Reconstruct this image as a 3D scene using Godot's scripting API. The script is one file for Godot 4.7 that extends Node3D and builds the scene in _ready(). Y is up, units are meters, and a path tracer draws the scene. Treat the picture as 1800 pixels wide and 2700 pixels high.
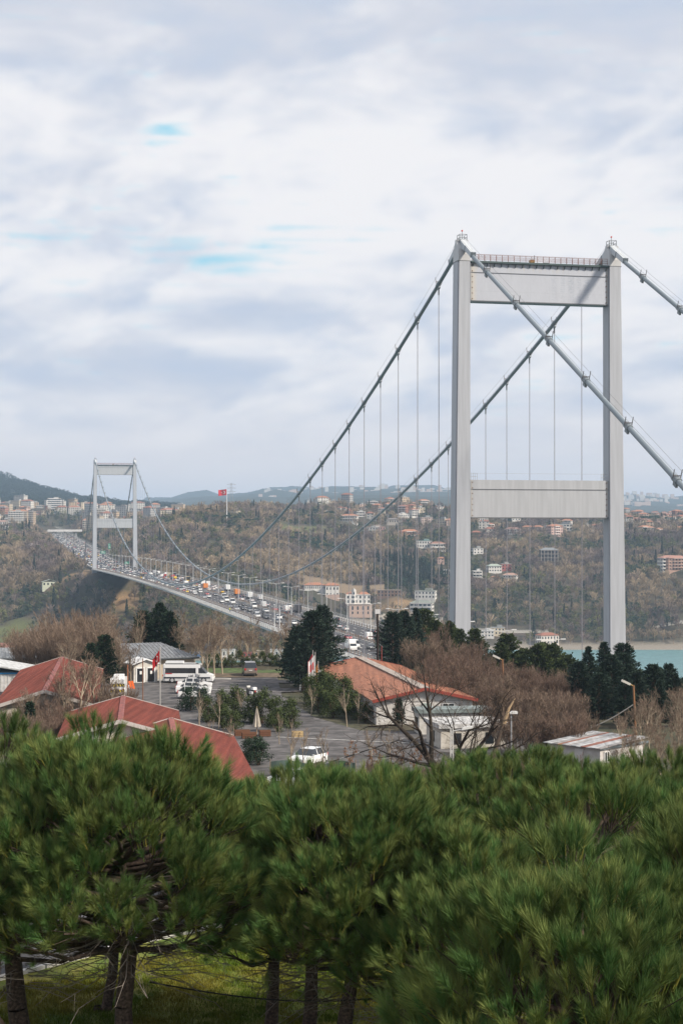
extends Node3D

# ------------------------------------------------------------------ mesh builder
class MB:
	var v := PackedVector3Array()
	var n := PackedVector3Array()
	var c := PackedColorArray()
	var col := Color.WHITE
	func tri(a: Vector3, b: Vector3, d: Vector3) -> void:      # counter-clockwise seen from outside
		var m := (b - a).cross(d - a).normalized()
		v.append(a); v.append(d); v.append(b)
		n.append(m); n.append(m); n.append(m)
		c.append(col); c.append(col); c.append(col)
	func quad(a: Vector3, b: Vector3, d: Vector3, e: Vector3) -> void:
		tri(a, b, d)
		tri(a, d, e)
	func box(at: Vector3, size: Vector3, b := Basis()) -> void:
		hexa(at, b * Vector3(size.x / 2, 0, 0), b * Vector3(0, size.y / 2, 0), b * Vector3(0, 0, size.z / 2))
	func hexa(o: Vector3, x: Vector3, y: Vector3, z: Vector3) -> void:
		quad(o - x - y + z, o + x - y + z, o + x + y + z, o - x + y + z)
		quad(o + x - y - z, o - x - y - z, o - x + y - z, o + x + y - z)
		quad(o + x - y + z, o + x - y - z, o + x + y - z, o + x + y + z)
		quad(o - x - y - z, o - x - y + z, o - x + y + z, o - x + y - z)
		quad(o - x + y + z, o + x + y + z, o + x + y - z, o - x + y - z)
		quad(o - x - y - z, o + x - y - z, o + x - y + z, o - x - y + z)
	func bar(p: Vector3, q: Vector3, w: float, h: float) -> void:      # a square bar from p to q
		var z := (q - p)
		var d := z.normalized()
		var x := d.cross(Vector3.UP)
		x = Vector3.RIGHT if x.length() < 0.01 else x.normalized()
		hexa((p + q) / 2, x * w / 2, x.cross(d) * h / 2, -z / 2)
	func tube(p: Vector3, q: Vector3, r0: float, r1: float, k := 5) -> void:
		var d := (q - p).normalized()
		var x := d.cross(Vector3(0.3, 1, 0.2)).normalized()
		var y := x.cross(d)
		var la := x
		for i in k:
			var a := TAU * (i + 1) / k
			var nx := x * cos(a) + y * sin(a)
			var p0 := p + la * r0
			var p1 := p + nx * r0
			var q0 := q + la * r1
			var q1 := q + nx * r1
			v.append(p0); v.append(p1); v.append(q1); v.append(p0); v.append(q1); v.append(q0)
			n.append(la); n.append(nx); n.append(nx); n.append(la); n.append(nx); n.append(la)
			for j in 6:
				c.append(col)
			la = nx
	func cone_cap(p: Vector3, axis: Vector3, r: float, h: float, k := 8) -> void:
		var d := axis.normalized()
		var x := d.cross(Vector3(0.3, 1, 0.2)).normalized()
		var y := x.cross(d)
		for i in k:
			var a := TAU * i / k
			var b := TAU * (i + 1) / k
			tri(p + (x * cos(b) + y * sin(b)) * r, p + (x * cos(a) + y * sin(a)) * r, p + d * h)
	func cyl(p: Vector3, q: Vector3, r: float, k := 10) -> void:
		tube(p, q, r, r, k)
		cone_cap(q, q - p, r, 0.0, k)
		cone_cap(p, p - q, r, 0.0, k)
	func blade(p: Vector3, q: Vector3, side: Vector3) -> void:       # one slim triangle
		var m := side.cross(q - p).normalized()
		v.append(p - side); v.append(q); v.append(p + side)
		n.append(m); n.append(m); n.append(m)
		c.append(col); c.append(col); c.append(col)
	func extrude(poly: Array, x: Vector3, y: Vector3, o: Vector3, depth: Vector3) -> void:   # counter-clockwise outline in the plane x, y; depth towards the viewer
		var idx := Geometry2D.triangulate_polygon(PackedVector2Array(poly))
		for i in range(0, idx.size(), 3):
			var a: Vector3 = o + x * poly[idx[i]].x + y * poly[idx[i]].y
			var b: Vector3 = o + x * poly[idx[i + 1]].x + y * poly[idx[i + 1]].y
			var d: Vector3 = o + x * poly[idx[i + 2]].x + y * poly[idx[i + 2]].y
			if (b - a).cross(d - a).dot(depth) < 0:
				var s := b
				b = d
				d = s
			tri(a + depth, b + depth, d + depth)
			tri(a, d, b)
		for i in poly.size():
			var p: Vector2 = poly[i]
			var q: Vector2 = poly[(i + 1) % poly.size()]
			var a := o + x * p.x + y * p.y
			var b := o + x * q.x + y * q.y
			quad(a, b, b + depth, a + depth)
	func mesh() -> ArrayMesh:
		var m := ArrayMesh.new()
		if v.is_empty():
			return m
		var a := []
		a.resize(Mesh.ARRAY_MAX)
		a[Mesh.ARRAY_VERTEX] = v
		a[Mesh.ARRAY_NORMAL] = n
		a[Mesh.ARRAY_COLOR] = c
		m.add_surface_from_arrays(Mesh.PRIMITIVE_TRIANGLES, a)
		return m

# ------------------------------------------------------------------ naming and materials
var taken := {}
var M := {}
var rng := RandomNumberGenerator.new()
var fn := FastNoiseLite.new()

func numbered(called: String) -> String:
	var k: int = taken.get(called, -1) + 1
	taken[called] = k
	return called if k == 0 else "%s_%03d" % [called, k]

func tag(o: Node, label := "", category := "", group := "", kind := "") -> Node:
	if label: o.set_meta("label", label)
	if category: o.set_meta("category", category)
	if group: o.set_meta("group", group)
	if kind: o.set_meta("kind", kind)
	return o

func thing(called: String, label: String, category: String, at := Vector3.ZERO, turn := 0.0, group := "") -> Node3D:
	var o := Node3D.new()
	o.name = numbered(called)
	add_child(o)
	o.position = at
	o.rotation.y = turn
	tag(o, label, category, group)
	return o

func sub(called: String, parent: Node) -> Node3D:
	var o := Node3D.new()
	o.name = called
	parent.add_child(o, true)
	return o

func put(called: String, mesh, m: Material, parent: Node = null, kind := "") -> MeshInstance3D:
	var o := MeshInstance3D.new()
	o.mesh = mesh.mesh() if mesh is MB else mesh
	o.material_override = m
	if parent == null:
		o.name = numbered(called)
		add_child(o)
	else:
		o.name = called
		parent.add_child(o, true)
	if kind: o.set_meta("kind", kind)
	return o

func many(called: String, mesh: Mesh, m: Material, where: Array, tints: Array, parent: Node = null) -> MultiMeshInstance3D:
	var mm := MultiMesh.new()
	mm.transform_format = MultiMesh.TRANSFORM_3D
	mm.use_colors = tints.size() > 0
	mm.mesh = mesh
	mm.instance_count = where.size()
	for i in where.size():
		mm.set_instance_transform(i, where[i])
		if tints.size() > 0:
			mm.set_instance_color(i, tints[i])
	var o := MultiMeshInstance3D.new()
	o.multimesh = mm
	o.material_override = m
	if parent == null:
		o.name = numbered(called)
		add_child(o)
	else:
		o.name = called
		parent.add_child(o, true)
	o.set_meta("kind", "stuff")
	return o

func vcol(name: String, rough: float, metal := 0.0) -> StandardMaterial3D:
	var m := StandardMaterial3D.new()
	m.resource_name = name
	m.vertex_color_use_as_albedo = true
	m.roughness = rough
	m.metallic = metal
	M[name] = m
	return m

func lin(r: float, g: float, b: float) -> Color:       # a real-world base colour as an sRGB albedo
	return Color(r, g, b).linear_to_srgb()

func flat(name: String, c: Color, rough: float, metal := 0.0) -> StandardMaterial3D:
	var m := StandardMaterial3D.new()
	m.resource_name = name
	m.albedo_color = c
	m.roughness = rough
	m.metallic = metal
	M[name] = m
	return m

func noise_tex(seed_: int, freq: float, lo: Color, hi: Color, size := 512, octaves := 5) -> NoiseTexture2D:
	var f := FastNoiseLite.new()
	f.seed = seed_
	f.noise_type = FastNoiseLite.TYPE_SIMPLEX_SMOOTH
	f.frequency = freq
	f.fractal_octaves = octaves
	var g := Gradient.new()
	g.set_color(0, lo)
	g.set_color(1, hi)
	var t := NoiseTexture2D.new()
	t.width = size
	t.height = size
	t.seamless = true
	t.noise = f
	t.color_ramp = g
	return t

func worn(m: StandardMaterial3D, seed_: int, lo: float, metres: float, tint := Color.WHITE) -> StandardMaterial3D:   # weathering: the colour varies over the surface
	m.albedo_texture = noise_tex(seed_, 0.012, Color(lo * tint.r, lo * tint.g, lo * tint.b), Color.WHITE)
	m.uv1_triplanar = true
	m.uv1_world_triplanar = true
	m.uv1_scale = Vector3.ONE / metres
	return m

# ------------------------------------------------------------------ the lie of the land
var cols := []            # [bearing, distances and heights]
func col(k: float, a: Array) -> void:
	cols.append([k, a])

func along(a: Array, d: float) -> float:
	if d <= a[0]:
		return a[1]
	for i in range(2, a.size(), 2):
		if d <= a[i]:
			var f: float = (d - a[i - 2]) / (a[i] - a[i - 2])
			return a[i - 1] + (a[i + 1] - a[i - 1]) * f
	return a[a.size() - 1]

func far_height(x: float, z: float) -> float:
	var d := -z
	var k := x / d
	var h := 0.0
	if k <= cols[0][0]:
		h = along(cols[0][1], d)
	elif k >= cols[cols.size() - 1][0]:
		h = along(cols[cols.size() - 1][1], d)
	else:
		for i in range(1, cols.size()):
			if k <= cols[i][0]:
				var f: float = (k - cols[i - 1][0]) / (cols[i][0] - cols[i - 1][0])
				f = 0.5 * f + 0.5 * f * f * (3 - 2 * f)
				h = lerpf(along(cols[i - 1][1], d), along(cols[i][1], d), f)
				break
	if h > 3.0:
		h += minf(1.0, h / 40.0) * (fn.get_noise_2d(x * 0.7, z * 0.7) * 15.0 + fn.get_noise_2d(x * 3.0, z * 3.0) * 4.0)
	if d > 3600.0:
		h += fn.get_noise_2d(x * 0.25, z * 0.25) * (d - 3600.0) * 0.012
	var b := to_bridge(x, z)
	if b.x > 1070.0 and b.x < 2260.0 and absf(b.y) < 60.0:
		var w := smoothstep(60.0, 22.0, absf(b.y)) * smoothstep(1070.0, 1110.0, b.x) * smoothstep(2260.0, 2160.0, b.x)
		h = lerpf(h, road_y(b.x) - 1.0, w)
	return h

var gx0 := -740.0
var gz0 := -3020.0
var gstep := 12.0
var gnx := 126
var gnz := 151
var grid := PackedFloat32Array()
func fh(x: float, z: float) -> float:        # height on the far shore, from the sheet as built
	var i := clampf((x - gx0) / gstep, 0, gnx - 1.001)
	var j := clampf((z - gz0) / gstep, 0, gnz - 1.001)
	var a := int(i)
	var b := int(j)
	var u := i - a
	var w := j - b
	return lerpf(lerpf(grid[b * gnx + a], grid[b * gnx + a + 1], u), lerpf(grid[(b + 1) * gnx + a], grid[(b + 1) * gnx + a + 1], u), w)

var near_profile := [0.0, 90.9, 41.0, 90.5, 52.0, 88.8, 88.0, 81.5, 108.0, 79.5, 130.0, 79.3, 252.0, 79.2, 275.0, 76.5, 345.0, 60.0, 430.0, 38.0, 500.0, -2.0, 540.0, -8.0]
func nh(x: float, z: float) -> float:        # height on the near shore
	var d := -z + absf(x) * 0.02
	var h := along(near_profile, maxf(d, 0.0))
	if x > 15.0 and d > 150.0:
		h -= minf(1.0, (x - 15.0) / 35.0) * clampf((d - 170.0) * 0.09, 0.0, 9.0)
	if d > 240.0 and h > 0.0:
		h += fn.get_noise_2d(x * 3.0, z * 3.0) * 2.0
	var b := to_bridge(x, z)
	if b.x > -320.0 and b.x < 200.0 and absf(b.y) < 40.0:
		h = lerpf(h, minf(h, road_y(b.x) - 4.0), smoothstep(40.0, 22.0, absf(b.y)))
	return h

# ------------------------------------------------------------------ the bridge's own axes: t along the span from the near tower, u across it
const CA := 0.9758
const SA := 0.2188
const BX := 42.14
const BZ := -350.1
var road_profile := [-400.0, 65.0, 0.0, 65.2, 120.0, 65.7, 200.0, 66.2, 300.0, 67.0, 384.0, 67.7, 460.0, 68.3, 545.0, 68.8, 640.0, 69.0, 720.0, 69.0, 810.0, 68.8, 900.0, 68.4, 1000.0, 67.8, 1090.0, 67.0, 1190.0, 68.0, 1300.0, 70.2, 1440.0, 74.5, 1600.0, 80.0, 1760.0, 85.5, 1900.0, 89.5, 2050.0, 93.0, 2400.0, 99.0]
func road_y(t: float) -> float:
	return along(road_profile, t)

func to_bridge(x: float, z: float) -> Vector2:
	var px := x - BX
	var pd := -z + BZ
	return Vector2(-px * SA + pd * CA, px * CA + pd * SA)

func on_bridge(t: float, u: float, y := -1000.0) -> Vector3:
	return Vector3(BX + CA * u - SA * t, road_y(t) if y < -900.0 else y, BZ - SA * u - CA * t)

func L3(u: float, y: float, t: float) -> Vector3:      # inside the bridge's node
	return Vector3(u, y, -t)

func _ready() -> void:
	rng.seed = 7
	fn.seed = 11
	fn.frequency = 0.01
	fn.fractal_octaves = 4
	var cam := Camera3D.new()
	cam.name = "camera"
	cam.position = Vector3(0, 100, 0)
	cam.rotation_degrees = Vector3(0.674, 0, 0)
	cam.fov = 34.9
	cam.near = 0.5
	cam.far = 30000.0
	add_child(cam)
	cam.current = true
	var lens := CameraAttributesPhysical.new()
	lens.frustum_focal_length = 38.18
	lens.frustum_near = 0.5
	lens.frustum_far = 30000.0
	lens.frustum_focus_distance = 420.0
	lens.exposure_aperture = 9.0
	cam.attributes = lens
	var sun := DirectionalLight3D.new()
	sun.name = "sun"
	sun.light_color = Color(1.0, 0.955, 0.89)
	sun.light_energy = 1.6
	sun.light_angular_distance = 6.5
	sun.shadow_enabled = true
	add_child(sun)
	sun.look_at_from_position(Vector3(0.82, 0.74, 0.40), Vector3.ZERO)
	var env := Environment.new()
	env.tonemap_mode = Environment.TONE_MAPPER_LINEAR
	env.tonemap_exposure = 1.2
	env.background_mode = Environment.BG_SKY
	var sky := Sky.new()
	var pan := PanoramaSkyMaterial.new()
	pan.panorama = ImageTexture.create_from_image(sky_image())
	sky.sky_material = pan
	env.sky = sky
	env.background_energy_multiplier = 0.84
	env.sdfgi_enabled = true
	env.ssao_enabled = true
	env.ssil_enabled = true
	env.fog_enabled = true
	env.fog_density = 0.0001
	env.fog_light_color = Color(0.76, 0.88, 1.0)
	var we := WorldEnvironment.new()
	we.name = "world_environment"
	we.environment = env
	add_child(we)
	materials()
	land()
	bridge()
	far_shore()
	traffic()
	people()
	forest()
	near_ground_things()
	near_trees()
	front_pines()

# ------------------------------------------------------------------ sky: a thin broken overcast
var cn := FastNoiseLite.new()
var cn2 := FastNoiseLite.new()
func blob(a: float, e: float, ca: float, ce: float, wa: float, we: float) -> float:
	var x := (a - ca) / wa
	var y := (e - ce) / we
	return exp(-x * x - y * y)

func sky_colour(a: float, e: float) -> Color:       # bearing and height in degrees
	var er := deg_to_rad(e)
	var ar := deg_to_rad(a)
	var dy := sin(er)
	var k := 1.9 * cos(er) / (dy + 0.24)
	var pz := cos(ar) * k
	var px := sin(ar) * k + 0.35 * pz
	var warp := cn2.get_noise_2d(px * 70.0, pz * 60.0)
	var n1 := cn.get_noise_2d(px * 105.0 + warp * 24.0, pz * 85.0 + warp * 20.0)
	var n2 := cn2.get_noise_2d(px * 250.0 + warp * 60.0 + 300.0, pz * 210.0 + 40.0)
	var n3 := cn.get_noise_2d(sin(ar) * 900.0 + 500.0 + warp * 30.0, e * 44.0 + cos(ar) * 300.0)
	var n4 := cn2.get_noise_2d(sin(ar) * 2600.0 + warp * 120.0, e * 110.0 + cos(ar) * 500.0 + n3 * 30.0)
	var low := smoothstep(6.0, 0.5, e)
	var s := 0.56 + n1 * 0.58 + n2 * 0.36 + n3 * 0.34 + n4 * 0.16
	s += 0.34 * blob(a, e, 3.5, 12.6, 7.0, 2.6) + 0.20 * blob(a, e, -1.0, 9.5, 12.0, 1.6) + 0.22 * blob(a, e, 8.0, 10.0, 6.0, 2.0)
	s += 0.28 * blob(a, e, -8.0, 8.6, 5.0, 0.55) - 0.45 * blob(a, e, -5.5, 7.6, 4.5, 0.7) - 0.30 * blob(a, e, -7.0, 5.6, 7.0, 0.9)
	s -= 0.30 * blob(a, e, 9.0, 15.5, 5.0, 2.0) + 0.55 * smoothstep(14.0, 18.5, e) * (1.0 - smoothstep(24.0, 34.0, e)) + 0.16 * blob(a, e, 7.0, 6.8, 4.0, 0.8)
	s = lerpf(s, 0.50 + n3 * 0.12, low * 0.9)
	s = clampf(s, 0.0, 1.0)
	s = s * s * (3.0 - 2.0 * s)
	var grey := Color(0.775, 0.82, 0.895)
	var mauve := Color(0.838, 0.855, 0.90)
	var base := grey.lerp(mauve, clampf(0.5 + 0.9 * n3 + 0.5 * low + 0.25 * smoothstep(10.0, 18.0, e), 0.0, 1.0))
	var c := base.lerp(Color(0.965, 0.962, 0.972), s)
	c = c.lerp(Color(0.925, 0.90, 0.905), low * 0.85)
	# gaps of open sky
	var gap := n2 * 0.9 + warp * 0.6 + n3 * 0.4 - 1.0
	gap += 1.15 * blob(a, e, -5.8, 9.8, 5.6, 0.62) + 0.9 * blob(a, e, -4.2, 9.3, 1.6, 0.5) + 1.1 * blob(a, e, -11.0, 10.3, 3.6, 0.55) + 0.95 * blob(a, e, -6.3, 13.6, 1.1, 0.6) + 0.55 * blob(a, e, -7.8, 15.7, 2.0, 0.6)
	gap += 0.35 * smoothstep(35.0, 70.0, e)
	var n5 := cn.get_noise_2d(sin(ar) * 620.0 + warp * 40.0, e * 230.0 + cos(ar) * 200.0 + n2 * 30.0)
	gap += n4 * 0.4 + n5 * 1.1 - 0.12
	gap = smoothstep(-0.45, 1.25, gap) * 0.9 * (1.0 - low)
	return c.lerp(Color(0.60, 0.85, 0.945), gap)

func sky_image() -> Image:
	cn.seed = 5
	cn.frequency = 0.012
	cn.fractal_octaves = 5
	cn2.seed = 23
	cn2.frequency = 0.012
	cn2.fractal_octaves = 4
	var w := 1024
	var im := Image.create(w, w / 2, false, Image.FORMAT_RGB8)
	im.fill(Color(0.62, 0.63, 0.64))
	for j in w / 4 + 2:
		var e := 90.0 - (j + 0.5) * 360.0 / w
		for i in w:
			im.set_pixel(i, j, sky_colour(wrapf((i + 0.5) * 360.0 / w, -180.0, 180.0), maxf(e, 0.0)))
	im.resize(4096, 2048, Image.INTERPOLATE_CUBIC)
	var px := 360.0 / 4096.0       # finer round the way the camera looks, in the same clouds
	for j in range(int(52.0 / px), 1026):
		var e := 90.0 - (j + 0.5) * px
		var edge := smoothstep(38.0, 32.0, e)
		for q in range(-455, 455):
			var a := (q + 0.5) * px
			var i := posmod(q, 4096)
			var f := edge * smoothstep(40.0, 34.0, absf(a))
			var c := sky_colour(a, maxf(e, 0.0))
			im.set_pixel(i, j, c if f >= 1.0 else im.get_pixel(i, j).lerp(c, f))
	return im

func materials() -> void:
	worn(vcol("land", 1.0), 3, 0.55, 9.0)
	worn(vcol("concrete", 0.85), 4, 0.78, 14.0)
	worn(vcol("steel", 0.42), 5, 0.955, 11.0)
	vcol("paint", 0.45)
	worn(vcol("tower_steel", 0.45), 12, 0.90, 1.0)
	M.tower_steel.uv1_scale = Vector3(1.0 / 5.0, 1.0 / 90.0, 1.0 / 5.0)
	vcol("plaster", 0.85)
	worn(M.plaster, 6, 0.80, 5.0, Color(1.0, 0.98, 0.95))
	worn(vcol("roofing", 0.6), 7, 0.58, 5.0)
	vcol("leaf", 0.7)
	M.leaf.metallic_specular = 0.2
	M.leaf.backlight_enabled = true
	M.leaf.backlight = Color(0.20, 0.23, 0.10)
	vcol("bark", 0.95)
	M.bark.metallic_specular = 0.15
	vcol("carpaint", 0.3)
	M.carpaint.clearcoat_enabled = true
	M.carpaint.clearcoat = 0.6
	M.carpaint.clearcoat_roughness = 0.1
	vcol("rubber", 0.9)
	flat("glass", lin(0.015, 0.018, 0.022), 0.12)
	M.glass.metallic_specular = 0.7
	flat("white_line", lin(0.75, 0.75, 0.72), 0.8)
	worn(flat("asphalt", lin(0.085, 0.085, 0.095), 0.9), 8, 0.62, 8.0)
	worn(flat("worn_asphalt", lin(0.155, 0.145, 0.145), 0.95), 9, 0.5, 13.0)
	var water := flat("water", lin(0.12, 0.27, 0.285), 0.28)
	water.metallic_specular = 0.35
	water.normal_enabled = true
	var wt := noise_tex(31, 0.02, Color.BLACK, Color.WHITE)
	wt.as_normal_map = true
	wt.bump_strength = 6.0
	water.normal_texture = wt
	water.normal_scale = 0.9
	worn(water, 32, 0.8, 160.0)
	water.uv1_triplanar = true
	water.uv1_world_triplanar = true
	water.uv1_scale = Vector3.ONE / 60.0

# ------------------------------------------------------------------ ground, hills, water
func grid_mesh(nx: int, nz: int, at: Callable, tint: Callable) -> ArrayMesh:
	var v := PackedVector3Array()
	var n := PackedVector3Array()
	var c := PackedColorArray()
	var idx := PackedInt32Array()
	for j in nz:
		for i in nx:
			v.append(at.call(i, j))
	for j in nz:
		for i in nx:
			var a := v[j * nx + maxi(i - 1, 0)]
			var b := v[j * nx + mini(i + 1, nx - 1)]
			var d := v[maxi(j - 1, 0) * nx + i]
			var e := v[mini(j + 1, nz - 1) * nx + i]
			var m := (e - d).cross(b - a).normalized()
			if m.y < 0:
				m = -m
			n.append(m)
			c.append(tint.call(v[j * nx + i], m))
	for j in nz - 1:
		for i in nx - 1:
			var p := j * nx + i
			idx.append_array([p, p + 1, p + nx + 1, p, p + nx + 1, p + nx])
	var a := []
	a.resize(Mesh.ARRAY_MAX)
	a[Mesh.ARRAY_VERTEX] = v
	a[Mesh.ARRAY_NORMAL] = n
	a[Mesh.ARRAY_COLOR] = c
	a[Mesh.ARRAY_INDEX] = idx
	var m := ArrayMesh.new()
	m.add_surface_from_arrays(Mesh.PRIMITIVE_TRIANGLES, a)
	return m

func spot(p: Vector3, x: float, z: float, rx: float, rz: float) -> float:
	var a := (p.x - x) / rx
	var b := (p.z - z) / rz
	return clampf(1.6 - 1.6 * (a * a + b * b) + fn.get_noise_2d(p.x * 6.0, p.z * 6.0) * 1.2, 0.0, 1.0)

func grassy(p: Vector3) -> float:
	var g := maxf(spot(p, -270, -1342, 30, 26), spot(p, -40, -1905, 46, 22))
	g = maxf(g, maxf(spot(p, 185, -1868, 34, 26), spot(p, 178, -1598, 14, 16)))
	return maxf(g, maxf(spot(p, 12, -1968, 30, 18), spot(p, 420, -1480, 40, 12)))

func earthy(p: Vector3) -> float:
	return maxf(maxf(spot(p, -180, -1368, 13, 26), spot(p, -232, -1415, 26, 9)), maxf(spot(p, -186, -1340, 9, 12), spot(p, 52, -1490, 20, 12)))

func far_tint(p: Vector3, m: Vector3) -> Color:
	var n := fn.get_noise_2d(p.x * 5.0, p.z * 5.0)
	var c := Color(0.115, 0.090, 0.064).lerp(Color(0.075, 0.075, 0.040), clampf(0.5 + n * 1.6, 0, 1))
	c = c.lerp(Color(0.17, 0.185, 0.06), grassy(p))
	c = c.lerp(Color(0.44, 0.29, 0.15), earthy(p))
	if p.y < 1.7:
		c = Color(0.36, 0.31, 0.25)
	return c

func land() -> void:
	col(-0.2678, [1280, -6.0, 1308, 2.0, 1340, 17.5, 1390, 32.2, 1430, 41.9, 1500, 56.5, 1600, 68.5, 1750, 75.8, 1900, 86.1, 2100, 96.3, 2250, 102.4, 2450, 114.5, 2650, 127.5, 2800, 138.1, 3300, 155.7, 3700, 173.7, 4500, 273.4, 5400, 163.4, 9000, 160.0, 11500, 100.0])
	col(-0.2096, [1280, -6.0, 1308, 2.0, 1340, 17.5, 1390, 32.2, 1430, 43.6, 1500, 58.3, 1600, 70.4, 1750, 77.8, 1900, 86.9, 2100, 96.3, 2250, 102.4, 2450, 114.5, 2650, 127.5, 2800, 138.1, 3300, 154.2, 3700, 167.6, 4500, 248.3, 5400, 138.3, 9000, 160.0, 11500, 100.0])
	col(-0.1956, [1280, -6.0, 1308, 2.0, 1340, 19.0, 1390, 35.4, 1430, 45.2, 1500, 56.5, 1600, 66.7, 1750, 74.9, 1900, 83.4, 2100, 94.4, 2250, 101.8, 2450, 114.0, 2650, 127.5, 2800, 137.5, 3300, 152.6, 3700, 165.9, 4500, 236.7, 5400, 126.7, 9000, 160.0, 11500, 100.0])
	col(-0.1793, [1280, -6.0, 1308, 2.0, 1340, 20.6, 1390, 38.7, 1420, 50.6, 1500, 60.0, 1600, 70.4, 1750, 77.8, 1900, 84.7, 2100, 94.4, 2250, 101.8, 2450, 112.8, 2650, 126.8, 2800, 136.2, 3300, 150.3, 3700, 162.5, 4500, 215.8, 5400, 105.8, 9000, 160.0, 11500, 100.0])
	col(-0.1583, [1270, -6.0, 1298, 2.0, 1330, 19.6, 1370, 36.4, 1400, 56.2, 1420, 59.8, 1500, 65.2, 1600, 74.1, 1750, 83.9, 1900, 89.2, 2100, 96.3, 2250, 102.4, 2450, 110.6, 2650, 123.8, 2800, 132.9, 3300, 145.0, 3700, 156.4, 4500, 191.7, 5400, 81.7, 9000, 160.0, 11500, 100.0])
	col(-0.1397, [1270, -6.0, 1298, 2.0, 1330, 22.7, 1370, 39.5, 1395, 56.3, 1420, 67.1, 1500, 72.2, 1600, 79.7, 1750, 90.0, 1900, 96.7, 2100, 101.2, 2250, 105.5, 2450, 111.7, 2700, 124.2, 3300, 138.8, 3700, 152.1, 4500, 179.1, 5400, 69.1, 9000, 160.0, 11500, 100.0])
	col(-0.1234, [1260, -6.0, 1288, 2.0, 1320, 20.2, 1350, 37.3, 1375, 48.3, 1420, 57.2, 1500, 68.7, 1600, 81.6, 1750, 92.1, 1900, 99.3, 2100, 102.7, 2300, 106.7, 2500, 114.8, 2800, 127.7, 3300, 138.8, 4500, 168.6, 6000, 198.5, 9000, 258.2, 11500, 100.0])
	col(-0.1048, [1260, -6.0, 1288, 2.0, 1320, 18.7, 1350, 34.1, 1400, 48.0, 1500, 65.2, 1600, 83.4, 1700, 100.2, 1760, 108.4, 1850, 107.1, 2000, 101.2, 2300, 108.3, 2600, 118.5, 2900, 134.1, 3500, 145.2, 6000, 184.5, 9000, 272.9, 11500, 100.0])
	col(-0.0862, [1250, -6.0, 1278, 2.0, 1310, 14.7, 1350, 29.4, 1400, 43.1, 1500, 61.8, 1600, 79.7, 1700, 97.0, 1800, 111.1, 1870, 117.6, 1950, 117.5, 2200, 113.1, 2800, 131.6, 4000, 151.7, 9000, 287.6, 11500, 100.0])
	col(-0.0699, [1250, -6.0, 1278, 2.0, 1310, 14.7, 1350, 27.9, 1400, 39.9, 1500, 58.3, 1600, 77.1, 1700, 94.3, 1800, 106.9, 1900, 117.9, 2000, 122.6, 2200, 121.8, 2800, 131.6, 4000, 148.9, 9000, 295.9, 11500, 100.0])
	col(-0.0466, [1270, -6.0, 1298, 2.0, 1330, 10.3, 1400, 31.7, 1500, 51.3, 1600, 70.4, 1700, 85.6, 1800, 97.3, 1900, 108.2, 2000, 116.5, 2100, 123.7, 2300, 124.9, 2800, 132.9, 9000, 304.3, 11500, 100.0])
	col(-0.0233, [1310, -6.0, 1338, 1.5, 1370, 7.6, 1450, 29.3, 1500, 40.8, 1600, 59.2, 1700, 74.5, 1800, 87.6, 1900, 99.3, 2000, 108.6, 2100, 117.4, 2200, 124.8, 2400, 127.1, 2800, 132.9, 4000, 147.0, 9000, 319.0, 11500, 100.0])
	col(0.0000, [1350, -6.0, 1378, 1.5, 1410, 4.9, 1440, 19.7, 1470, 25.6, 1500, 33.8, 1530, 42.5, 1600, 55.5, 1700, 70.5, 1800, 83.4, 1900, 94.9, 2000, 104.9, 2100, 113.9, 2200, 123.3, 2400, 129.9, 2800, 132.9, 9000, 327.4, 11500, 100.0])
	col(0.0349, [1350, -6.0, 1378, 1.5, 1410, 4.9, 1440, 19.7, 1475, 26.3, 1500, 34.5, 1530, 41.7, 1600, 55.5, 1700, 68.5, 1800, 80.1, 1900, 91.4, 2000, 101.2, 2100, 112.0, 2200, 122.3, 2350, 129.3, 2800, 132.9, 9000, 329.5, 11500, 100.0])
	col(0.0652, [1355, -6.0, 1383, 1.5, 1415, 4.6, 1440, 16.3, 1470, 21.4, 1520, 32.9, 1600, 48.0, 1700, 62.6, 1800, 77.2, 1900, 89.2, 2000, 100.2, 2100, 111.0, 2200, 119.7, 2350, 127.6, 2800, 132.9, 9000, 323.2, 11500, 100.0])
	col(0.1048, [1352, -6.0, 1380, 1.5, 1412, 1.5, 1440, 10.3, 1480, 20.9, 1550, 37.0, 1650, 54.1, 1750, 67.6, 1850, 83.0, 1950, 94.8, 2050, 102.6, 2150, 110.3, 2300, 119.0, 2600, 124.5, 9000, 300.1, 11500, 100.0])
	col(0.1397, [1352, -6.0, 1380, 1.5, 1412, 0.9, 1440, 10.3, 1480, 19.2, 1550, 33.4, 1650, 50.2, 1750, 65.6, 1850, 78.7, 1950, 88.9, 2050, 97.9, 2150, 105.3, 2300, 115.3, 2600, 123.3, 9000, 285.5, 11500, 100.0])
	col(0.1746, [1352, -6.0, 1380, 1.5, 1412, 0.9, 1440, 12.3, 1480, 20.9, 1550, 35.2, 1650, 50.2, 1750, 63.5, 1850, 78.7, 1950, 91.1, 2050, 99.3, 2150, 105.3, 2300, 113.7, 2600, 123.3, 3500, 131.4, 5000, 144.8, 9000, 285.5, 11500, 100.0])
	col(0.1863, [1352, -6.0, 1380, 1.5, 1412, 0.9, 1440, 13.0, 1480, 21.6, 1550, 37.0, 1650, 52.2, 1750, 65.6, 1850, 80.0, 1950, 92.1, 2050, 99.8, 2150, 105.3, 2300, 113.7, 2600, 123.3, 3500, 133.0, 5000, 147.2, 9000, 298.0, 11500, 100.0])
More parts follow.
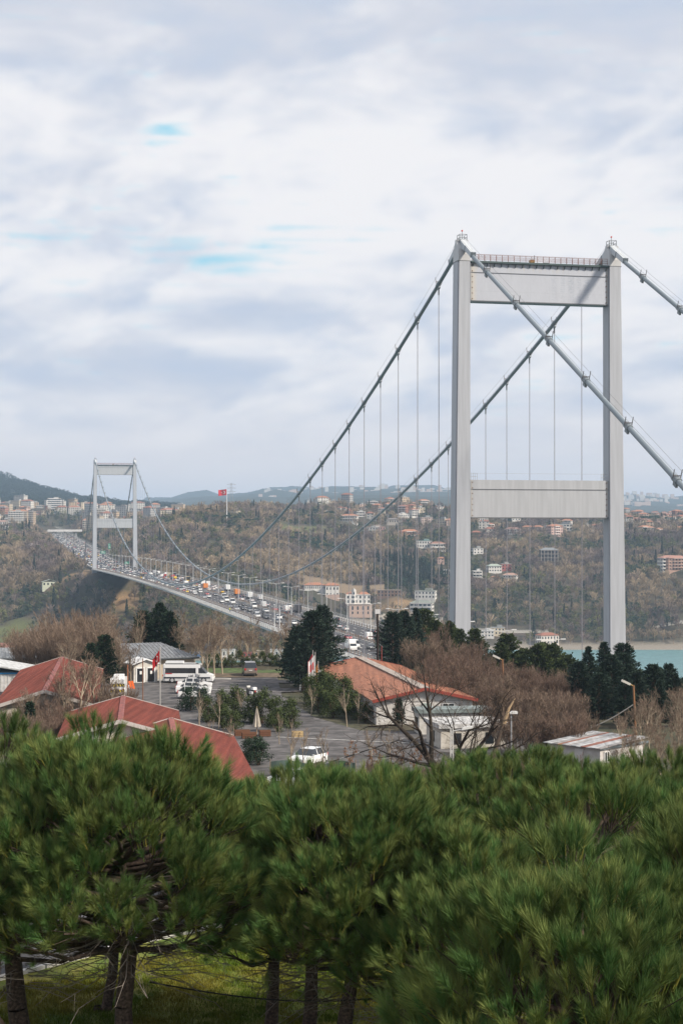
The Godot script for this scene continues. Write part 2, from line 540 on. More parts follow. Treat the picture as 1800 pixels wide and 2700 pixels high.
	col(0.2096, [1352, -6.0, 1380, 1.5, 1412, 1.5, 1440, 14.7, 1480, 24.4, 1550, 42.4, 1600, 53.6, 1750, 71.7, 1900, 89.2, 2050, 100.2, 2200, 107.9, 2400, 117.0, 2600, 124.5, 3500, 137.1, 5000, 149.5, 9000, 266.6, 11500, 100.0])
	col(0.2678, [1352, -6.0, 1380, 1.5, 1412, 1.5, 1440, 14.7, 1480, 24.4, 1550, 42.4, 1600, 53.6, 1750, 71.7, 1900, 89.2, 2050, 100.2, 2200, 107.9, 2400, 117.0, 2600, 124.5, 3500, 137.1, 5000, 149.5, 9000, 247.7, 11500, 100.0])
	cols.sort_custom(func(a, b): return a[0] < b[0])
	grid.resize(gnx * gnz)
	for j in gnz:
		for i in gnx:
			grid[j * gnx + i] = far_height(gx0 + i * gstep, gz0 + j * gstep)
	var hills := put("far_hills", grid_mesh(gnx, gnz, func(i, j): return Vector3(gx0 + i * gstep, grid[j * gnx + i], gz0 + j * gstep), far_tint), M.land)
	tag(hills, "wooded hillside on the far shore rising from the strait to a built-up ridge", "", "", "structure")
	var beyond := put("distant_mountains", grid_mesh(66, 86, func(i, j): return Vector3(-3575.0 + i * 110.0, far_height(-3575.0 + i * 110.0, -11600.0 + j * 102.0), -11600.0 + j * 102.0), func(_p, _m): return Color(0.045, 0.055, 0.035)), M.land)
	tag(beyond, "distant blue forested mountains behind the city", "", "", "structure")
	var near := put("near_ground", grid_mesh(90, 120, func(i, j):
		var x: float = -222.0 + i * 5.0
		var z: float = -565.0 + j * 5.0
		return Vector3(x, nh(x, z), z), func(p, _m):
			var n := fn.get_noise_2d(p.x * 12.0, p.z * 12.0)
			return Color(0.10, 0.085, 0.05).lerp(Color(0.06, 0.07, 0.03), clampf(0.5 + n * 1.8, 0, 1))), M.land)
	tag(near, "bare earth and dead leaves on the near hilltop", "", "", "structure")
	var sea := MB.new()
	for i in 24:
		for j in 12:
			var x := -3600.0 + i * 300.0
			var z := -340.0 - j * 105.0
			sea.quad(Vector3(x, 0, z), Vector3(x + 300, 0, z), Vector3(x + 300, 0, z - 105), Vector3(x, 0, z - 105))
	tag(put("sea", sea, M.water), "turquoise water of the strait between the two shores", "", "", "structure")

# ------------------------------------------------------------------ the suspension bridge
const CU := 16.9            # the cables' distance from the centre line
const TOP := 161.0
const SAG := 71.9
const SPAN := 1090.0
const DASH := 12.0

func cable_y(t: float) -> float:
	if t < 0:
		return TOP + t * 0.492
	if t > SPAN:
		return TOP - (t - SPAN) * 0.60
	var f := (t - SPAN / 2) / (SPAN / 2)
	return SAG + (TOP - SAG) * f * f

func beam_print() -> ImageTexture:       # worn streaks on the upper crossbeam's face
	var im := Image.create(1024, 256, false, Image.FORMAT_RGB8)
	var f := FastNoiseLite.new()
	f.seed = 40
	f.frequency = 0.02
	var g := RandomNumberGenerator.new()
	g.seed = 4
	for j in 256:
		for i in 1024:
			var n := f.get_noise_2d(i * 0.6, j * 0.25) * 0.5 + f.get_noise_2d(i * 3.0, j * 0.9) * 0.3
			var c := Color(0.735, 0.735, 0.735).lerp(Color(0.70, 0.698, 0.70), clampf(0.5 + n, 0, 1))
			if j < 60:
				var r := f.get_noise_2d(i * 2.2, 700.0 + j * 0.15)
				c = c.lerp(Color(0.78, 0.70, 0.56), clampf(r * 1.2 - 0.12, 0, 0.5) * (1.0 - j / 60.0))
			if i < 40:
				c = c.lerp(Color(0.80, 0.72, 0.58), 0.5 * (1.0 - i / 40.0))
			if i % 146 < 2 or absi(j - 190) < 2:
				c = c * 0.965
			im.set_pixel(i, j, c * Color(0.955, 0.975, 1.02))
	for band in [[600, 640, 0.35], [668, 706, 0.5], [728, 778, 1.0], [792, 830, 0.5], [846, 892, 0.95]]:
		for k in int(260 * band[2]):
			var y := g.randi_range(66, 184) if g.randf() < 0.85 else g.randi_range(194, 246)
			var x := g.randi_range(band[0], band[1] - 6)
			for s in g.randi_range(4, 22):
				if x + s < band[1]:
					im.set_pixel(x + s, y, im.get_pixel(x + s, y).lerp(Color(0.56, 0.59, 0.64), g.randf_range(0.3, 0.75)))
	return ImageTexture.create_from_image(im)

func leg_ring(side: float, y: float) -> Array:
	var inner := 15.6
	var outer := lerpf(19.55, 18.35, clampf((y - 60.0) / 97.3, 0, 1))
	var o := []
	for p in [[inner + 0.12, -2.0], [outer - 0.22, -2.0], [outer - 0.22, -1.75], [outer, -1.75], [outer, 1.75], [outer - 0.22, 1.75], [outer - 0.22, 2.0], [inner + 0.12, 2.0], [inner + 0.12, 1.5], [inner, 1.5], [inner, -1.5], [inner + 0.12, -1.5]]:
		o.append([p[0] * side, p[1]])
	if side < 0:
		o.reverse()
	return o

func tower(t0: float, base: float, root: Node, near: bool) -> void:
	var tw := sub("tower", root)
	if near: tag(tw, "near tower on the camera's shore")
	else: tag(tw, "far tower across the strait")
	for s in [-1.0, 1.0]:
		var m := MB.new()
		m.col = Color(0.425, 0.44, 0.475)
		var a := leg_ring(s, base)
		var b := leg_ring(s, 157.3)
		for i in a.size():
			var k := (i + 1) % a.size()
			m.quad(L3(a[k][0], base, t0 + a[k][1]), L3(a[i][0], base, t0 + a[i][1]), L3(b[i][0], 157.3, t0 + b[i][1]), L3(b[k][0], 157.3, t0 + b[k][1]))
		put("leg", m, M.tower_steel, tw)
		# saddle house
		m = MB.new()
		m.col = Color(0.50, 0.50, 0.505)
		var hous := [Vector2(-2.03, 157.32), Vector2(2.03, 157.32), Vector2(2.0, 158.8), Vector2(1.7, 160.0), Vector2(1.0, 161.0), Vector2(0.55, 161.4), Vector2(0.55, 162.0), Vector2(-0.55, 162.0), Vector2(-0.55, 161.4), Vector2(-1.0, 161.0), Vector2(-1.7, 160.0), Vector2(-2.0, 158.8)]
		m.extrude(hous, Vector3(0, 0, 1), Vector3(0, 1, 0), L3(s * 17.0 - 1.3, 0, t0), Vector3(2.6, 0, 0))
		m.col = Color(0.12, 0.12, 0.12)
		m.box(L3(s * 17.0, 157.33, t0), Vector3(2.9, 0.07, 4.1))
		put("saddle_house", m, M.steel, tw)
		m = MB.new()
		for e in [-1.0, 1.0]:        # the cable's sleeves on both sides of the saddle
			var sl := 0.492 if e < 0 else 0.325
			var p := L3(s * CU, TOP + 0.75, t0 + e * 0.3)
			for q in [[0.3, 4.2, 1.55, 1.15], [4.2, 8.6, 1.2, 0.95]]:
				var d := L3(0, -sl, e).normalized()
				var x := Vector3(1, 0, 0)
				var y := d.cross(x) * (1.0 if d.cross(x).y > 0 else -1.0)
				var p0: Vector3 = p + d * q[0] - y * 0.3
				var p1: Vector3 = p + d * q[1] - y * 0.42
				m.col = Color(0.50, 0.53, 0.56)
				m.quad(p0 - x * q[2] / 2 + y * q[2] / 2, p0 + x * q[2] / 2 + y * q[2] / 2, p1 + x * q[3] / 2 + y * q[3] / 2, p1 - x * q[3] / 2 + y * q[3] / 2)
				m.quad(p0 - x * q[2] / 2 - y * q[2] / 2, p0 - x * q[2] / 2 + y * q[2] / 2, p1 - x * q[3] / 2 + y * q[3] / 2, p1 - x * q[3] / 2 - y * q[3] / 2)
				m.quad(p0 + x * q[2] / 2 + y * q[2] / 2, p0 + x * q[2] / 2 - y * q[2] / 2, p1 + x * q[3] / 2 - y * q[3] / 2, p1 + x * q[3] / 2 + y * q[3] / 2)
				m.quad(p0 + x * q[2] / 2 - y * q[2] / 2, p0 - x * q[2] / 2 - y * q[2] / 2, p1 - x * q[3] / 2 - y * q[3] / 2, p1 + x * q[3] / 2 - y * q[3] / 2)
				m.col = Color(0.20, 0.23, 0.25)
				m.hexa(p1, x * (q[3] / 2 + 0.1), y * (q[3] / 2 + 0.1), d * 0.1)
		put("cable_sleeve", m, M.steel, tw)
		m = MB.new()
		m.col = Color(0.07, 0.08, 0.085)
		for k in 4:
			var px: float = s * CU + (-0.8 if k % 2 == 0 else 0.8)
			var pt := t0 + (-0.9 if k < 2 else 0.9)
			m.tube(L3(px, 161.2, pt), L3(px, 163.1, pt), 0.06, 0.06, 4)
		for y in [162.4, 163.1]:
			for q in [[-0.8, -0.9, 0.8, -0.9], [-0.8, 0.9, 0.8, 0.9], [-0.8, -0.9, -0.8, 0.9], [0.8, -0.9, 0.8, 0.9]]:
				m.tube(L3(s * CU + q[0], y, t0 + q[1]), L3(s * CU + q[2], y, t0 + q[3]), 0.05, 0.05, 4)
		m.tube(L3(s * CU, 162.0, t0), L3(s * CU, 163.9, t0), 0.06, 0.04, 4)
		m.col = Color(0.5, 0.05, 0.03)
		m.box(L3(s * CU, 164.0, t0), Vector3(0.28, 0.3, 0.28))
		put("beacon_platform", m, M.paint, tw)
	for q in [[149.0, 157.0, 155.0], [102.9, 110.9, 108.9]]:
		var m := MB.new()
		m.col = Color(0.43, 0.44, 0.465)
		m.box(L3(0, (q[0] + q[1]) / 2, t0), Vector3(31.16, q[1] - q[0], 2.8))
		var cb := put("crossbeam", m, M.tower_steel, tw)
		m = MB.new()
		m.col = Color(0.12, 0.125, 0.13)
		m.box(L3(0, q[2], t0), Vector3(31.1, 0.12, 2.98))
		m.box(L3(0, q[0] - 0.06, t0), Vector3(31.1, 0.22, 3.0))
		put("seam_strip", m, M.steel, cb)
		for s in [-1, 1]:
			m = MB.new()
			m.col = Color(0.42, 0.41, 0.39)
			m.box(L3(s * 15.3, (q[0] + q[1]) / 2, t0), Vector3(0.3, q[1] - q[0] - 0.3, 2.94))
			m.col = Color(0.16, 0.08, 0.04)
			for k in 7:
				m.box(L3(s * 15.1, q[0] + 0.4 + k * 1.18, t0), Vector3(0.2, 0.18, 3.02))
			put("end_plate", m, M.steel, cb)
		if near and q[0] > 120:
			var pm := StandardMaterial3D.new()
			pm.albedo_texture = beam_print()
			pm.roughness = 0.5
			var qm := QuadMesh.new()
			qm.size = Vector2(30.2, 7.9)
			var face := put("face_plate", qm, pm, cb)
			face.position = L3(0, 153.0, t0 - 1.404)
	# walkway and railing on the upper crossbeam
	var w := MB.new()
	w.col = Color(0.055, 0.085, 0.085)
	w.box(L3(0, 157.22, t0), Vector3(31.0, 0.4, 4.0))
	for k in 20:
		for s in [-1.0, 1.0]:
			w.bar(L3(-15 + k * 1.58, 157.1, t0 + s * 1.95), L3(-15 + k * 1.58, 156.3, t0 + s * 1.45), 0.14, 0.2)
	put("walkway", w, M.paint, tw)
	w = MB.new()
	w.col = Color(0.20, 0.085, 0.055)
	for s in [-1.0, 1.0]:
		for k in 24:
			var x := -15.2 + k * 1.322
			w.tube(L3(x, 157.4, t0 + s * 1.9), L3(x, 159.3 if s > 0 else 158.8, t0 + s * 1.9), 0.045, 0.045, 4)
		for y in [157.9, 158.35, 158.8, 159.3]:
			if y < 159.0 or s > 0:
				w.tube(L3(-15.3, y, t0 + s * 1.9), L3(15.3, y, t0 + s * 1.9), 0.04, 0.04, 4)
	put("railing", w, M.paint, tw)
	w = MB.new()
	w.col = Color(0.35, 0.36, 0.37)
	for s in [-1.0, 1.0]:
		for k in 4:
			w.tube(L3(s * (15.3 - k * 0.45), 110.9, t0 - 1.2), L3(s * (15.3 - k * 0.45), 112.3, t0 - 1.2), 0.035, 0.035, 4)
		for y in [111.6, 112.3]:
			w.tube(L3(s * 15.4, y, t0 - 1.2), L3(s * 13.9, y, t0 - 1.2), 0.035, 0.035, 4)
	w.tube(L3(-15.4, 112.3, t0 - 1.2), L3(15.4, 112.3, t0 - 1.2), 0.02, 0.02, 4)
	put("beam_railing", w, M.paint, tw)
	w = MB.new()      # a winch and a floodlight left on the walkway
	w.col = Color(0.30, 0.17, 0.05)
	w.box(L3(-1.6, 157.8, t0 - 0.9), Vector3(1.0, 0.7, 0.9))
	w.col = Color(0.05, 0.05, 0.05)
	w.tube(L3(-1.2, 157.6, t0 - 0.9), L3(-1.0, 159.2, t0 - 0.9), 0.08, 0.06, 5)
	put("winch", w, M.paint, tw)
	w = MB.new()
	w.col = Color(0.07, 0.07, 0.07)
	w.box(L3(1.6, 157.55, t0 - 0.8), Vector3(1.2, 0.25, 0.6))
	put("floodlight", w, M.paint, tw)

func strip(m: MB, u0: float, u1: float, dy0: float, dy1: float, ta: float, tb: float, step := 20.0) -> void:
	var t := ta
	while t < tb - 0.01:
		var e := minf(t + step, tb)
		m.quad(L3(u0, road_y(t) + dy0, t), L3(u1, road_y(t) + dy1, t), L3(u1, road_y(e) + dy1, e), L3(u0, road_y(e) + dy0, e))
		t = e

func rail_line(m: MB, u: float, y: float, h: float, w: float, ta: float, tb: float) -> void:
	var t := ta
	while t < tb - 0.01:
		var e := minf(t + 20.0, tb)
		m.bar(L3(u, road_y(t) + y, t), L3(u, road_y(e) + y, e), w, h)
		t = e

func bridge() -> void:
	var br := thing("suspension_bridge", "long grey steel suspension bridge crossing the strait full of traffic", "bridge", Vector3(BX, 0, BZ), asin(SA))
	tower(0.0, 58.0, br, true)
	tower(SPAN, 61.0, br, false)
	# deck girder
	var deck := sub("deck", br)
	var g := MB.new()
	g.col = Color(0.40, 0.41, 0.42)
	var sec := [[-19.7, 0.12], [-19.7, -0.55], [-16.5, -1.0], [-9.0, -3.2], [9.0, -3.2], [16.5, -1.0], [19.7, -0.55], [19.7, 0.12]]
	for i in sec.size():
		var a: Array = sec[i]
		var b: Array = sec[(i + 1) % sec.size()]
		if i == sec.size() - 1:
			a = [19.7, 0.0]
			b = [-19.7, 0.0]
		strip(g, b[0], a[0], b[1], a[1], -180.0, 1096.0)
	put("girder", g, M.steel, deck)
	for s in [-1.0, 1.0]:
		var r := MB.new()
		strip(r, minf(s * 0.6, s * 14.9), maxf(s * 0.6, s * 14.9), 0.02, 0.02, -180.0, 1096.0)
		put("carriageway", r, M.asphalt, deck)
	for s in [-1.0, 1.0]:
		var wk := MB.new()
		wk.col = Color(0.46, 0.46, 0.45)
		strip(wk, minf(s * 15.3, s * 19.62), maxf(s * 15.3, s * 19.62), 0.16, 0.16, -180.0, 1096.0)
		strip(wk, s * 15.3, s * 15.3 + 0.01, 0.0, 0.16, -180.0, 1096.0)
		put("footway", wk, M.concrete, deck)
	var li := MB.new()
	for s in [-1.0, 1.0]:
		for u in [4.1, 7.3, 10.5]:
			var t := -120.0
			while t < 1090.0:
				li.quad(L3(s * u - 0.11, road_y(t) + 0.03, t), L3(s * u + 0.11, road_y(t) + 0.03, t), L3(s * u + 0.11, road_y(t + 4.5) + 0.03, t + 4.5), L3(s * u - 0.11, road_y(t + 4.5) + 0.03, t + 4.5))
				t += DASH
		for u in [0.95, 13.8]:
			strip(li, s * u - 0.09, s * u + 0.09, 0.03, 0.03, -120.0, 1094.0)
	put("lane_markings", li, M.white_line, deck, "stuff")
	var md := MB.new()
	md.col = Color(0.45, 0.44, 0.42)
	rail_line(md, 0.0, 0.16, 0.3, 1.1, -120.0, 1094.0)
	put("median_kerb", md, M.concrete, deck)
	for u in [-0.45, 0.45, -14.9, 14.9, -19.45, 19.45]:
		var b := MB.new()
		b.col = Color(0.34, 0.31, 0.28)
		var edge := absf(u) > 19.0
		if edge:
			b.col = Color(0.36, 0.36, 0.36)
			for y in [0.55, 0.9, 1.25]:
				rail_line(b, u, y, 0.06, 0.06, -120.0, 1094.0)
		else:
			rail_line(b, u, 0.68, 0.26, 0.07, -120.0, 1094.0)
			if absf(u) > 2:
				rail_line(b, u, 1.05, 0.10, 0.10, -120.0, 1094.0)
		put("guard_rail" if not edge else "parapet_rail", b, M.paint, deck)
		b = MB.new()
		b.col = Color(0.20, 0.125, 0.085) if not edge else Color(0.3, 0.3, 0.3)
		var t := -118.0
		while t < 1090.0:
			b.box(L3(u + (0.1 if u < 0 else -0.1), road_y(t) + 0.62, t), Vector3(0.18, 1.1 if absf(u) < 2 else 1.35, 0.3 if not edge else 0.12))
			t += 4.0
		put("rail_posts", b, M.paint, deck, "stuff")
	# pier and abutment under the far tower
	var pier := MB.new()
	pier.col = Color(0.33, 0.28, 0.26)
	for s in [-1.0, 1.0]:
		var pp := MB.new()
		pp.col = Color(0.33, 0.28, 0.26)
		pp.box(L3(s * 17.6, 56.0, SPAN), Vector3(5.4, 15.5, 6.4))
		put("pier", pp, M.concrete, br)
	pier.box(L3(0, 54.0, SPAN + 18), Vector3(40.0, 18.0, 26.0))
	pier.box(L3(0, 57.5, SPAN - 8), Vector3(12.0, 6.0, 9.0))
	put("abutment", pier, M.concrete, br)
	# cables
	var band := MB.new()
	band.col = Color(0.20, 0.23, 0.25)
	band.tube(Vector3(0, 0, 0.9), Vector3(0, 0, -0.9), 0.56, 0.56, 10)
	band.cone_cap(Vector3(0, 0, 0.9), Vector3(0, 0, 1), 0.56, 0.0, 10)
	band.cone_cap(Vector3(0, 0, -0.9), Vector3(0, 0, -1), 0.56, 0.0, 10)
	band.box(Vector3(0, -0.75, 0), Vector3(0.35, 0.7, 1.2))
	band.col = Color(0.10, 0.09, 0.09)
	for s in [-1.0, 1.0]:
		band.tube(Vector3(s * 0.62, 0.2, 0), Vector3(s * 0.62, 1.65, 0), 0.075, 0.065, 5)
	band.bar(Vector3(-0.62, 0.62, 0), Vector3(0.62, 0.62, 0), 0.12, 0.12)
	var bandm := band.mesh()
	var hang := MB.new()
	hang.col = Color(0.27, 0.26, 0.29)
	for s in [-1.0, 1.0]:
		hang.tube(Vector3(0, 0, s * 0.22), Vector3(0, 1, s * 0.22), 0.045, 0.045, 5)
	var hangm := hang.mesh()
	var sock := MB.new()
	sock.col = Color(0.14, 0.15, 0.16)
	for s in [-1.0, 1.0]:
		sock.tube(Vector3(0, 0, s * 0.22), Vector3(0, -1.5, s * 0.22), 0.13, 0.10, 6)
	var sockm := sock.mesh()
	for s in [-1.0, 1.0]:
		var u: float = s * CU
		var c := MB.new()
		c.col = Color(0.22, 0.26, 0.29)
		var ts := []
		for k in range(-12, 1):
			ts.append(k * 18.0)
		for k in 61:
			ts.append((k + 1) * SPAN / 61.0)
		for k in 9:
			ts.append(SPAN + (k + 1) * 17.0)
		for i in ts.size() - 1:
			c.tube(L3(u, cable_y(ts[i]), ts[i]), L3(u, cable_y(ts[i + 1]), ts[i + 1]), 0.43, 0.43, 14)
		var cab := put("main_cable", c, M.steel, br)
		var ropes := MB.new()
		ropes.col = Color(0.22, 0.22, 0.23)
		for i in ts.size() - 1:
			if ts[i] >= 0 and ts[i] < SPAN and cable_y(ts[i]) < 76.0:
				continue
			for e in [-0.62, 0.62]:
				ropes.tube(L3(u + e, cable_y(ts[i]) + 1.5, ts[i]), L3(u + e, cable_y(ts[i + 1]) + 1.5, ts[i + 1]), 0.028, 0.028, 3)
		put("hand_ropes", ropes, M.paint, cab)
		for k in 80:
			var t := -200.0 + k * 18.3
			if k >= 11:
				t = (k - 10) * 17.92
			if k >= 71:
				t = SPAN + 14.0 + (k - 71) * 18.3
			if t > SPAN - 8 and t < SPAN + 8:
				continue
			var b := put("cable_band", bandm, M.steel, cab)
			var d := (L3(u, cable_y(t + 0.5), t + 0.5) - L3(u, cable_y(t - 0.5), t - 0.5)).normalized()
			b.transform = Transform3D(Basis(Vector3(1, 0, 0), Vector3(1, 0, 0).cross(d), -d), L3(u, cable_y(t), t))
			if t > 5 and t < SPAN - 5 and k >= 11:
				var y0 := road_y(t) + 0.1
				var hg := put("hanger", hangm, M.steel, br)
				hg.position = L3(u, y0, t)
				hg.scale = Vector3(1, maxf(cable_y(t) - 1.0 - y0, 0.3), 1)
				if t < 420:
					var so := put("socket", sockm, M.steel, cab)
					so.position = L3(u, cable_y(t) - 0.9, t)

# ------------------------------------------------------------------ the far shore: buildings
var cleared := []          # [x, z, radius]: where no tree stands
const WORDS := ["no", "one", "two", "three", "four", "five", "six", "seven", "eight", "nine", "ten", "eleven", "twelve"]
func nth(i: int) -> String:
	var low: Array = ["first", "second", "third", "fourth", "fifth", "sixth", "seventh", "eighth", "ninth", "tenth", "eleventh", "twelfth"]
	if i < 12:
		return low[i]
	var k := i + 1
	var e := "th"
	if k % 100 < 11 or k % 100 > 13:
		e = ["th", "st", "nd", "rd", "th", "th", "th", "th", "th", "th"][k % 10]
	return str(k) + e

func hip_roof(m: MB, w: float, d: float, y: float, h: float, over := 0.5, ridge := 0.45) -> void:
	var a := w / 2 + over
	var b := d / 2 + over
	var r := a * ridge if w >= d else 0.0
	var s := b * ridge if d > w else 0.0
	var p := [Vector3(-a, y, b), Vector3(a, y, b), Vector3(a, y, -b), Vector3(-a, y, -b)]
	var q0 := Vector3(-r, y + h, s)
	var q1 := Vector3(r, y + h, -s)
	if w >= d:
		m.quad(p[0], p[1], q1, q0)
		m.tri(p[1], p[2], q1)
		m.quad(p[2], p[3], q0, q1)
		m.tri(p[3], p[0], q0)
	else:
		m.tri(p[0], p[1], q0)
		m.quad(p[1], p[2], q1, q0)
		m.tri(p[2], p[3], q1)
		m.quad(p[3], p[0], q0, q1)
	m.box(Vector3(0, y - 0.12, 0), Vector3(a * 2, 0.24, b * 2))

func gable_roof(m: MB, w: float, d: float, y: float, h: float, over := 0.5) -> void:      # ridge along z
	var a := w / 2 + over
	var b := d / 2 + over
	for s in [-1.0, 1.0]:
		var o := Vector3(s * a, y - h * over / (w / 2), 0)
		var t := Vector3(0, y + h, 0)
		var z := Vector3(0, 0, b)
		var up := Vector3(0, 0.18, 0)
		if s < 0:
			m.quad(o + z + up, t + z + up, t - z + up, o - z + up)
			m.quad(o - z, t - z, t + z, o + z)
		else:
			m.quad(t + z + up, o + z + up, o - z + up, t - z + up)
			m.quad(t - z, o - z, o + z, t + z)
		m.quad(o + z, t + z, t + z + up, o + z + up) if s < 0 else m.quad(t + z, o + z, o + z + up, t + z + up)
		m.quad(o - z, o + z, o + z + up, o - z + up) if s < 0 else m.quad(o + z, o - z, o - z + up, o + z + up)

# roof: flat, hip, gable, sidegable
func house(called: String, label: String, category: String, group: String, x: float, z: float, w: float, d: float, h: float, yaw: float, wall: Color, roof: String, rc: Color, floors: int, o := {}) -> Node3D:
	var y: float = o.get("y", 1e9)
	if y > 1e8:
		y = fh(x, z)
	var t := thing(called, label, category, Vector3(x, y, z), yaw, group)
	var m := MB.new()
	m.col = wall
	m.box(Vector3(0, h / 2 - 2.5, 0), Vector3(w, h + 5.0, d))
	var rh: float = o.get("rh", minf(w, d) * 0.2)
	if roof == "gable":
		for s in [-1.0, 1.0]:
			var e := Vector3(0, 0, s * d / 2)
			if s > 0: m.tri(Vector3(-w / 2, h, 0) + e, Vector3(w / 2, h, 0) + e, Vector3(0, h + rh, 0) + e)
			else: m.tri(Vector3(w / 2, h, 0) + e, Vector3(-w / 2, h, 0) + e, Vector3(0, h + rh, 0) + e)
	if o.has("base"):
		m.col = o.base
		m.box(Vector3(0, o.get("base_h", 3.0) / 2 - 1.5, 0), Vector3(w + 0.5, o.get("base_h", 3.0) + 3.0, d + 0.5))
	put("wall", m, M.plaster, t)
	m = MB.new()
	m.col = rc
	if roof == "flat":
		m.box(Vector3(0, h + 0.2, 0), Vector3(w + 0.5, 0.4, d + 0.5))
		if o.get("top", true) and w > 7:
			m.box(Vector3(w * 0.15, h + 1.3, -d * 0.1), Vector3(w * 0.35, 2.0, d * 0.4))
	elif roof == "hip":
		hip_roof(m, w, d, h + 0.24, rh)
	else:
		gable_roof(m, w, d, h, rh)
	put("roof", m, M.roofing, t)
	m = MB.new()
	m.col = Color(0.03, 0.035, 0.04)
	var fhh := h / floors
	var bay: float = o.get("bay", 2.8)
	var ww: float = o.get("ww", 1.25)
	var wh: float = o.get("wh", fhh * 0.5)
	for f in floors:
		var yy := fhh * (f + 0.52)
		for s in [[w, Vector3(1, 0, 0), Vector3(0, 0, d / 2)], [d, Vector3(0, 0, -1), Vector3(w / 2, 0, 0)], [d, Vector3(0, 0, 1), Vector3(-w / 2, 0, 0)]]:
			var nb: int = maxi(1, int(s[0] / bay))
			for k in nb:
				var p: Vector3 = s[2] + s[1] * ((k + 0.5) / nb - 0.5) * s[0]
				var dir: Vector3 = s[1].abs()
				m.box(p + Vector3(0, yy, 0), dir * ww + Vector3(0, wh, 0) + (Vector3.ONE - dir - Vector3.UP) * 0.12)
	put("windows", m, M.glass, t, "stuff")
	if o.get("balcony", false):
		m = MB.new()
		m.col = o.get("bc", Color(0.7, 0.69, 0.67))
		for f in range(1, floors + 1):
			m.box(Vector3(0, fhh * f - 0.15, d / 2 + 0.7), Vector3(w * o.get("bw", 0.9), 0.8, 1.4))
		put("balconies", m, M.plaster, t, "stuff")
	cleared.append([x, z, maxf(w, d) * 0.5 + 4.0, o.get("view", h)])
	return t

var WALLS := [["cream", Color(0.62, 0.54, 0.42)], ["white", Color(0.72, 0.71, 0.68)], ["pale pink", Color(0.62, 0.46, 0.40)], ["sandy", Color(0.55, 0.43, 0.31)], ["grey", Color(0.42, 0.42, 0.42)], ["off-white", Color(0.66, 0.64, 0.60)], ["brick red", Color(0.36, 0.18, 0.13)], ["pale green", Color(0.50, 0.56, 0.45)]]
const RED := Color(0.42, 0.165, 0.10)
const ORANGE := Color(0.55, 0.24, 0.13)
const LGREY := Color(0.42, 0.43, 0.43)

func filler(list: Array, place: String, group: String) -> void:       # [x, z, w, d, h, wall, roof, colour, floors, balcony]
	list.sort_custom(func(a, b): return a[0] / -a[1] < b[0] / -b[1])
	for i in list.size():
		var a: Array = list[i]
		var wl: Array = WALLS[a[5]]
		var rn: String = "flat" if a[6] == "flat" else "red" if a[7] == RED else "orange"
		var lab := "%s %s-storey block with %s roof, %s from left in %s" % [wl[0], WORDS[a[8]], rn, nth(i), place]
		house("apartment_block" if a[8] > 2 else "town_house", lab, "building" if a[8] > 2 else "house", group, a[0], a[1], a[2], a[3], a[4], a[10], wl[1] * a[11], a[6], a[7], a[8], {"balcony": a[9], "bay": 3.4, "ww": 1.5, "view": 0.0 if a[8] > 3 else a[4] * 0.6})

func rand_block(x: float, z: float, tall: bool) -> Array:
	var fl := rng.randi_range(4, 7) if tall else rng.randi_range(2, 3)
	var w := rng.randf_range(12, 24) if tall else rng.randf_range(8, 15)
	var roof := "flat" if (tall and rng.randf() < 0.62) or rng.randf() < 0.2 else "hip"
	var wi: int = [0, 1, 1, 2, 3, 5, 5, 0, 4, 6][rng.randi() % 10]
	return [x, z, w, rng.randf_range(10, 15) if tall else rng.randf_range(8, 11), fl * 3.0, wi, roof, (RED if rng.randf() < 0.6 else ORANGE) if roof != "flat" else [LGREY, Color(0.55, 0.54, 0.52), Color(0.33, 0.30, 0.28)][rng.randi() % 3], fl, rng.randf() < 0.35, rng.randf_range(-0.6, 0.6), rng.randf_range(0.85, 1.1)]

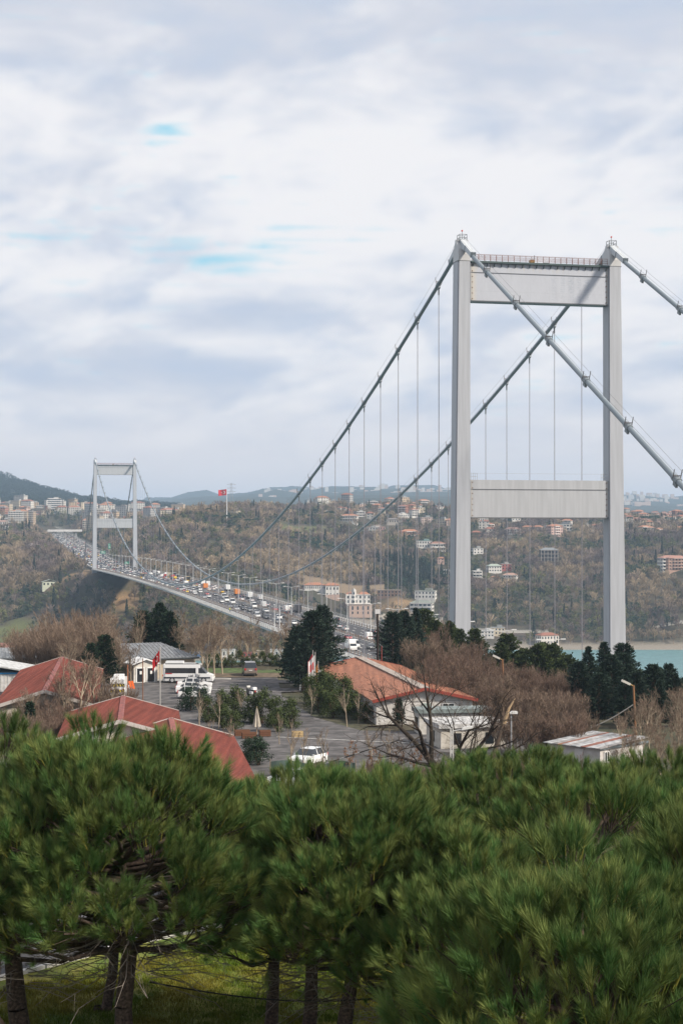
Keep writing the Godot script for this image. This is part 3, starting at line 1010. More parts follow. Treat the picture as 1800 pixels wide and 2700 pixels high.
func far_shore() -> void:
	rng.seed = 101
	highway()
	var W := Color(0.74, 0.73, 0.71)
	var C := Color(0.66, 0.58, 0.45)
	# named houses on the hillside
	house("ridge_block", "yellow three-storey block with red roof highest on the ridge right of the cables", "building", "", 136, -2344, 24, 14, 12, 0.1, Color(0.70, 0.60, 0.40), "hip", RED, 3)
	house("ridge_block", "small grey block beside the yellow block on the ridge", "building", "", 116, -2342, 11, 10, 7, 0.1, Color(0.38, 0.38, 0.38), "flat", LGREY, 2)
	house("brick_house", "dark brown square house below the ridge with flat red roof", "house", "", 9, -2148, 10, 10, 9, 0.4, Color(0.25, 0.14, 0.11), "flat", RED, 3)
	house("gabled_house", "tiny white gabled house among trees near the ridge park", "house", "", -20, -2154, 6, 6, 4.5, 0.0, W, "gable", Color(0.3, 0.3, 0.3), 1, {"rh": 2.2})
	house("villa", "long white villa with low orange roof above the wood", "villa", "", 10, -2032, 21, 11, 7, -0.2, W, "hip", ORANGE, 2, {"balcony": true})
	house("mansion", "dusky pink mansion with pale corner pillars below the ridge", "mansion", "", 40, -2000, 25, 13, 9, 0.15, Color(0.45, 0.29, 0.26), "flat", Color(0.5, 0.42, 0.38), 2, {"balcony": true, "bw": 0.4})
	house("hill_house", "low house with grey-brown roof beside the pink mansion", "house", "", 64, -2048, 15, 10, 4.5, 0.0, Color(0.5, 0.46, 0.42), "hip", Color(0.28, 0.24, 0.22), 1)
	house("gabled_house", "white gabled house below the large pink roof on the ridge", "house", "", 81, -2148, 14, 10, 7, 0.3, W, "gable", W, 2, {"rh": 3.0})
	house("hill_house", "pale pink stepped house right of the white gabled house", "house", "", 109, -2102, 15, 11, 9, 0.2, Color(0.60, 0.48, 0.44), "flat", LGREY, 3)
	house("terracotta_house", "terracotta house with wide orange roof and pillared upper balcony", "house", "", 79, -1896, 22, 12, 8.5, 0.2, Color(0.52, 0.27, 0.18), "hip", ORANGE, 2, {"balcony": true, "bw": 0.5})
	house("hill_house", "white house with teal flat roof beneath the terracotta house", "house", "", 92, -1816, 17, 11, 7.5, 0.0, W, "flat", Color(0.32, 0.45, 0.43), 2)
	house("hill_house", "white house with broad brown roof right of teal-roofed house", "house", "", 106, -1806, 17, 11, 8, 0.1, W, "hip", Color(0.40, 0.2, 0.14), 2, {"balcony": true})
	house("hill_house", "little red-roofed house beside the near tower's left leg", "house", "", 117, -1848, 8, 7, 5, 0.0, C, "hip", RED, 1)
	house("hut", "small cream cube hut standing alone in the wood", "hut", "", 48, -1722, 6.5, 6, 5, 0.0, Color(0.62, 0.52, 0.44), "flat", Color(0.5, 0.36, 0.3), 1, {"top": false})
	house("hill_house", "small pink house close to the near tower's left leg", "house", "", 105, -1728, 7, 6, 5, 0.0, Color(0.6, 0.42, 0.36), "hip", ORANGE, 2)
	house("hill_house", "low white house on the road near the tower's left leg", "house", "", 109, -1688, 7, 6, 4, 0.0, W, "flat", W, 1)
	# the waterside mansion and its walls
	house("old_mansion", "white two-storey mansion with orange roof beside the turreted villa", "mansion", "", -9, -1502, 12.5, 11, 11, 0.12, W, "hip", ORANGE, 2, {"bay": 2.6, "ww": 1.2, "wh": 2.4, "base": Color(0.52, 0.38, 0.32), "base_h": 2.8})
	house("long_house", "long low white house with orange and brown roof by the old mansion", "house", "", -25, -1506, 19, 9, 4.2, 0.1, W, "hip", ORANGE, 1, {"bay": 1.9, "ww": 0.8, "rh": 2.2})
	villa()
	house("outbuilding", "low white house with orange roof behind the turreted villa", "house", "", 15, -1496, 20, 8, 5.5, 0.05, W, "hip", ORANGE, 1)
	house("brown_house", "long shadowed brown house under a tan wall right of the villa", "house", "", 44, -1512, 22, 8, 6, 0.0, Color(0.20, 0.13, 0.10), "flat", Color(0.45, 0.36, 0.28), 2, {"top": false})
	house("modern_villa", "white modern villa with sloping grey-green roof near the shore", "villa", "", 73, -1484, 20, 13, 7, -0.25, W, "hip", Color(0.33, 0.36, 0.31), 2, {"bay": 4.0, "ww": 2.6, "balcony": true})
	house("modern_villa", "upper white villa with flat grey-green roof behind the modern villa", "villa", "", 78, -1512, 19, 11, 7, -0.2, W, "flat", Color(0.40, 0.42, 0.37), 2)
	for a in [["tan stone retaining wall behind the waterside mansions", -2.0, -1522.0, 86.0, 9.0, Color(0.45, 0.35, 0.25), 0.05], ["low white garden wall below the modern villa", 76.0, -1466.0, 34.0, 5.5, Color(0.66, 0.63, 0.57), 0.05], ["cream sea wall below the turreted villa", 4.0, -1440.0, 60.0, 5.0, Color(0.60, 0.52, 0.44), 0.0], ["broken white wall on the slope right of the villa", 40.0, -1462.0, 22.0, 5.0, Color(0.60, 0.56, 0.50), 0.3], ["pale terrace wall under the pink four-storey house", 290.0, -1940.0, 40.0, 4.0, Color(0.58, 0.53, 0.46), 0.0], ["white shore road wall left of the near tower's right leg", 150.0, -1440.0, 70.0, 2.2, Color(0.62, 0.60, 0.56), 0.0], ["white shore road wall right of the near tower", 330.0, -1446.0, 110.0, 2.0, Color(0.62, 0.60, 0.56), 0.0]]:
		var wn := MB.new()
		wn.col = a[5]
		var k := int(a[3] / 6.0)
		for i in k:
			var px: float = (i - k / 2.0) * 6.0 + 3.0
			var gy := fh(a[1] + px * cos(a[6]), a[2] - px * sin(a[6]))
			wn.box(Vector3(px, gy + a[4] / 2 - 2.0, 0), Vector3(6.0, a[4] + 4.0, 0.8))
			wn.box(Vector3(px, gy + a[4] + 0.1, 0), Vector3(6.0, 0.25, 1.2))
		var wo := put("garden_wall", wn, M.plaster)
		wo.position = Vector3(a[1], 0, a[2])
		wo.rotation.y = a[6]
		tag(wo, a[0], "wall")
		cleared.append([a[1], a[2], a[3] * 0.3, 3.0])
	# between the tower's legs
	house("hill_house", "white flat-roofed house just under the lower crossbeam's left end", "house", "", 183, -2114, 14, 10, 7, 0.1, W, "hip", Color(0.5, 0.4, 0.36), 2)
	house("hill_house", "red-brown house touching the near tower's left leg", "house", "", 162, -1966, 11, 9, 7, 0.2, Color(0.40, 0.2, 0.14), "hip", RED, 2)
	house("hill_house", "large white terraced house with brown roofs above a grass slope", "house", "", 206, -1962, 18, 11, 9, -0.3, W, "hip", Color(0.38, 0.2, 0.15), 3, {"balcony": true, "bw": 0.6})
	house("pink_block", "pink four-storey house with hip roof between the tower legs", "house", "", 252, -1932, 16, 12, 12, 0.45, Color(0.66, 0.47, 0.42), "hip", ORANGE, 4, {"balcony": true, "bw": 0.4, "bc": Color(0.78, 0.76, 0.74)})
	house("hill_house", "white terraced modern house behind the pink four-storey house", "house", "", 277, -2046, 24, 12, 8, 0.0, W, "flat", Color(0.25, 0.26, 0.28), 2, {"bay": 4, "ww": 3.0})
	house("hill_house", "sandy house under the middle of the lower crossbeam", "house", "", 283, -2166, 14, 10, 7, 0.0, C, "hip", RED, 2)
	house("hill_house", "white house right of the sandy house under the crossbeam", "house", "", 309, -2238, 16, 10, 7, 0.2, W, "flat", LGREY, 2)
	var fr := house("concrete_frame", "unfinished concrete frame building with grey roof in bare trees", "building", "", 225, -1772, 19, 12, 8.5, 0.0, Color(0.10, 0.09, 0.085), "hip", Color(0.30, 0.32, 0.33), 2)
	var cf := MB.new()
	cf.col = Color(0.48, 0.45, 0.42)
	for k in 6:
		cf.box(Vector3(-9 + k * 3.6, 1.5, 6.8), Vector3(0.5, 14, 0.5))
	for y in [0.0, 4.2, 8.2]:
		cf.box(Vector3(0, y, 6.6), Vector3(19, 0.4, 1.6))
	put("concrete_columns", cf, M.plaster, fr, "stuff")
	house("hill_house", "white house at left leg level with the concrete frame", "house", "", 146, -1756, 11, 9, 6, 0.2, W, "flat", Color(0.5, 0.5, 0.48), 2)
	house("hill_house", "white two-storey balcony house beside the left tower leg", "house", "", 139, -1676, 10, 9, 6, 0.1, W, "flat", W, 2, {"balcony": true})
	house("hill_house", "house with pale green roof and white gables between the legs", "house", "", 158, -1692, 14, 10, 6, 0.2, W, "hip", Color(0.50, 0.57, 0.49), 2)
	house("red_house", "dark red cube house right of the pale green roof", "house", "", 170, -1698, 11, 9, 6, 0.3, Color(0.33, 0.11, 0.10), "flat", Color(0.5, 0.46, 0.44), 2)
	house("hill_house", "white house with pink roof below the dark red cube house", "house", "", 171, -1652, 14, 10, 6, -0.3, W, "hip", Color(0.60, 0.36, 0.27), 2, {"balcony": true})
	house("hill_house", "low orange-roofed house below the pale green roof", "house", "", 156, -1658, 9, 7, 3.6, 0.0, C, "hip", ORANGE, 1)
	house("shore_house", "white flat shore house behind the cedars left of the water", "house", "", 126, -1428, 14, 9, 5, 0.0, W, "flat", W, 2)
	house("shore_house", "beige shore house right of the white flat shore house", "house", "", 137, -1434, 12, 9, 6, 0.0, C, "flat", LGREY, 2)
	house("shore_house", "big white house with red roof on the waterline between the legs", "house", "", 178, -1414, 17, 11, 8, 0.35, Color(0.75, 0.72, 0.68), "hip", RED, 2)
	house("white_block", "white four-storey terraced block with salmon roof at right edge", "building", "", 334, -1662, 21, 13, 14, 0.25, W, "hip", Color(0.58, 0.30, 0.22), 4, {"balcony": true, "bay": 4.0, "ww": 2.4})
	house("pink_block", "salmon pink balcony block in front of the white terraced block", "building", "", 331, -1612, 19, 12, 12, 0.05, Color(0.62, 0.40, 0.31), "hip", Color(0.58, 0.30, 0.22), 4, {"balcony": true, "bw": 0.5, "bc": Color(0.6, 0.45, 0.38)})
	house("hill_house", "long cream modern house below the right-hand ridge", "house", "", 396, -2024, 20, 11, 6.5, 0.2, Color(0.68, 0.64, 0.54), "flat", Color(0.6, 0.57, 0.5), 1)
	house("hill_house", "small white house just right of the near tower on the ridge", "house", "", 376, -2134, 9, 8, 6, 0.0, W, "hip", RED, 2)
	house("hill_house", "low red-roofed house just right of the near tower", "house", "", 358, -2022, 12, 8, 4, 0.0, C, "gable", RED, 1)
	house("hill_house", "house with brown roof beside the round pines at right", "house", "", 405, -2170, 11, 9, 5, 0.2, C, "hip", Color(0.35, 0.2, 0.15), 2)
	house("hill_house", "wide pink-roofed house at the right edge below the suburb", "house", "", 433, -2090, 15, 10, 6, 0.0, Color(0.66, 0.55, 0.5), "hip", ORANGE, 2)
	# left of the far tower
	house("hill_house", "white house with pink roof at the left edge under the city", "house", "", -468, -2252, 12, 9, 8, 0.2, W, "hip", Color(0.55, 0.35, 0.28), 2)
	house("hill_house", "low white house below the pink-roofed house at left edge", "house", "", -435, -2110, 12, 8, 5.5, 0.0, W, "flat", W, 1)
	house("blue_villa", "blue-walled villa with wide pale hip roof left of the highway", "villa", "", -330, -1760, 20, 12, 5.5, 0.3, Color(0.10, 0.19, 0.27), "hip", Color(0.48, 0.46, 0.46), 2, {"bay": 3, "ww": 2.0})
	house("hill_house", "long pale green gabled house on the slope left of the bridge", "house", "", -255, -1426, 13, 8, 3.6, 0.25, Color(0.62, 0.66, 0.54), "sidegable", Color(0.60, 0.64, 0.54), 1, {"rh": 2.0})
	house("apartment_block", "tall cream apartment block with red roof behind the flag hill", "building", "", -264, -2494, 28, 14, 17, 0.3, Color(0.68, 0.60, 0.46), "hip", RED, 6, {"balcony": true, "bw": 0.4})
	house("hill_house", "pink house with tiled roof seen between the far tower's legs", "house", "", -280, -2132, 12, 9, 6, 0.0, Color(0.5, 0.3, 0.25), "hip", RED, 2)
	house("colonnade_hall", "very long pinkish hall with a colonnade on the skyline", "hall", "", -287, -2866, 76, 14, 8, -0.06, Color(0.55, 0.42, 0.36), "flat", Color(0.5, 0.4, 0.35), 1, {"bay": 3.0, "ww": 1.6, "wh": 4.5, "top": false, "y": 126.0})
	var ht := house("hotel", "white striped terraced hotel tower highest in the city", "hotel", "", -472, -2682, 21, 14, 20, 0.1, Color(0.16, 0.19, 0.22), "flat", W, 6, {"y": 133.0})
	var hb := MB.new()
	hb.col = Color(0.78, 0.78, 0.77)
	for f in 7:
		hb.box(Vector3(0.0 if f < 6 else -1.5, f * 3.3 + 0.6, 0), Vector3(22.5 if f < 6 else 15.0, 1.5, 15.5))
	put("floor_bands", hb, M.plaster, ht, "stuff")
	var rd := thing("round_hall", "cream round hall with low conical roof beside the flagpole", "hall", Vector3(-126, fh(-126, -1975) - 1, -1975))
	var rm := MB.new()
	rm.col = Color(0.62, 0.55, 0.45)
	rm.tube(Vector3(0, -2, 0), Vector3(0, 5, 0), 7.5, 7.5, 20)
	put("wall", rm, M.plaster, rd)
	rm = MB.new()
	rm.col = Color(0.55, 0.47, 0.40)
	rm.tube(Vector3(0, 5, 0), Vector3(0, 7.5, 0), 8.2, 1.0, 20)
	put("roof", rm, M.roofing, rd)
	cleared.append([-126, -1975, 14, 7])
	# the city and the ridge rows
	var rows := [2275.0, 2345.0, 2420.0, 2500.0, 2590.0, 2680.0, 2775.0, 2870.0]
	for r in rows.size():
		var list := []
		var d: float = rows[r]
		var x: float = -0.245 * d
		var right: float = -0.140 * d if r < 2 else -0.092 * d
		while x < right:
			var zz := -d + rng.randf_range(-14, 14)
			var a := rand_block(x, zz, rng.randf() < 0.8)
			var b := to_bridge(x, zz)
			if absf(b.y) > 28.0 + a[2] * 0.5 or b.x > 2235.0:
				if not (r < 2 and rng.randf() < 0.2) and not (x > -0.12 * d and rng.randf() < 0.4):
					list.append(a)
			x += a[2] * rng.randf_range(1.0, 1.35) + 2.0
		filler(list, "the city's %s row" % nth(r), "city blocks beyond the highway")
	for r in 3:
		var list := []
		var d: float = [2290.0, 2385.0, 2480.0][r]
		var x: float = -0.012 * d
		while x < 0.075 * d:
			var a := rand_block(x, -d + rng.randf_range(-18, 18), rng.randf() < 0.35)
			if Vector2(x - 136, a[1] + 2344).length() > 34 and Vector2(x - 116, a[1] + 2342).length() > 16:
				a[6] = "hip" if rng.randf() < 0.75 else "flat"
				a[7] = RED if rng.randf() < 0.5 else ORANGE
				if a[6] == "flat": a[7] = LGREY
				list.append(a)
			x += a[2] * rng.randf_range(1.1, 1.6) + 3.0
		filler(list, "the ridge's %s row" % nth(r), "houses along the wooded ridge")
	for r in 4:
		var list := []
		var d: float = [2330.0, 2440.0, 2560.0, 2690.0][r]
		var x: float = 0.168 * d
		while x < 0.218 * d:
			var a := rand_block(x, -d + rng.randf_range(-25, 25), false)
			a[6] = "hip"
			a[7] = RED if rng.randf() < 0.6 else ORANGE
			list.append(a)
			x += a[2] * rng.randf_range(1.0, 1.4) + 2.0
		filler(list, "the suburb's %s row" % nth(r), "red-roofed suburb at the right")
	var scat := []
	for k in 64:
		var d := rng.randf_range(1960, 2230)
		var kk := rng.randf_range(-0.005, 0.20)
		var ok := true
		for c in cleared:
			if Vector2(kk * d - c[0], d + c[1]).length() < c[2] + 9: ok = false
		if ok and grassy(Vector3(kk * d, 0, -d)) < 0.3:
			var a := rand_block(kk * d, -d, false)
			a[6] = "hip" if rng.randf() < 0.7 else "flat"
			a[7] = (RED if rng.randf() < 0.5 else ORANGE) if a[6] == "hip" else LGREY
			scat.append(a)
	filler(scat, "the scattered hillside houses", "houses among hillside trees")
	landmarks()

func villa() -> void:
	var W := Color(0.78, 0.76, 0.74)
	var t := thing("turreted_villa", "white waterside villa with domed corner turret on a pink base", "villa", Vector3(15, 26, -1458), 0.06)
	var m := MB.new()
	m.col = W
	m.box(Vector3(-0.5, 13.2, 0), Vector3(21, 8.4, 12))
	m.box(Vector3(-8.5, 13.2, 4), Vector3(6, 8.4, 6))
	put("wall", m, M.plaster, t)
	m = MB.new()
	m.col = Color(0.60, 0.44, 0.37)
	m.box(Vector3(1.5, 3.0, 1.0), Vector3(20.5, 12.0, 12))
	put("base_storey", m, M.plaster, t)
	m = MB.new()
	m.col = Color(0.74, 0.66, 0.60)
	m.box(Vector3(0, 9.1, 0.6), Vector3(22, 0.5, 14))
	m.box(Vector3(-0.5, 17.5, 0), Vector3(21.8, 0.4, 12.8))
	put("cornice", m, M.plaster, t, "stuff")
	m = MB.new()
	m.col = ORANGE
	for q in [[-6.5, 9.0, 0.0], [5.0, 9.0, -1.0]]:
		var a := MB.new()
		a.col = ORANGE
		hip_roof(a, q[1], 9, 17.8, 2.0, 0.3)
		var o := put("roof", a, M.roofing, t)
		o.position = Vector3(q[0], 0, q[2])
	var tu := MB.new()
	tu.col = W
	tu.tube(Vector3(-4.2, 9, 5.2), Vector3(-4.2, 20.5, 5.2), 1.9, 1.9, 8)
	tu.cone_cap(Vector3(-4.2, 20.5, 5.2), Vector3.UP, 2.1, 0.0, 8)
	for k in 4:
		tu.tube(Vector3(-4.2, 20.5 + [0.0, 1.0, 1.8, 2.3][k], 5.2), Vector3(-4.2, 20.5 + [1.0, 1.8, 2.3, 3.4][k], 5.2), [2.0, 1.75, 1.2, 0.35][k], [1.75, 1.2, 0.35, 0.05][k], 10)
	put("turret", tu, M.plaster, t)
	m = MB.new()
	for k in 6:
		for f in 2:
			m.box(Vector3(-9.6 + k * 3.7, 11.4 + f * 3.9, 6.02 if k > 1 else 7.02), Vector3(1.3, 2.3, 0.15))
	for k in 4:
		m.box(Vector3(-5.5 + k * 4.6, 5.6, 7.0), Vector3(1.3, 3.2, 0.15))
		m.box(Vector3(-5.5 + k * 4.6, 1.4, 7.0), Vector3(1.1, 2.2, 0.15))
	for f in 3:
		m.box(Vector3(-4.2, 11.4 + f * 3.7, 7.1), Vector3(1.0, 1.9, 0.15))
	put("windows", m, M.glass, t, "stuff")
	cleared.append([15, -1452, 20, 10])

func flag_cloth(m: MB, w: float, h: float, amp: float, droop := 0.0) -> void:      # flies along -x from the pole at the origin, top edge at y = 0
	for i in 12:
		for j in 6:
			var p := []
			for q in [[i, j], [i + 1, j], [i + 1, j + 1], [i, j + 1]]:
				p.append(flag_point(q[0] / 12.0, q[1] / 6.0, w, h, amp, droop))
			m.quad(p[3], p[2], p[1], p[0])

func flag_point(u: float, v: float, w: float, h: float, amp: float, droop: float) -> Vector3:
	return Vector3(-u * w * (1.0 - droop * 0.72), -v * h - u * w * (0.10 + droop * 0.55), sin(u * 7.0 + v * 1.2) * amp * u + sin(u * 19.0) * amp * droop * 0.6)

func crescent(called: String, parent: Node, w: float, h: float, amp: float, droop: float) -> void:
	for side in [-1.0, 1.0]:
		var m := MB.new()
		m.col = Color(0.8, 0.8, 0.8)
		var off := Vector3(0, 0, side * 0.03)
		var f := func(x, y): return flag_point(x / w, 0.5 - y / h, w, h, amp, droop) + off
		var c0 := w * 0.36
		var r := h * 0.25
		var r2 := h * 0.20
		var dx := h * 0.0625
		for k in 22:
			var a := deg_to_rad(35 + k * 290.0 / 22)
			var b := deg_to_rad(35 + (k + 1) * 290.0 / 22)
			var p: Vector3 = f.call(c0 + cos(a) * r, sin(a) * r)
			var q: Vector3 = f.call(c0 + cos(b) * r, sin(b) * r)
			var ia := 0.38 + (a - 0.61) * 1.0
			var pi_: Vector3 = f.call(c0 + dx + cos(lerpf(a, PI, -0.12)) * r2, sin(lerpf(a, PI, -0.12)) * r2)
			var qi: Vector3 = f.call(c0 + dx + cos(lerpf(b, PI, -0.12)) * r2, sin(lerpf(b, PI, -0.12)) * r2)
			m.quad(p, q, qi, pi_)
		var sc := c0 + h * 0.36
		for k in 5:
			var a := PI + TAU * k / 5
			var tip: Vector3 = f.call(sc + cos(a) * h * 0.125, sin(a) * h * 0.125)
			var l: Vector3 = f.call(sc + cos(a + 0.63) * h * 0.05, sin(a + 0.63) * h * 0.05)
			var rr: Vector3 = f.call(sc + cos(a - 0.63) * h * 0.05, sin(a - 0.63) * h * 0.05)
			var mid: Vector3 = f.call(sc, 0.0)
			m.quad(mid, rr, tip, l)
		put(called, m, M.plaster, parent)

func landmarks() -> void:
	# the great flag on the hill
	var fy := fh(-127, -1808)
	var fl := thing("flagpole", "tall white flagpole flying a red crescent flag on the wooded hill", "flagpole", Vector3(-127, fy, -1808))
	var m := MB.new()
	m.col = Color(0.75, 0.75, 0.76)
	m.tube(Vector3(0, -2, 0), Vector3(0, 40, 0), 0.55, 0.28, 8)
	put("pole", m, M.paint, fl)
	var fg := sub("flag", fl)
	fg.position = Vector3(-0.4, 39.5, 0)
	m = MB.new()
	m.col = Color(0.56, 0.02, 0.03)
	flag_cloth(m, 9.0, 6.6, 0.9)
	put("cloth", m, M.plaster, fg)
	crescent("emblem", fg, 9.0, 6.6, 0.9, 0.0)
	# minaret
	var mi := thing("minaret", "slim white minaret on the ridge skyline", "minaret", Vector3(-54, fh(-54, -2640) - 2, -2640))
	m = MB.new()
	m.col = Color(0.72, 0.71, 0.70)
	m.tube(Vector3.ZERO, Vector3(0, 17, 0), 1.3, 1.1, 10)
	m.tube(Vector3(0, 12.5, 0), Vector3(0, 13.5, 0), 1.3, 1.9, 10)
	put("shaft", m, M.plaster, mi)
	m = MB.new()
	m.col = Color(0.35, 0.37, 0.40)
	m.tube(Vector3(0, 17, 0), Vector3(0, 22, 0), 1.25, 0.05, 10)
	put("spire", m, M.plaster, mi)
	# lattice pylon
	var py := thing("lattice_pylon", "grey lattice power pylon behind the flag hill", "pylon", Vector3(-137, fh(-137, -2030) - 3, -2030))
	m = MB.new()
	m.col = Color(0.30, 0.32, 0.34)
	var lv := [[0.0, 3.6], [8.0, 2.8], [16.0, 2.0], [24.0, 1.3], [32.0, 0.9], [36.0, 0.5]]
	for i in lv.size() - 1:
		for k in 4:
			var s0 := Vector3([1, 1, -1, -1][k], 0, [1, -1, -1, 1][k])
			var s1 := Vector3([1, -1, -1, 1][k], 0, [-1, -1, 1, 1][k])
			var a: Vector3 = s0 * lv[i][1] + Vector3.UP * lv[i][0]
			var b: Vector3 = s0 * lv[i + 1][1] + Vector3.UP * lv[i + 1][0]
			var d: Vector3 = s1 * lv[i + 1][1] + Vector3.UP * lv[i + 1][0]
			m.tube(a, b, 0.16, 0.16, 3)
			m.tube(a, d, 0.09, 0.09, 3)
	put("lattice_frame", m, M.paint, py)
	m = MB.new()
	m.col = Color(0.30, 0.32, 0.34)
	for y in [25.0, 29.5, 34.0]:
		m.tube(Vector3(-5.5, y, 0), Vector3(5.5, y, 0), 0.2, 0.2, 3)
		m.tube(Vector3(-5.5, y, 0), Vector3(0, y + 1.5, 0), 0.09, 0.09, 3)
		m.tube(Vector3(5.5, y, 0), Vector3(0, y + 1.5, 0), 0.09, 0.09, 3)
	put("crossarms", m, M.paint, py)
	# overpasses over the highway
	for q in [["grey road overpass on tall piers above the jammed highway", 2130.0, 98.5, 70.0, 1.4], ["white gantry bridge across the highway below the overpass", 1905.0, 99.5, 46.0, 1.9]]:
		var ov := thing("overpass", q[0], "overpass", on_bridge(q[1], 0, 0), asin(SA))
		m = MB.new()
		m.col = Color(0.34, 0.34, 0.35) if q[4] < 1.5 else Color(0.72, 0.71, 0.70)
		m.box(Vector3(0, q[2] + q[4] / 2, 0), Vector3(q[3], q[4], 9))
		put("deck", m, M.concrete, ov)
		m = MB.new()
		m.col = Color(0.55, 0.54, 0.53)
		m.box(Vector3(0, q[2] + q[4] + 0.5, 4.4), Vector3(q[3], 1.0, 0.15))
		put("parapet", m, M.concrete, ov)
		for x in [-0.31, 0.0, 0.33]:
			m = MB.new()
			m.col = Color(0.36, 0.35, 0.35)
			m.box(Vector3(x * q[3], q[2] - 6, 0), Vector3(1.8, 12, 5))
			put("pier", m, M.concrete, ov)
	# green direction signs
	for q in [["tall green direction sign beside the highway left of the far tower", 1420.0, 21.5, 7.0, 2.6, 6.0], ["green direction sign over the deck right of far tower's left leg", 1330.0, 8.0, 6.0, 5.0, 3.0], ["green direction sign by the far tower's right leg", 1120.0, 13.0, 3.5, 3.6, 2.2]]:
		var sg := thing("road_sign", q[0], "sign", on_bridge(q[1], q[2]), asin(SA))
		m = MB.new()
		m.col = Color(0.4, 0.4, 0.4)
		for s in [-0.3, 0.3]:
			m.box(Vector3(s * q[4], q[3] / 2, 0), Vector3(0.22, q[3], 0.22))
		put("posts", m, M.paint, sg, "stuff")
		m = MB.new()
		m.col = Color(0.01, 0.20, 0.12)
		m.box(Vector3(0, q[3] + q[5] / 2, 0.2), Vector3(q[4], q[5], 0.15))
		put("panel", m, M.paint, sg)
		m = MB.new()
		m.col = Color(0.75, 0.75, 0.75)
		for k in 3:
			m.box(Vector3(0.2 - k * 0.25, q[3] + q[5] * (0.25 + 0.25 * k), 0.29), Vector3(q[4] * (0.6 - 0.12 * k), q[5] * 0.09, 0.02))
		m.bar(Vector3(-q[4] * 0.3, q[3] + q[5] * 0.15, 0.3), Vector3(-q[4] * 0.05, q[3] + q[5] * 0.75, 0.3), 0.16, 0.02)
		put("arrow_and_lettering", m, M.paint, sg, "stuff")
	# dock, containers and boats of the left shore, seen through the bare trees
	var dock := MB.new()
	dock.col = Color(0.42, 0.36, 0.30)
	dock.box(Vector3(-100, 0.6, -1268), Vector3(130, 3.2, 16))
	tag(put("quay", dock, M.concrete), "stone quay along the left shore seen through bare trees", "", "", "structure")
	for k in 9:
		var q: Array = [["blue", Color(0.06, 0.16, 0.40)], ["white", Color(0.7, 0.7, 0.7)], ["orange", Color(0.5, 0.2, 0.08)], ["blue", Color(0.08, 0.2, 0.42)], ["tan", Color(0.5, 0.4, 0.28)], ["white", Color(0.7, 0.69, 0.66)], ["red", Color(0.4, 0.06, 0.05)], ["tan", Color(0.52, 0.42, 0.3)], ["white", Color(0.68, 0.68, 0.66)]][k]
		var b := house("quay_shed", "%s quay shed, %s from left along the left shore" % [q[0], nth(k)], "shed", "sheds on the quay", -150.0 + k * 12.5, -1270.0 + (k % 3) * 2.0, 10, 6, 3.2 + (k % 3) * 1.3, 0.0, q[1], "flat", q[1] * 0.9, 1, {"y": 2.2, "top": false})

# ------------------------------------------------------------------ the highway beyond the far tower
func highway() -> void:
	var r := MB.new()
	strip_world(r, -17.5, 17.5, 0.05, 1094.0, 2215.0)
	tag(put("highway", r, M.asphalt), "broad grey motorway climbing away from the bridge through the hills", "", "", "structure")
	var l := MB.new()
	for u in [-16.9, -1.0, 1.0, 16.9]:
		strip_world(l, u - 0.12, u + 0.12, 0.09, 1096.0, 2210.0)
	for s in [-1.0, 1.0]:
		for u in [4.1, 7.3, 10.5, 13.7]:
			var t := 1100.0
			while t < 1700.0:
				strip_world(l, s * u - 0.1, s * u + 0.1, 0.09, t, t + 4.5)
				t += DASH
	tag(put("motorway_markings", l, M.white_line), "white painted lane lines on the motorway", "", "", "stuff")
	for q in [["left", -18.2], ["middle", 0.0], ["right", 18.2]]:
		var b := MB.new()
		b.col = Color(0.40, 0.38, 0.35)
		var t := 1096.0
		while t < 2190.0:
			b.bar(on_bridge(t, q[1]) + Vector3.UP * 0.5, on_bridge(t + 24.0, q[1]) + Vector3.UP * 0.5, 0.35, 1.0)
			t += 24.0
		tag(put("crash_barrier", b, M.concrete), "concrete crash barrier along the motorway's %s" % q[0], "barrier")

func strip_world(m: MB, u0: float, u1: float, dy: float, ta: float, tb: float) -> void:
	var t := ta
	while t < tb - 0.01:
		var e := minf(t + 24.0, tb)
		m.quad(on_bridge(t, u0) + Vector3.UP * dy, on_bridge(t, u1) + Vector3.UP * dy, on_bridge(e, u1) + Vector3.UP * dy, on_bridge(e, u0) + Vector3.UP * dy)
		t = e

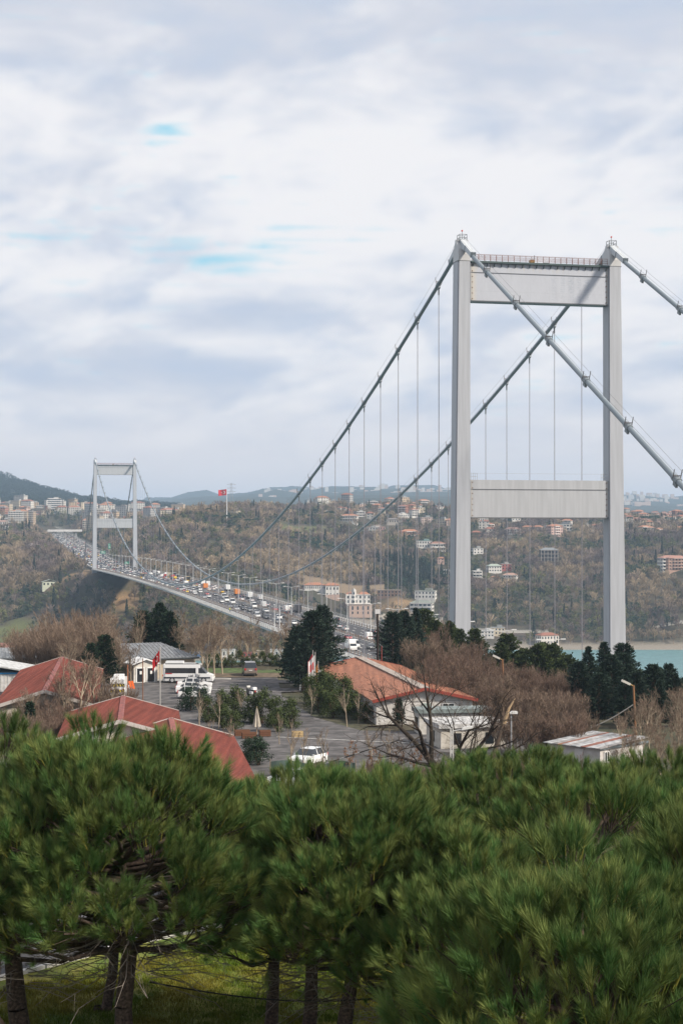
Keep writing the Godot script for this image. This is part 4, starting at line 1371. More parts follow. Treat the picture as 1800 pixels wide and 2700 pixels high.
# ------------------------------------------------------------------ vehicles
# stations along the length: [z, height]; the front looks along -z
const SHAPES := {
	"saloon": [4.5, 0.88, 0.92, [[-2.25, 0.55], [-2.18, 0.74], [-1.05, 0.93], [-0.25, 1.40], [0.85, 1.42], [1.60, 1.02], [2.18, 0.96], [2.25, 0.6]], -0.9, 1.5],
	"hatchback": [4.0, 0.86, 0.94, [[-2.0, 0.55], [-1.93, 0.76], [-1.05, 0.97], [-0.35, 1.46], [1.25, 1.48], [1.85, 1.0], [1.98, 0.85], [2.0, 0.5]], -0.95, 1.7],
	"off_roader": [4.6, 0.93, 1.10, [[-2.3, 0.7], [-2.24, 0.96], [-1.25, 1.12], [-0.6, 1.70], [1.75, 1.72], [2.2, 1.15], [2.28, 1.0], [2.3, 0.6]], -1.2, 2.1],
	"van": [5.4, 0.98, 1.25, [[-2.7, 0.75], [-2.62, 1.05], [-1.95, 1.28], [-1.15, 2.28], [-0.6, 2.42], [2.55, 2.42], [2.68, 2.3], [2.7, 0.6]], -1.9, -0.35],
	"minibus": [6.9, 1.0, 1.30, [[-3.45, 0.70], [-3.38, 1.02], [-2.55, 1.30], [-1.6, 2.36], [-1.0, 2.62], [3.1, 2.66], [3.40, 2.5], [3.45, 0.6]], -2.45, 3.2],
	"people_carrier": [4.95, 0.96, 1.12, [[-2.47, 0.7], [-2.4, 1.0], [-1.6, 1.18], [-0.75, 1.90], [-0.3, 1.95], [2.15, 1.93], [2.4, 1.15], [2.47, 0.6]], -1.5, 2.2],
	"coach": [11.0, 1.25, 1.5, [[-5.5, 0.9], [-5.46, 1.4], [-5.3, 3.2], [-5.1, 3.35], [5.3, 3.35], [5.46, 3.2], [5.48, 1.4], [5.5, 0.8]], -5.3, 5.3],
}
var shape_cache := {}

func body_of(kind: String, c: Color, all_in_one: bool) -> Dictionary:
	var key := "%s%s%s" % [kind, c, all_in_one]
	if shape_cache.has(key):
		return shape_cache[key]
	var s: Array = SHAPES[kind]
	var hw: float = s[1]
	var belt: float = s[2]
	var st: Array = s[3]
	var b := MB.new()
	b.col = c
	var g := b if all_in_one else MB.new()
	var dark := Color(0.02, 0.022, 0.026)
	var rings := []
	for q in st:
		var top: float = q[1]
		var bl := minf(top, belt)
		var wt := hw * (0.93 - 0.16 * clampf((top - belt) / 0.5, 0, 1)) if kind not in ["coach", "van", "minibus"] else hw * (0.96 - 0.07 * clampf((top - belt) / 1.0, 0, 1))
		var wl := hw * (0.90 if absf(q[0]) > s[0] * 0.49 else 1.0)
		rings.append([Vector3(wl * 0.96, 0.28, q[0]), Vector3(wl, minf(0.62, bl), q[0]), Vector3(wl * 0.98, bl, q[0]), Vector3(minf(wt, wl * 0.98), top, q[0])])
	for i in rings.size() - 1:
		var p: Array = rings[i]
		var q: Array = rings[i + 1]
		var mid: float = (st[i][0] + st[i + 1][0]) / 2
		for side in [1.0, -1.0]:
			var f := Vector3(side, 1, 1)
			for k in 3:
				var up: bool = k == 2 and (p[3].y > belt + 0.08 or q[3].y > belt + 0.08)
				var glass: bool = up and mid > s[4] and mid < s[5]
				var m := g if glass else b
				m.col = dark if glass else c
				if side > 0: m.quad(p[k] * f, p[k + 1] * f, q[k + 1] * f, q[k] * f)
				else: m.quad(q[k] * f, q[k + 1] * f, p[k + 1] * f, p[k] * f)
		var slope: float = absf(p[3].y - q[3].y) / maxf(absf(p[3].z - q[3].z), 0.01)
		var screen: bool = slope > 0.33 and maxf(p[3].y, q[3].y) > belt + 0.25 and (mid < 0 or kind != "van")
		var mm := g if screen else b
		mm.col = dark if screen else c
		var l := Vector3(-1, 1, 1)
		mm.quad(p[3] * l, q[3] * l, q[3], p[3])
	b.col = c
	var a: Array = rings[0]
	var z: Array = rings[rings.size() - 1]
	var l2 := Vector3(-1, 1, 1)
	for k in 3:
		b.quad(a[k + 1] * l2, a[k + 1], a[k], a[k] * l2)
		b.quad(z[k + 1], z[k + 1] * l2, z[k] * l2, z[k])
	b.col = Color(0.03, 0.03, 0.03)
	b.box(Vector3(0, 0.30, -s[0] / 2 - 0.01), Vector3(hw * 1.7, 0.22, 0.12))
	b.box(Vector3(0, 0.32, s[0] / 2 + 0.01), Vector3(hw * 1.7, 0.22, 0.12))
	b.box(Vector3(0, 0.27, 0), Vector3(hw * 1.6, 0.12, s[0] * 0.94))
	if not all_in_one and kind in ["saloon", "hatchback", "off_roader", "people_carrier"]:      # pillars between the side panes
		b.col = c
		for side in [-1.0, 1.0]:
			for zz in [0.15, 1.1]:
				b.bar(Vector3(side * hw * 0.985, belt - 0.02, zz), Vector3(side * hw * 0.80, belt + 0.47, zz - 0.02), 0.10, 0.06)
			b.box(Vector3(side * (hw + 0.08), belt + 0.05, -0.75), Vector3(0.2, 0.14, 0.12))
	var out := {}
	if all_in_one:
		b.col = Color(0.02, 0.02, 0.02)
		for x in [-1.0, 1.0]:
			for zz in [-0.31, 0.31]:
				b.cyl(Vector3(x * (hw - 0.2), 0.32, zz * s[0]), Vector3(x * (hw + 0.02), 0.32, zz * s[0]), 0.33, 8)
		b.col = Color(0.8, 0.8, 0.75)
		for x in [-1.0, 1.0]:
			b.box(Vector3(x * hw * 0.72, 0.66, -s[0] / 2 - 0.01), Vector3(0.32, 0.15, 0.08))
			b.col = Color(0.8, 0.8, 0.75)
		b.col = Color(0.4, 0.01, 0.01)
		for x in [-1.0, 1.0]:
			b.box(Vector3(x * hw * 0.75, 0.82, s[0] / 2 - 0.0), Vector3(0.28, 0.2, 0.1))
	out.body = b.mesh()
	if not all_in_one:
		out.glass = g.mesh()
	shape_cache[key] = out
	return out

var wheel_mesh: ArrayMesh
var rim_mesh: ArrayMesh
var lamp_mesh: ArrayMesh
var tail_mesh: ArrayMesh
func vehicle_parts(t: Node3D, kind: String, c: Color, detail: int) -> void:       # 0: body alone
	if detail == 0:
		put("body", body_of(kind, c, true).body, M.carpaint, t)
		return
	if wheel_mesh == null:
		var w := MB.new()
		w.col = Color(0.02, 0.02, 0.02)
		w.cyl(Vector3(-0.11, 0, 0), Vector3(0.11, 0, 0), 0.34, 14)
		wheel_mesh = w.mesh()
		w = MB.new()
		w.col = Color(0.45, 0.45, 0.46)
		w.cyl(Vector3(-0.12, 0, 0), Vector3(0.12, 0, 0), 0.20, 10)
		rim_mesh = w.mesh()
		w = MB.new()
		w.col = Color(0.75, 0.76, 0.74)
		w.box(Vector3.ZERO, Vector3(0.36, 0.17, 0.10))
		lamp_mesh = w.mesh()
		w = MB.new()
		w.col = Color(0.42, 0.012, 0.012)
		w.box(Vector3.ZERO, Vector3(0.24, 0.26, 0.10))
		tail_mesh = w.mesh()
	var s: Array = SHAPES[kind]
	var d := body_of(kind, c, false)
	put("body", d.body, M.carpaint, t)
	put("windows", d.glass, M.glass, t)
	var tall: float = 1.0 if s[1] < 0.95 else 1.12
	for x in [-1.0, 1.0]:
		for z in [-0.31, 0.31]:
			var w := put("wheel", wheel_mesh, M.rubber, t)
			w.position = Vector3(x * (s[1] - 0.10), 0.34 * tall, z * s[0])
			w.scale = Vector3(1, tall, tall)
			if detail > 1:
				put("rim", rim_mesh, M.paint, w)
		var h := put("headlight", lamp_mesh, M.glass if false else M.paint, t)
		h.position = Vector3(x * s[1] * 0.70, minf(0.70, s[3][1][1] - 0.12), -s[0] / 2 - 0.0)
		var b := put("tail_light", tail_mesh, M.paint, t)
		b.position = Vector3(x * s[1] * 0.78, minf(s[2] - 0.12, 1.0), s[0] / 2 - 0.02)

func truck_parts(t: Node3D, cab: Color, load_: Color, detail: int) -> void:
	var m := MB.new()
	m.col = cab
	m.extrude([Vector2(-3.3, 0.5), Vector2(-1.6, 0.5), Vector2(-1.6, 2.3), Vector2(-2.7, 2.3), Vector2(-3.2, 1.45), Vector2(-3.32, 1.2)], Vector3(0, 0, 1), Vector3.UP, Vector3(-1.0, 0, 0), Vector3(2.0, 0, 0))
	m.col = Color(0.04, 0.04, 0.04)
	m.box(Vector3(0, 0.55, 0.6), Vector3(1.3, 0.3, 6.0))
	put("cab", m, M.carpaint, t)
	m = MB.new()
	m.col = load_
	m.box(Vector3(0, 1.95, 1.0), Vector3(2.25, 2.3, 4.9))
	put("box_body", m, M.paint, t)
	m = MB.new()
	var b := Basis(Vector3.RIGHT, 0.53)
	m.box(Vector3(0, 1.9, -2.98), Vector3(1.8, 0.75, 0.06), Basis(Vector3.RIGHT, 0.53))
	for x in [-1.0, 1.0]:
		m.box(Vector3(x * 1.0, 1.8, -2.2), Vector3(0.04, 0.6, 0.8))
	put("windows", m, M.glass, t)
	for x in [-1.0, 1.0]:
		for z in [-2.3, 1.6, 2.5]:
			var w := MB.new()
			w.col = Color(0.02, 0.02, 0.02)
			w.cyl(Vector3(x * 0.72, 0.42, z), Vector3(x * 1.0, 0.42, z), 0.42, 10)
			put("wheel", w, M.rubber, t)

const PAINTS := {"white": Color(0.74, 0.74, 0.73), "silver": Color(0.42, 0.43, 0.45), "grey": Color(0.16, 0.165, 0.175), "black": Color(0.02, 0.021, 0.024), "dark blue": Color(0.025, 0.05, 0.11), "red": Color(0.42, 0.025, 0.02), "yellow": Color(0.72, 0.46, 0.03), "orange": Color(0.65, 0.22, 0.05), "beige": Color(0.45, 0.40, 0.32), "brown": Color(0.16, 0.12, 0.09)}
const LANES := [-12.1, -8.9, -5.7, -2.5, 2.5, 5.7, 8.9, 12.1]

func on_road(o: Node3D, t: float, u: float) -> void:
	var a := on_bridge(t, u) + Vector3.UP * (0.04 if t < 1094 else 0.10)
	var b := on_bridge(t + 2.0, u) + Vector3.UP * (0.04 if t < 1094 else 0.10)
	var f := (b - a).normalized() * (1.0 if u > 0 else -1.0)
	o.transform = Transform3D(Basis.looking_at(f, Vector3.UP), a)

func traffic() -> void:
	rng.seed = 55
	var list := []        # [t, u, kind, colour, load]
	for q in ["465 8.0 truck orange", "441 5.2 saloon dark_blue", "414 2.4 saloon white", "431 8.9 truck white", "447 9.1 saloon grey", "402 5.2 hatchback white", "419 11.8 van white", "406 -6.0 van white", "404 -3.2 saloon silver", "356 -12.1 saloon grey", "359 -8.0 saloon black", "370 -3.7 saloon black", "334.5 -12.6 off_roader silver", "337 -9.2 saloon black", "351 -2.6 van white", "325 -8.4 hatchback grey", "357 2.6 van white", "364 5.6 saloon silver", "328 2.4 hatchback red", "318.5 -3.1 saloon white", "342 8.7 saloon white", "351 12.6 off_roader white", "322 6.0 van white", "305 2.4 saloon black", "316 9.3 truck black", "285 -12.3 off_roader white", "311 -8.2 saloon silver", "277 -10.0 saloon black", "273 -6.2 off_roader white", "282 -3.0 saloon black", "248.6 -11.0 off_roader grey", "241 -6.6 hatchback white", "255 11.9 off_roader black", "221 5.4 hatchback silver", "208 4.9 saloon white", "164 2.0 van white", "192 10.0 saloon black", "167 -3.6 saloon red", "123 -12.8 truck white", "133 -9.4 van white", "128 -5.7 saloon grey", "157 7.6 saloon yellow", "168 12.2 people_carrier grey", "138 2.2 saloon white", "656 7.9 coach yellow", "695 5.0 van yellow", "492 4.9 saloon yellow", "739 2.4 hatchback red", "730 -12.2 coach yellow", "604 10.0 truck white", "542 3.0 truck orange", "384 -6.6 van white", "395 -9.6 hatchback white", "433 -3.0 van white", "437 -11.8 saloon silver", "445 -8.6 saloon white", "470 -6.0 saloon red", "462 -3.0 saloon grey", "478 -10.9 saloon white"]:
		var a: PackedStringArray = q.split(" ")
		list.append([float(a[0]), float(a[1]), a[2], a[3].replace("_", " "), ""])
	var kinds := ["saloon", "saloon", "saloon", "hatchback", "hatchback", "off_roader", "van", "people_carrier"]
	var paints := ["white", "white", "white", "white", "white", "silver", "silver", "grey", "black", "dark blue", "white", "red", "beige"]
	for li in 8:
		var u: float = LANES[li]
		var t: float = 488.0 + rng.randf_range(0, 14) + (30.0 if li > 3 else 0.0)
		while t < 2200.0:
			var kd: String = kinds[rng.randi() % kinds.size()]
			var pc: String = paints[rng.randi() % paints.size()]
			if rng.randf() < 0.03:
				pc = "yellow"
			var r := rng.randf()
			if r < 0.05: kd = "truck"
			elif r < 0.07: kd = "coach"
			var need := 6.5 if kd in ["coach", "truck"] else 3.0
			var free := true
			for q in list:
				if absf(q[1] - u) < 2.0 and absf(q[0] - t) < need + 3.4:
					free = false
					break
			if free:
				list.append([t, u + rng.randf_range(-0.35, 0.35), kd, pc, ""])
			var dense := 1.0 if (li < 4 or t > 760.0) else 2.0
			t += need * 2.0 + rng.randf_range(2.0, 8.0) * dense
	for s in [-15.9, 15.9]:
		var t := 1130.0
		while t < 1900.0:
			list.append([t, s, "saloon", paints[rng.randi() % paints.size()], ""])
			t += rng.randf_range(9, 18)
	list.sort_custom(func(a, b): return a[0] < b[0])
	var count := {}
	var rest := []
	var tint := []
	var words := ["first", "second", "third", "fourth", "fifth", "sixth", "seventh", "eighth"]
	for i in list.size():
		var q: Array = list[i]
		if i >= 300:
			var o := Node3D.new()
			on_road(o, q[0], q[1])
			var tall := 1.6 if q[2] in ["van", "truck", "coach", "people_carrier"] else 1.0
			rest.append(o.transform.scaled_local(Vector3(1.05, tall, 2.2 if q[2] == "coach" else 1.4 if q[2] == "truck" else 1.0)))
			tint.append(PAINTS[q[3]])
			o.free()
			continue
		var li := 0
		for k in 8:
			if absf(LANES[k] - q[1]) < absf(LANES[li] - q[1]): li = k
		var k: int = count.get(li, 0)
		count[li] = k + 1
		var noun: String = {"saloon": "saloon car", "hatchback": "hatchback", "off_roader": "off-roader", "van": "van", "people_carrier": "people carrier", "coach": "coach", "truck": "box truck"}[q[2]]
		if q[2] == "saloon" and q[3] == "yellow": noun = "taxi"
		var lab := "%s %s in %s lane from the left railing, %s from near tower" % [q[3], noun, words[li], nth(k)]
		var cat: String = {"van": "van", "coach": "bus", "truck": "truck"}.get(q[2], "car")
		var t := thing(q[2] if q[2] != "saloon" else "saloon_car", lab, cat, Vector3.ZERO, 0.0, "traffic on the bridge")
		if q[2] == "truck":
			truck_parts(t, PAINTS["white"] if q[3] != "black" else PAINTS.grey, PAINTS[q[3]] if q[3] != "black" else Color(0.05, 0.05, 0.055), 1)
		else:
			vehicle_parts(t, q[2], PAINTS[q[3]], 1 if q[0] < 480.0 else 0)
		on_road(t, q[0], q[1])
	var g := body_of("hatchback", Color.WHITE, true)
	tag(many("distant_traffic", g.body, M.carpaint, rest, tint), "mass of distant cars jammed on the far half of the road", "", "traffic on the bridge", "stuff")
	# lamps along the median
	var proto: Node3D = null
	var k := 0
	var t := -8.0
	while t < 2150.0:
		var o: Node3D
		if proto == null:
			proto = thing("street_lamp", "", "street lamp", Vector3.ZERO, 0.0, "twin-armed lamps along the median")
			var m := MB.new()
			m.col = Color(0.52, 0.53, 0.53)
			m.tube(Vector3(0, 0, 0), Vector3(0, 11.6, 0), 0.16, 0.09, 6)
			put("pole", m, M.paint, proto)
			for s in [-1.0, 1.0]:
				m = MB.new()
				m.col = Color(0.52, 0.53, 0.53)
				m.tube(Vector3(0, 11.4, 0), Vector3(s * 2.2, 11.8, 0), 0.07, 0.06, 5)
				put("arm", m, M.paint, proto)
				m = MB.new()
				m.col = Color(0.62, 0.63, 0.62)
				m.box(Vector3(s * 2.7, 11.82, 0), Vector3(1.1, 0.18, 0.4))
				put("lamp_head", m, M.paint, proto)
			o = proto
		else:
			o = proto.duplicate()
			o.name = numbered("street_lamp")
			add_child(o)
		o.set_meta("label", "twin-armed grey street lamp on the median, %s from the near tower" % nth(k))
		o.position = on_bridge(t, 0.0) + Vector3.UP * 0.3
		o.rotation.y = asin(SA)
		k += 1
		t += 32.0
	for q in [[218.0, "nearer"], [228.0, "farther"]]:
		var p := thing("footway_lamp", "%s plain white lamp post on the bridge's left footway" % q[1], "lamp post", on_bridge(q[0], -16.0) + Vector3.UP * 0.1)
		var m := MB.new()
		m.col = Color(0.7, 0.7, 0.7)
		m.tube(Vector3.ZERO, Vector3(0, 7.8, 0), 0.14, 0.09, 6)
		put("pole", m, M.paint, p)
		m = MB.new()
		m.col = Color(0.7, 0.7, 0.7)
		m.box(Vector3(0, 7.85, 0), Vector3(0.5, 0.2, 0.8))
		put("lamp_head", m, M.paint, p)

# ------------------------------------------------------------------ the wooded hills
func rv() -> Vector3:
	var v := Vector3(rng.randf_range(-1, 1), rng.randf_range(-1, 1), rng.randf_range(-1, 1))
	return v if v.length() > 0.1 else Vector3.UP

func far_bare(seed_: int) -> ArrayMesh:       # a bare broadleaf, 10 m tall
	rng.seed = seed_
	var m := MB.new()
	m.col = Color(0.75, 0.70, 0.66)
	m.tube(Vector3(0, -0.6, 0), Vector3(0, 4.4, 0), 0.22, 0.14, 3)
	for k in 15:
		var a := rng.randf() * TAU
		var e := rng.randf_range(0.15, 1.45)
		var d := Vector3(cos(a) * cos(e), sin(e), sin(a) * cos(e))
		var p := Vector3(0, rng.randf_range(1.8, 4.6), 0)
		var q := Vector3(0, 4.6, 0) + d * Vector3(4.3, 5.2, 4.3) * rng.randf_range(0.72, 1.0)
		m.col = Color.WHITE * rng.randf_range(0.65, 0.95)
		m.blade(p, q, rv().cross(q - p).normalized() * 0.15)
		for j in 13:
			var f := rng.randf_range(0.35, 1.0)
			var b := p.lerp(q, f)
			var w := (d + rv() * 0.8 + Vector3.UP * 0.35).normalized() * rng.randf_range(0.9, 2.3)
			m.col = Color.WHITE * rng.randf_range(0.7, 1.25)
			m.blade(b, b + w, rv().cross(w).normalized() * rng.randf_range(0.08, 0.17))
	return m.mesh()

func leafy(m: MB, centre: Vector3, r: Vector3, n: int, size: float, lo: float, hi: float) -> void:
	for k in n:
		var d := rv().normalized()
		var p := centre + d * r * pow(rng.randf(), 0.4)
		var x := (d + rv() * 0.9).normalized().cross(rv()).normalized() * size * rng.randf_range(0.6, 1.2)
		var y := x.cross(d + rv() * 0.5).normalized() * size * rng.randf_range(0.4, 0.8)
		m.col = Color.WHITE * rng.randf_range(lo, hi)
		m.tri(p - x * 0.5 - y * 0.5, p + x * 0.5 - y * 0.5, p + y * 0.7)

func far_evergreen(seed_: int) -> ArrayMesh:
	rng.seed = seed_
	var m := MB.new()
	m.col = Color(0.9, 0.7, 0.5)
	m.tube(Vector3(0, -0.6, 0), Vector3(0, 4, 0), 0.22, 0.15, 3)
	for k in 12:
		var a := rng.randf() * TAU
		var y := rng.randf_range(1.6, 8.0)
		var rad: float = 3.3 * sqrt(maxf(0.1, 1.0 - pow((y - 4.2) / 5.0, 2)))
		leafy(m, Vector3(cos(a) * rad * 0.72, y, sin(a) * rad * 0.72), Vector3(1.5, 1.2, 1.5), 24, 0.85, 0.6, 1.35)
	return m.mesh()

func far_cypress(seed_: int) -> ArrayMesh:
	rng.seed = seed_
	var m := MB.new()
	m.col = Color(0.9, 0.7, 0.5)
	m.tube(Vector3(0, -0.6, 0), Vector3(0, 3, 0), 0.2, 0.12, 3)
	for k in 170:
		var y := rng.randf_range(0.8, 11.6)
		var r := 1.55 * minf(1.0, (12.4 - y) / 8.5) * minf(1.0, 0.55 + y * 0.3)
		var a := rng.randf() * TAU
		var p := Vector3(cos(a) * r * rng.randf_range(0.5, 1.0), y, sin(a) * r * rng.randf_range(0.5, 1.0))
		m.col = Color.WHITE * rng.randf_range(0.6, 1.3)
		m.blade(p, p + Vector3(cos(a) * 0.35, rng.randf_range(0.9, 1.7), sin(a) * 0.35), Vector3(-sin(a), 0, cos(a)) * 0.34)
	return m.mesh()

func far_umbrella(crown: MB, trunk: MB) -> void:
	trunk.col = Color(0.16, 0.10, 0.07)
	trunk.tube(Vector3(0, -1, 0), Vector3(0, 7, 0), 0.3, 0.22, 5)
	for k in 5:
		trunk.tube(Vector3(0, 6.2, 0), Vector3(cos(k * 1.26) * 2.8, 8.6, sin(k * 1.26) * 2.8), 0.15, 0.08, 3)
	for k in 26:
		var a := rng.randf() * TAU
		var r := sqrt(rng.randf()) * 4.6
		leafy(crown, Vector3(cos(a) * r, 8.2 + 2.2 * sqrt(maxf(0.0, 1 - r * r / 23.0)), sin(a) * r), Vector3(1.3, 0.75, 1.3), 22, 0.75, 0.6, 1.3)

func clear_of_things(x: float, z: float) -> bool:
	for c in cleared:
		var dx: float = x - c[0]
		var dz: float = z - c[1]
		if dx * dx + dz * dz < c[2] * c[2]:
			return false
		if c[3] > 0.5 and dz > 0 and dz < c[3] * 2.8 + 16.0 and absf(dx + c[0] / c[1] * dz * -1.0) < c[2] * 0.72:       # the view of it from the strait
			return false
	return true

func forest() -> void:
	var bare := [far_bare(1), far_bare(2), far_bare(3)]
	var ever := [far_evergreen(4), far_evergreen(5)]
	var cyp := [far_cypress(6), far_cypress(7)]
	var wb := [[], [], []]
	var tb := [[], [], []]
	var we := [[], []]
	var te := [[], []]
	var wc := [[], []]
	var tc := [[], []]
	# round-headed pines that stand out one by one
	rng.seed = 17
	var up := MB.new()
	var ut := MB.new()
	far_umbrella(up, ut)
	for i in up.c.size():
		up.c[i] = up.c[i] * Color(0.034, 0.062, 0.036)
	var upm := up.mesh()
	var utm := ut.mesh()
	var spots := [[-139, -1795, 1.0], [-126, -1790, 0.95], [-114, -1790, 1.05], [-103, -1792, 1.0], [-94, -1798, 1.1], [-49, -1800, 1.0], [-52, -1745, 0.95], [-41, -1742, 1.1], [-29, -1742, 1.0], [-17, -1748, 1.05], [-8, -1752, 0.9], [2, -1760, 1.0], [-74, -1850, 1.0], [-150, -1850, 0.9], [394, -2120, 1.5], [404, -2110, 1.6], [371, -2100, 1.0], [-36, -1980, 1.1], [-14, -1990, 1.2], [335, -2130, 1.2]]
	spots.sort_custom(func(a, b): return a[0] / -a[1] < b[0] / -b[1])
	for i in spots.size():
		var q: Array = spots[i]
		var t := thing("umbrella_pine", "round-headed dark umbrella pine on the far hill, %s from the left" % nth(i), "tree", Vector3(q[0], fh(q[0], q[1]), q[1]), i * 1.7, "umbrella pines on the far hill")
		t.scale = Vector3.ONE * q[2]
		put("trunk", utm, M.bark, t)
		put("crown", upm, M.leaf, t, "stuff")
		cleared.append([q[0], q[1], 5.0, 1.0])
	var x := -560.0
	rng.seed = 21
	while x < 560.0:
		var z := -1285.0
		while z > (-2560.0 if x < -150.0 else -2420.0):
			var px := x + rng.randf_range(-3.2, 3.2)
			var pz := z + rng.randf_range(-3.2, 3.2)
			z -= 6.3 if z > -1900 else 7.6
			if absf(px / pz) > 0.235 or rng.randf() < 0.06:
				continue
			var y := fh(px, pz)
			if y < 1.9:
				continue
			var b := to_bridge(px, pz)
			if b.x > 1085.0 and b.x < 2215.0 and absf(b.y) < 23.0 or (b.x > 1040.0 and b.x <= 1085.0 and absf(b.y) < 21.0 and y > 52.0):
				continue
			if pz < -2240.0 and (px / -pz < -0.09 or px / -pz > 0.165) and rng.randf() < 0.3:
				continue
			var p := Vector3(px, y, pz)
			if grassy(p) > 0.25 or earthy(p) > 0.3:
				if rng.randf() < 0.93: continue
			if not clear_of_things(px, pz):
				continue
			var n := fn.get_noise_2d(px * 0.9 + 900.0, pz * 0.9)
			var n2 := fn.get_noise_2d(px * 8.0, pz * 8.0 + 500.0)
			var pe := 0.30 + n * 2.2 + n2 * 0.9
			var dark := spot(p, 76, -1620, 52, 120)
			var cyc := 0.03 + 0.10 * clampf(n2 * 3, 0, 1)
			pe = lerpf(pe, 1.0, dark)
			cyc = lerpf(cyc, 0.75, dark)
			pe = lerpf(pe, 0.75 + n2, maxf(spot(p, -150, -1780, 75, 75), maxf(spot(p, 180, -1500, 110, 80), maxf(spot(p, -240, -1372, 120, 66), spot(p, -125, -1345, 60, 50)))))
			pe = lerpf(pe, 0.04, maxf(spot(p, -50, -1620, 85, 130), spot(p, 262, -1745, 60, 110)))
			pe = lerpf(pe, 0.10 + n2 * 0.5, spot(p, -330, -1600, 130, 190))
			pe = lerpf(pe, 0.55 + n2, spot(p, 40, -1960, 110, 150) * 0.7)
			var s := rng.randf_range(0.62, 1.0) + 0.55 * pow(rng.randf(), 3.0)
			var bs := Basis(Vector3.UP, rng.randf() * TAU).scaled(Vector3(s, s * rng.randf_range(0.85, 1.15), s))
			var f := rng.randf_range(0.7, 1.3)
			if rng.randf() < pe:
				var olive := clampf(0.5 + fn.get_noise_2d(px * 5.0 + 70.0, pz * 5.0) * 2.2 + rng.randf_range(-0.3, 0.3), 0, 1) * (1.0 - dark)
				if rng.randf() < cyc:
					var i := rng.randi() % 2
					wc[i].append(Transform3D(bs, p))
					tc[i].append(Color(0.036, 0.048, 0.034) * f)
				else:
					var i := rng.randi() % 2
					we[i].append(Transform3D(bs.scaled(Vector3.ONE * 0.92), p))
					te[i].append(Color(0.036, 0.064, 0.042).lerp(Color(0.165, 0.165, 0.070), olive) * f)
			else:
				var i := rng.randi() % 3
				var warm := clampf(0.5 + fn.get_noise_2d(px * 1.1, pz * 1.1 + 333.0) * 2.4 + spot(p, -50, -1620, 85, 130) * 0.5, 0, 1)
				wb[i].append(Transform3D(bs, p))
				tb[i].append(Color(0.235, 0.185, 0.17).lerp(Color(0.43, 0.335, 0.225), warm) * f * (0.85 + 0.6 * n2))
		x += 6.4
	for i in 3:
		tag(many("bare_woodland", bare[i], M.bark, wb[i], tb[i]), "leafless grey-brown woodland covering the far hillside", "", "", "stuff")
	for i in 2:
		tag(many("evergreen_woodland", ever[i], M.leaf, we[i], te[i]), "dark green broadleaf evergreens mixed through the far hillside", "", "", "stuff")
		tag(many("cypress_wood", cyp[i], M.leaf, wc[i], tc[i]), "dark narrow cypresses crowded on the far hillside", "", "", "stuff")
	# forest on the mountain at the left and specks of far villages
	var wm := []
	var tm := []
	for k in 9000:
		var d := rng.randf_range(3300, 4650)
		var kk := rng.randf_range(-0.235, -0.10)
		var y := far_height(kk * d, -d)
		var s := rng.randf_range(1.0, 1.9)
		wm.append(Transform3D(Basis(Vector3.UP, rng.randf() * TAU).scaled(Vector3(s, s * 0.8, s)), Vector3(kk * d, y - 2.0, -d)))
		tm.append(Color(0.040, 0.055, 0.038) * rng.randf_range(0.7, 1.25))
	tag(many("mountain_forest", ever[0], M.leaf, wm, tm), "dark forest covering the mountain behind the city", "", "", "stuff")
	var v := MB.new()
	for k in 700:
		var right := rng.randf() < 0.5
		var kk := rng.randf_range(0.165, 0.225) if right else rng.randf_range(-0.05, 0.07)
		var d := rng.randf_range(6200, 8600)
		if fn.get_noise_2d(kk * 2500.0, d * 0.12) < 0.02:
			continue
		var y := far_height(kk * d, -d)
		v.col = [Color(0.7, 0.68, 0.65), Color(0.62, 0.5, 0.44), Color(0.6, 0.6, 0.6)][k % 3]
		v.box(Vector3(kk * d, y + 5, -d), Vector3(rng.randf_range(12, 26), rng.randf_range(14, 24), 14))
	tag(put("distant_villages", v, M.plaster), "pale specks of villages on the distant mountains", "", "", "stuff")

# ------------------------------------------------------------------ the near hilltop: car park, halls, vehicles, poles
const LOT := 79.3

func sheet(poly: Array, y: float) -> MB:
	var m := MB.new()
	m.col = Color.WHITE
	var a := PackedVector2Array(poly)
	var idx := Geometry2D.triangulate_polygon(a)
	for i in range(0, idx.size(), 3):
		var p := Vector3(a[idx[i]].x, y, a[idx[i]].y)
		var q := Vector3(a[idx[i + 1]].x, y, a[idx[i + 1]].y)
		var r := Vector3(a[idx[i + 2]].x, y, a[idx[i + 2]].y)
		if (q - p).cross(r - p).y < 0: m.tri(p, r, q)
		else: m.tri(p, q, r)
	return m

func V(x: float, z: float) -> Vector2:
	return Vector2(x, z)

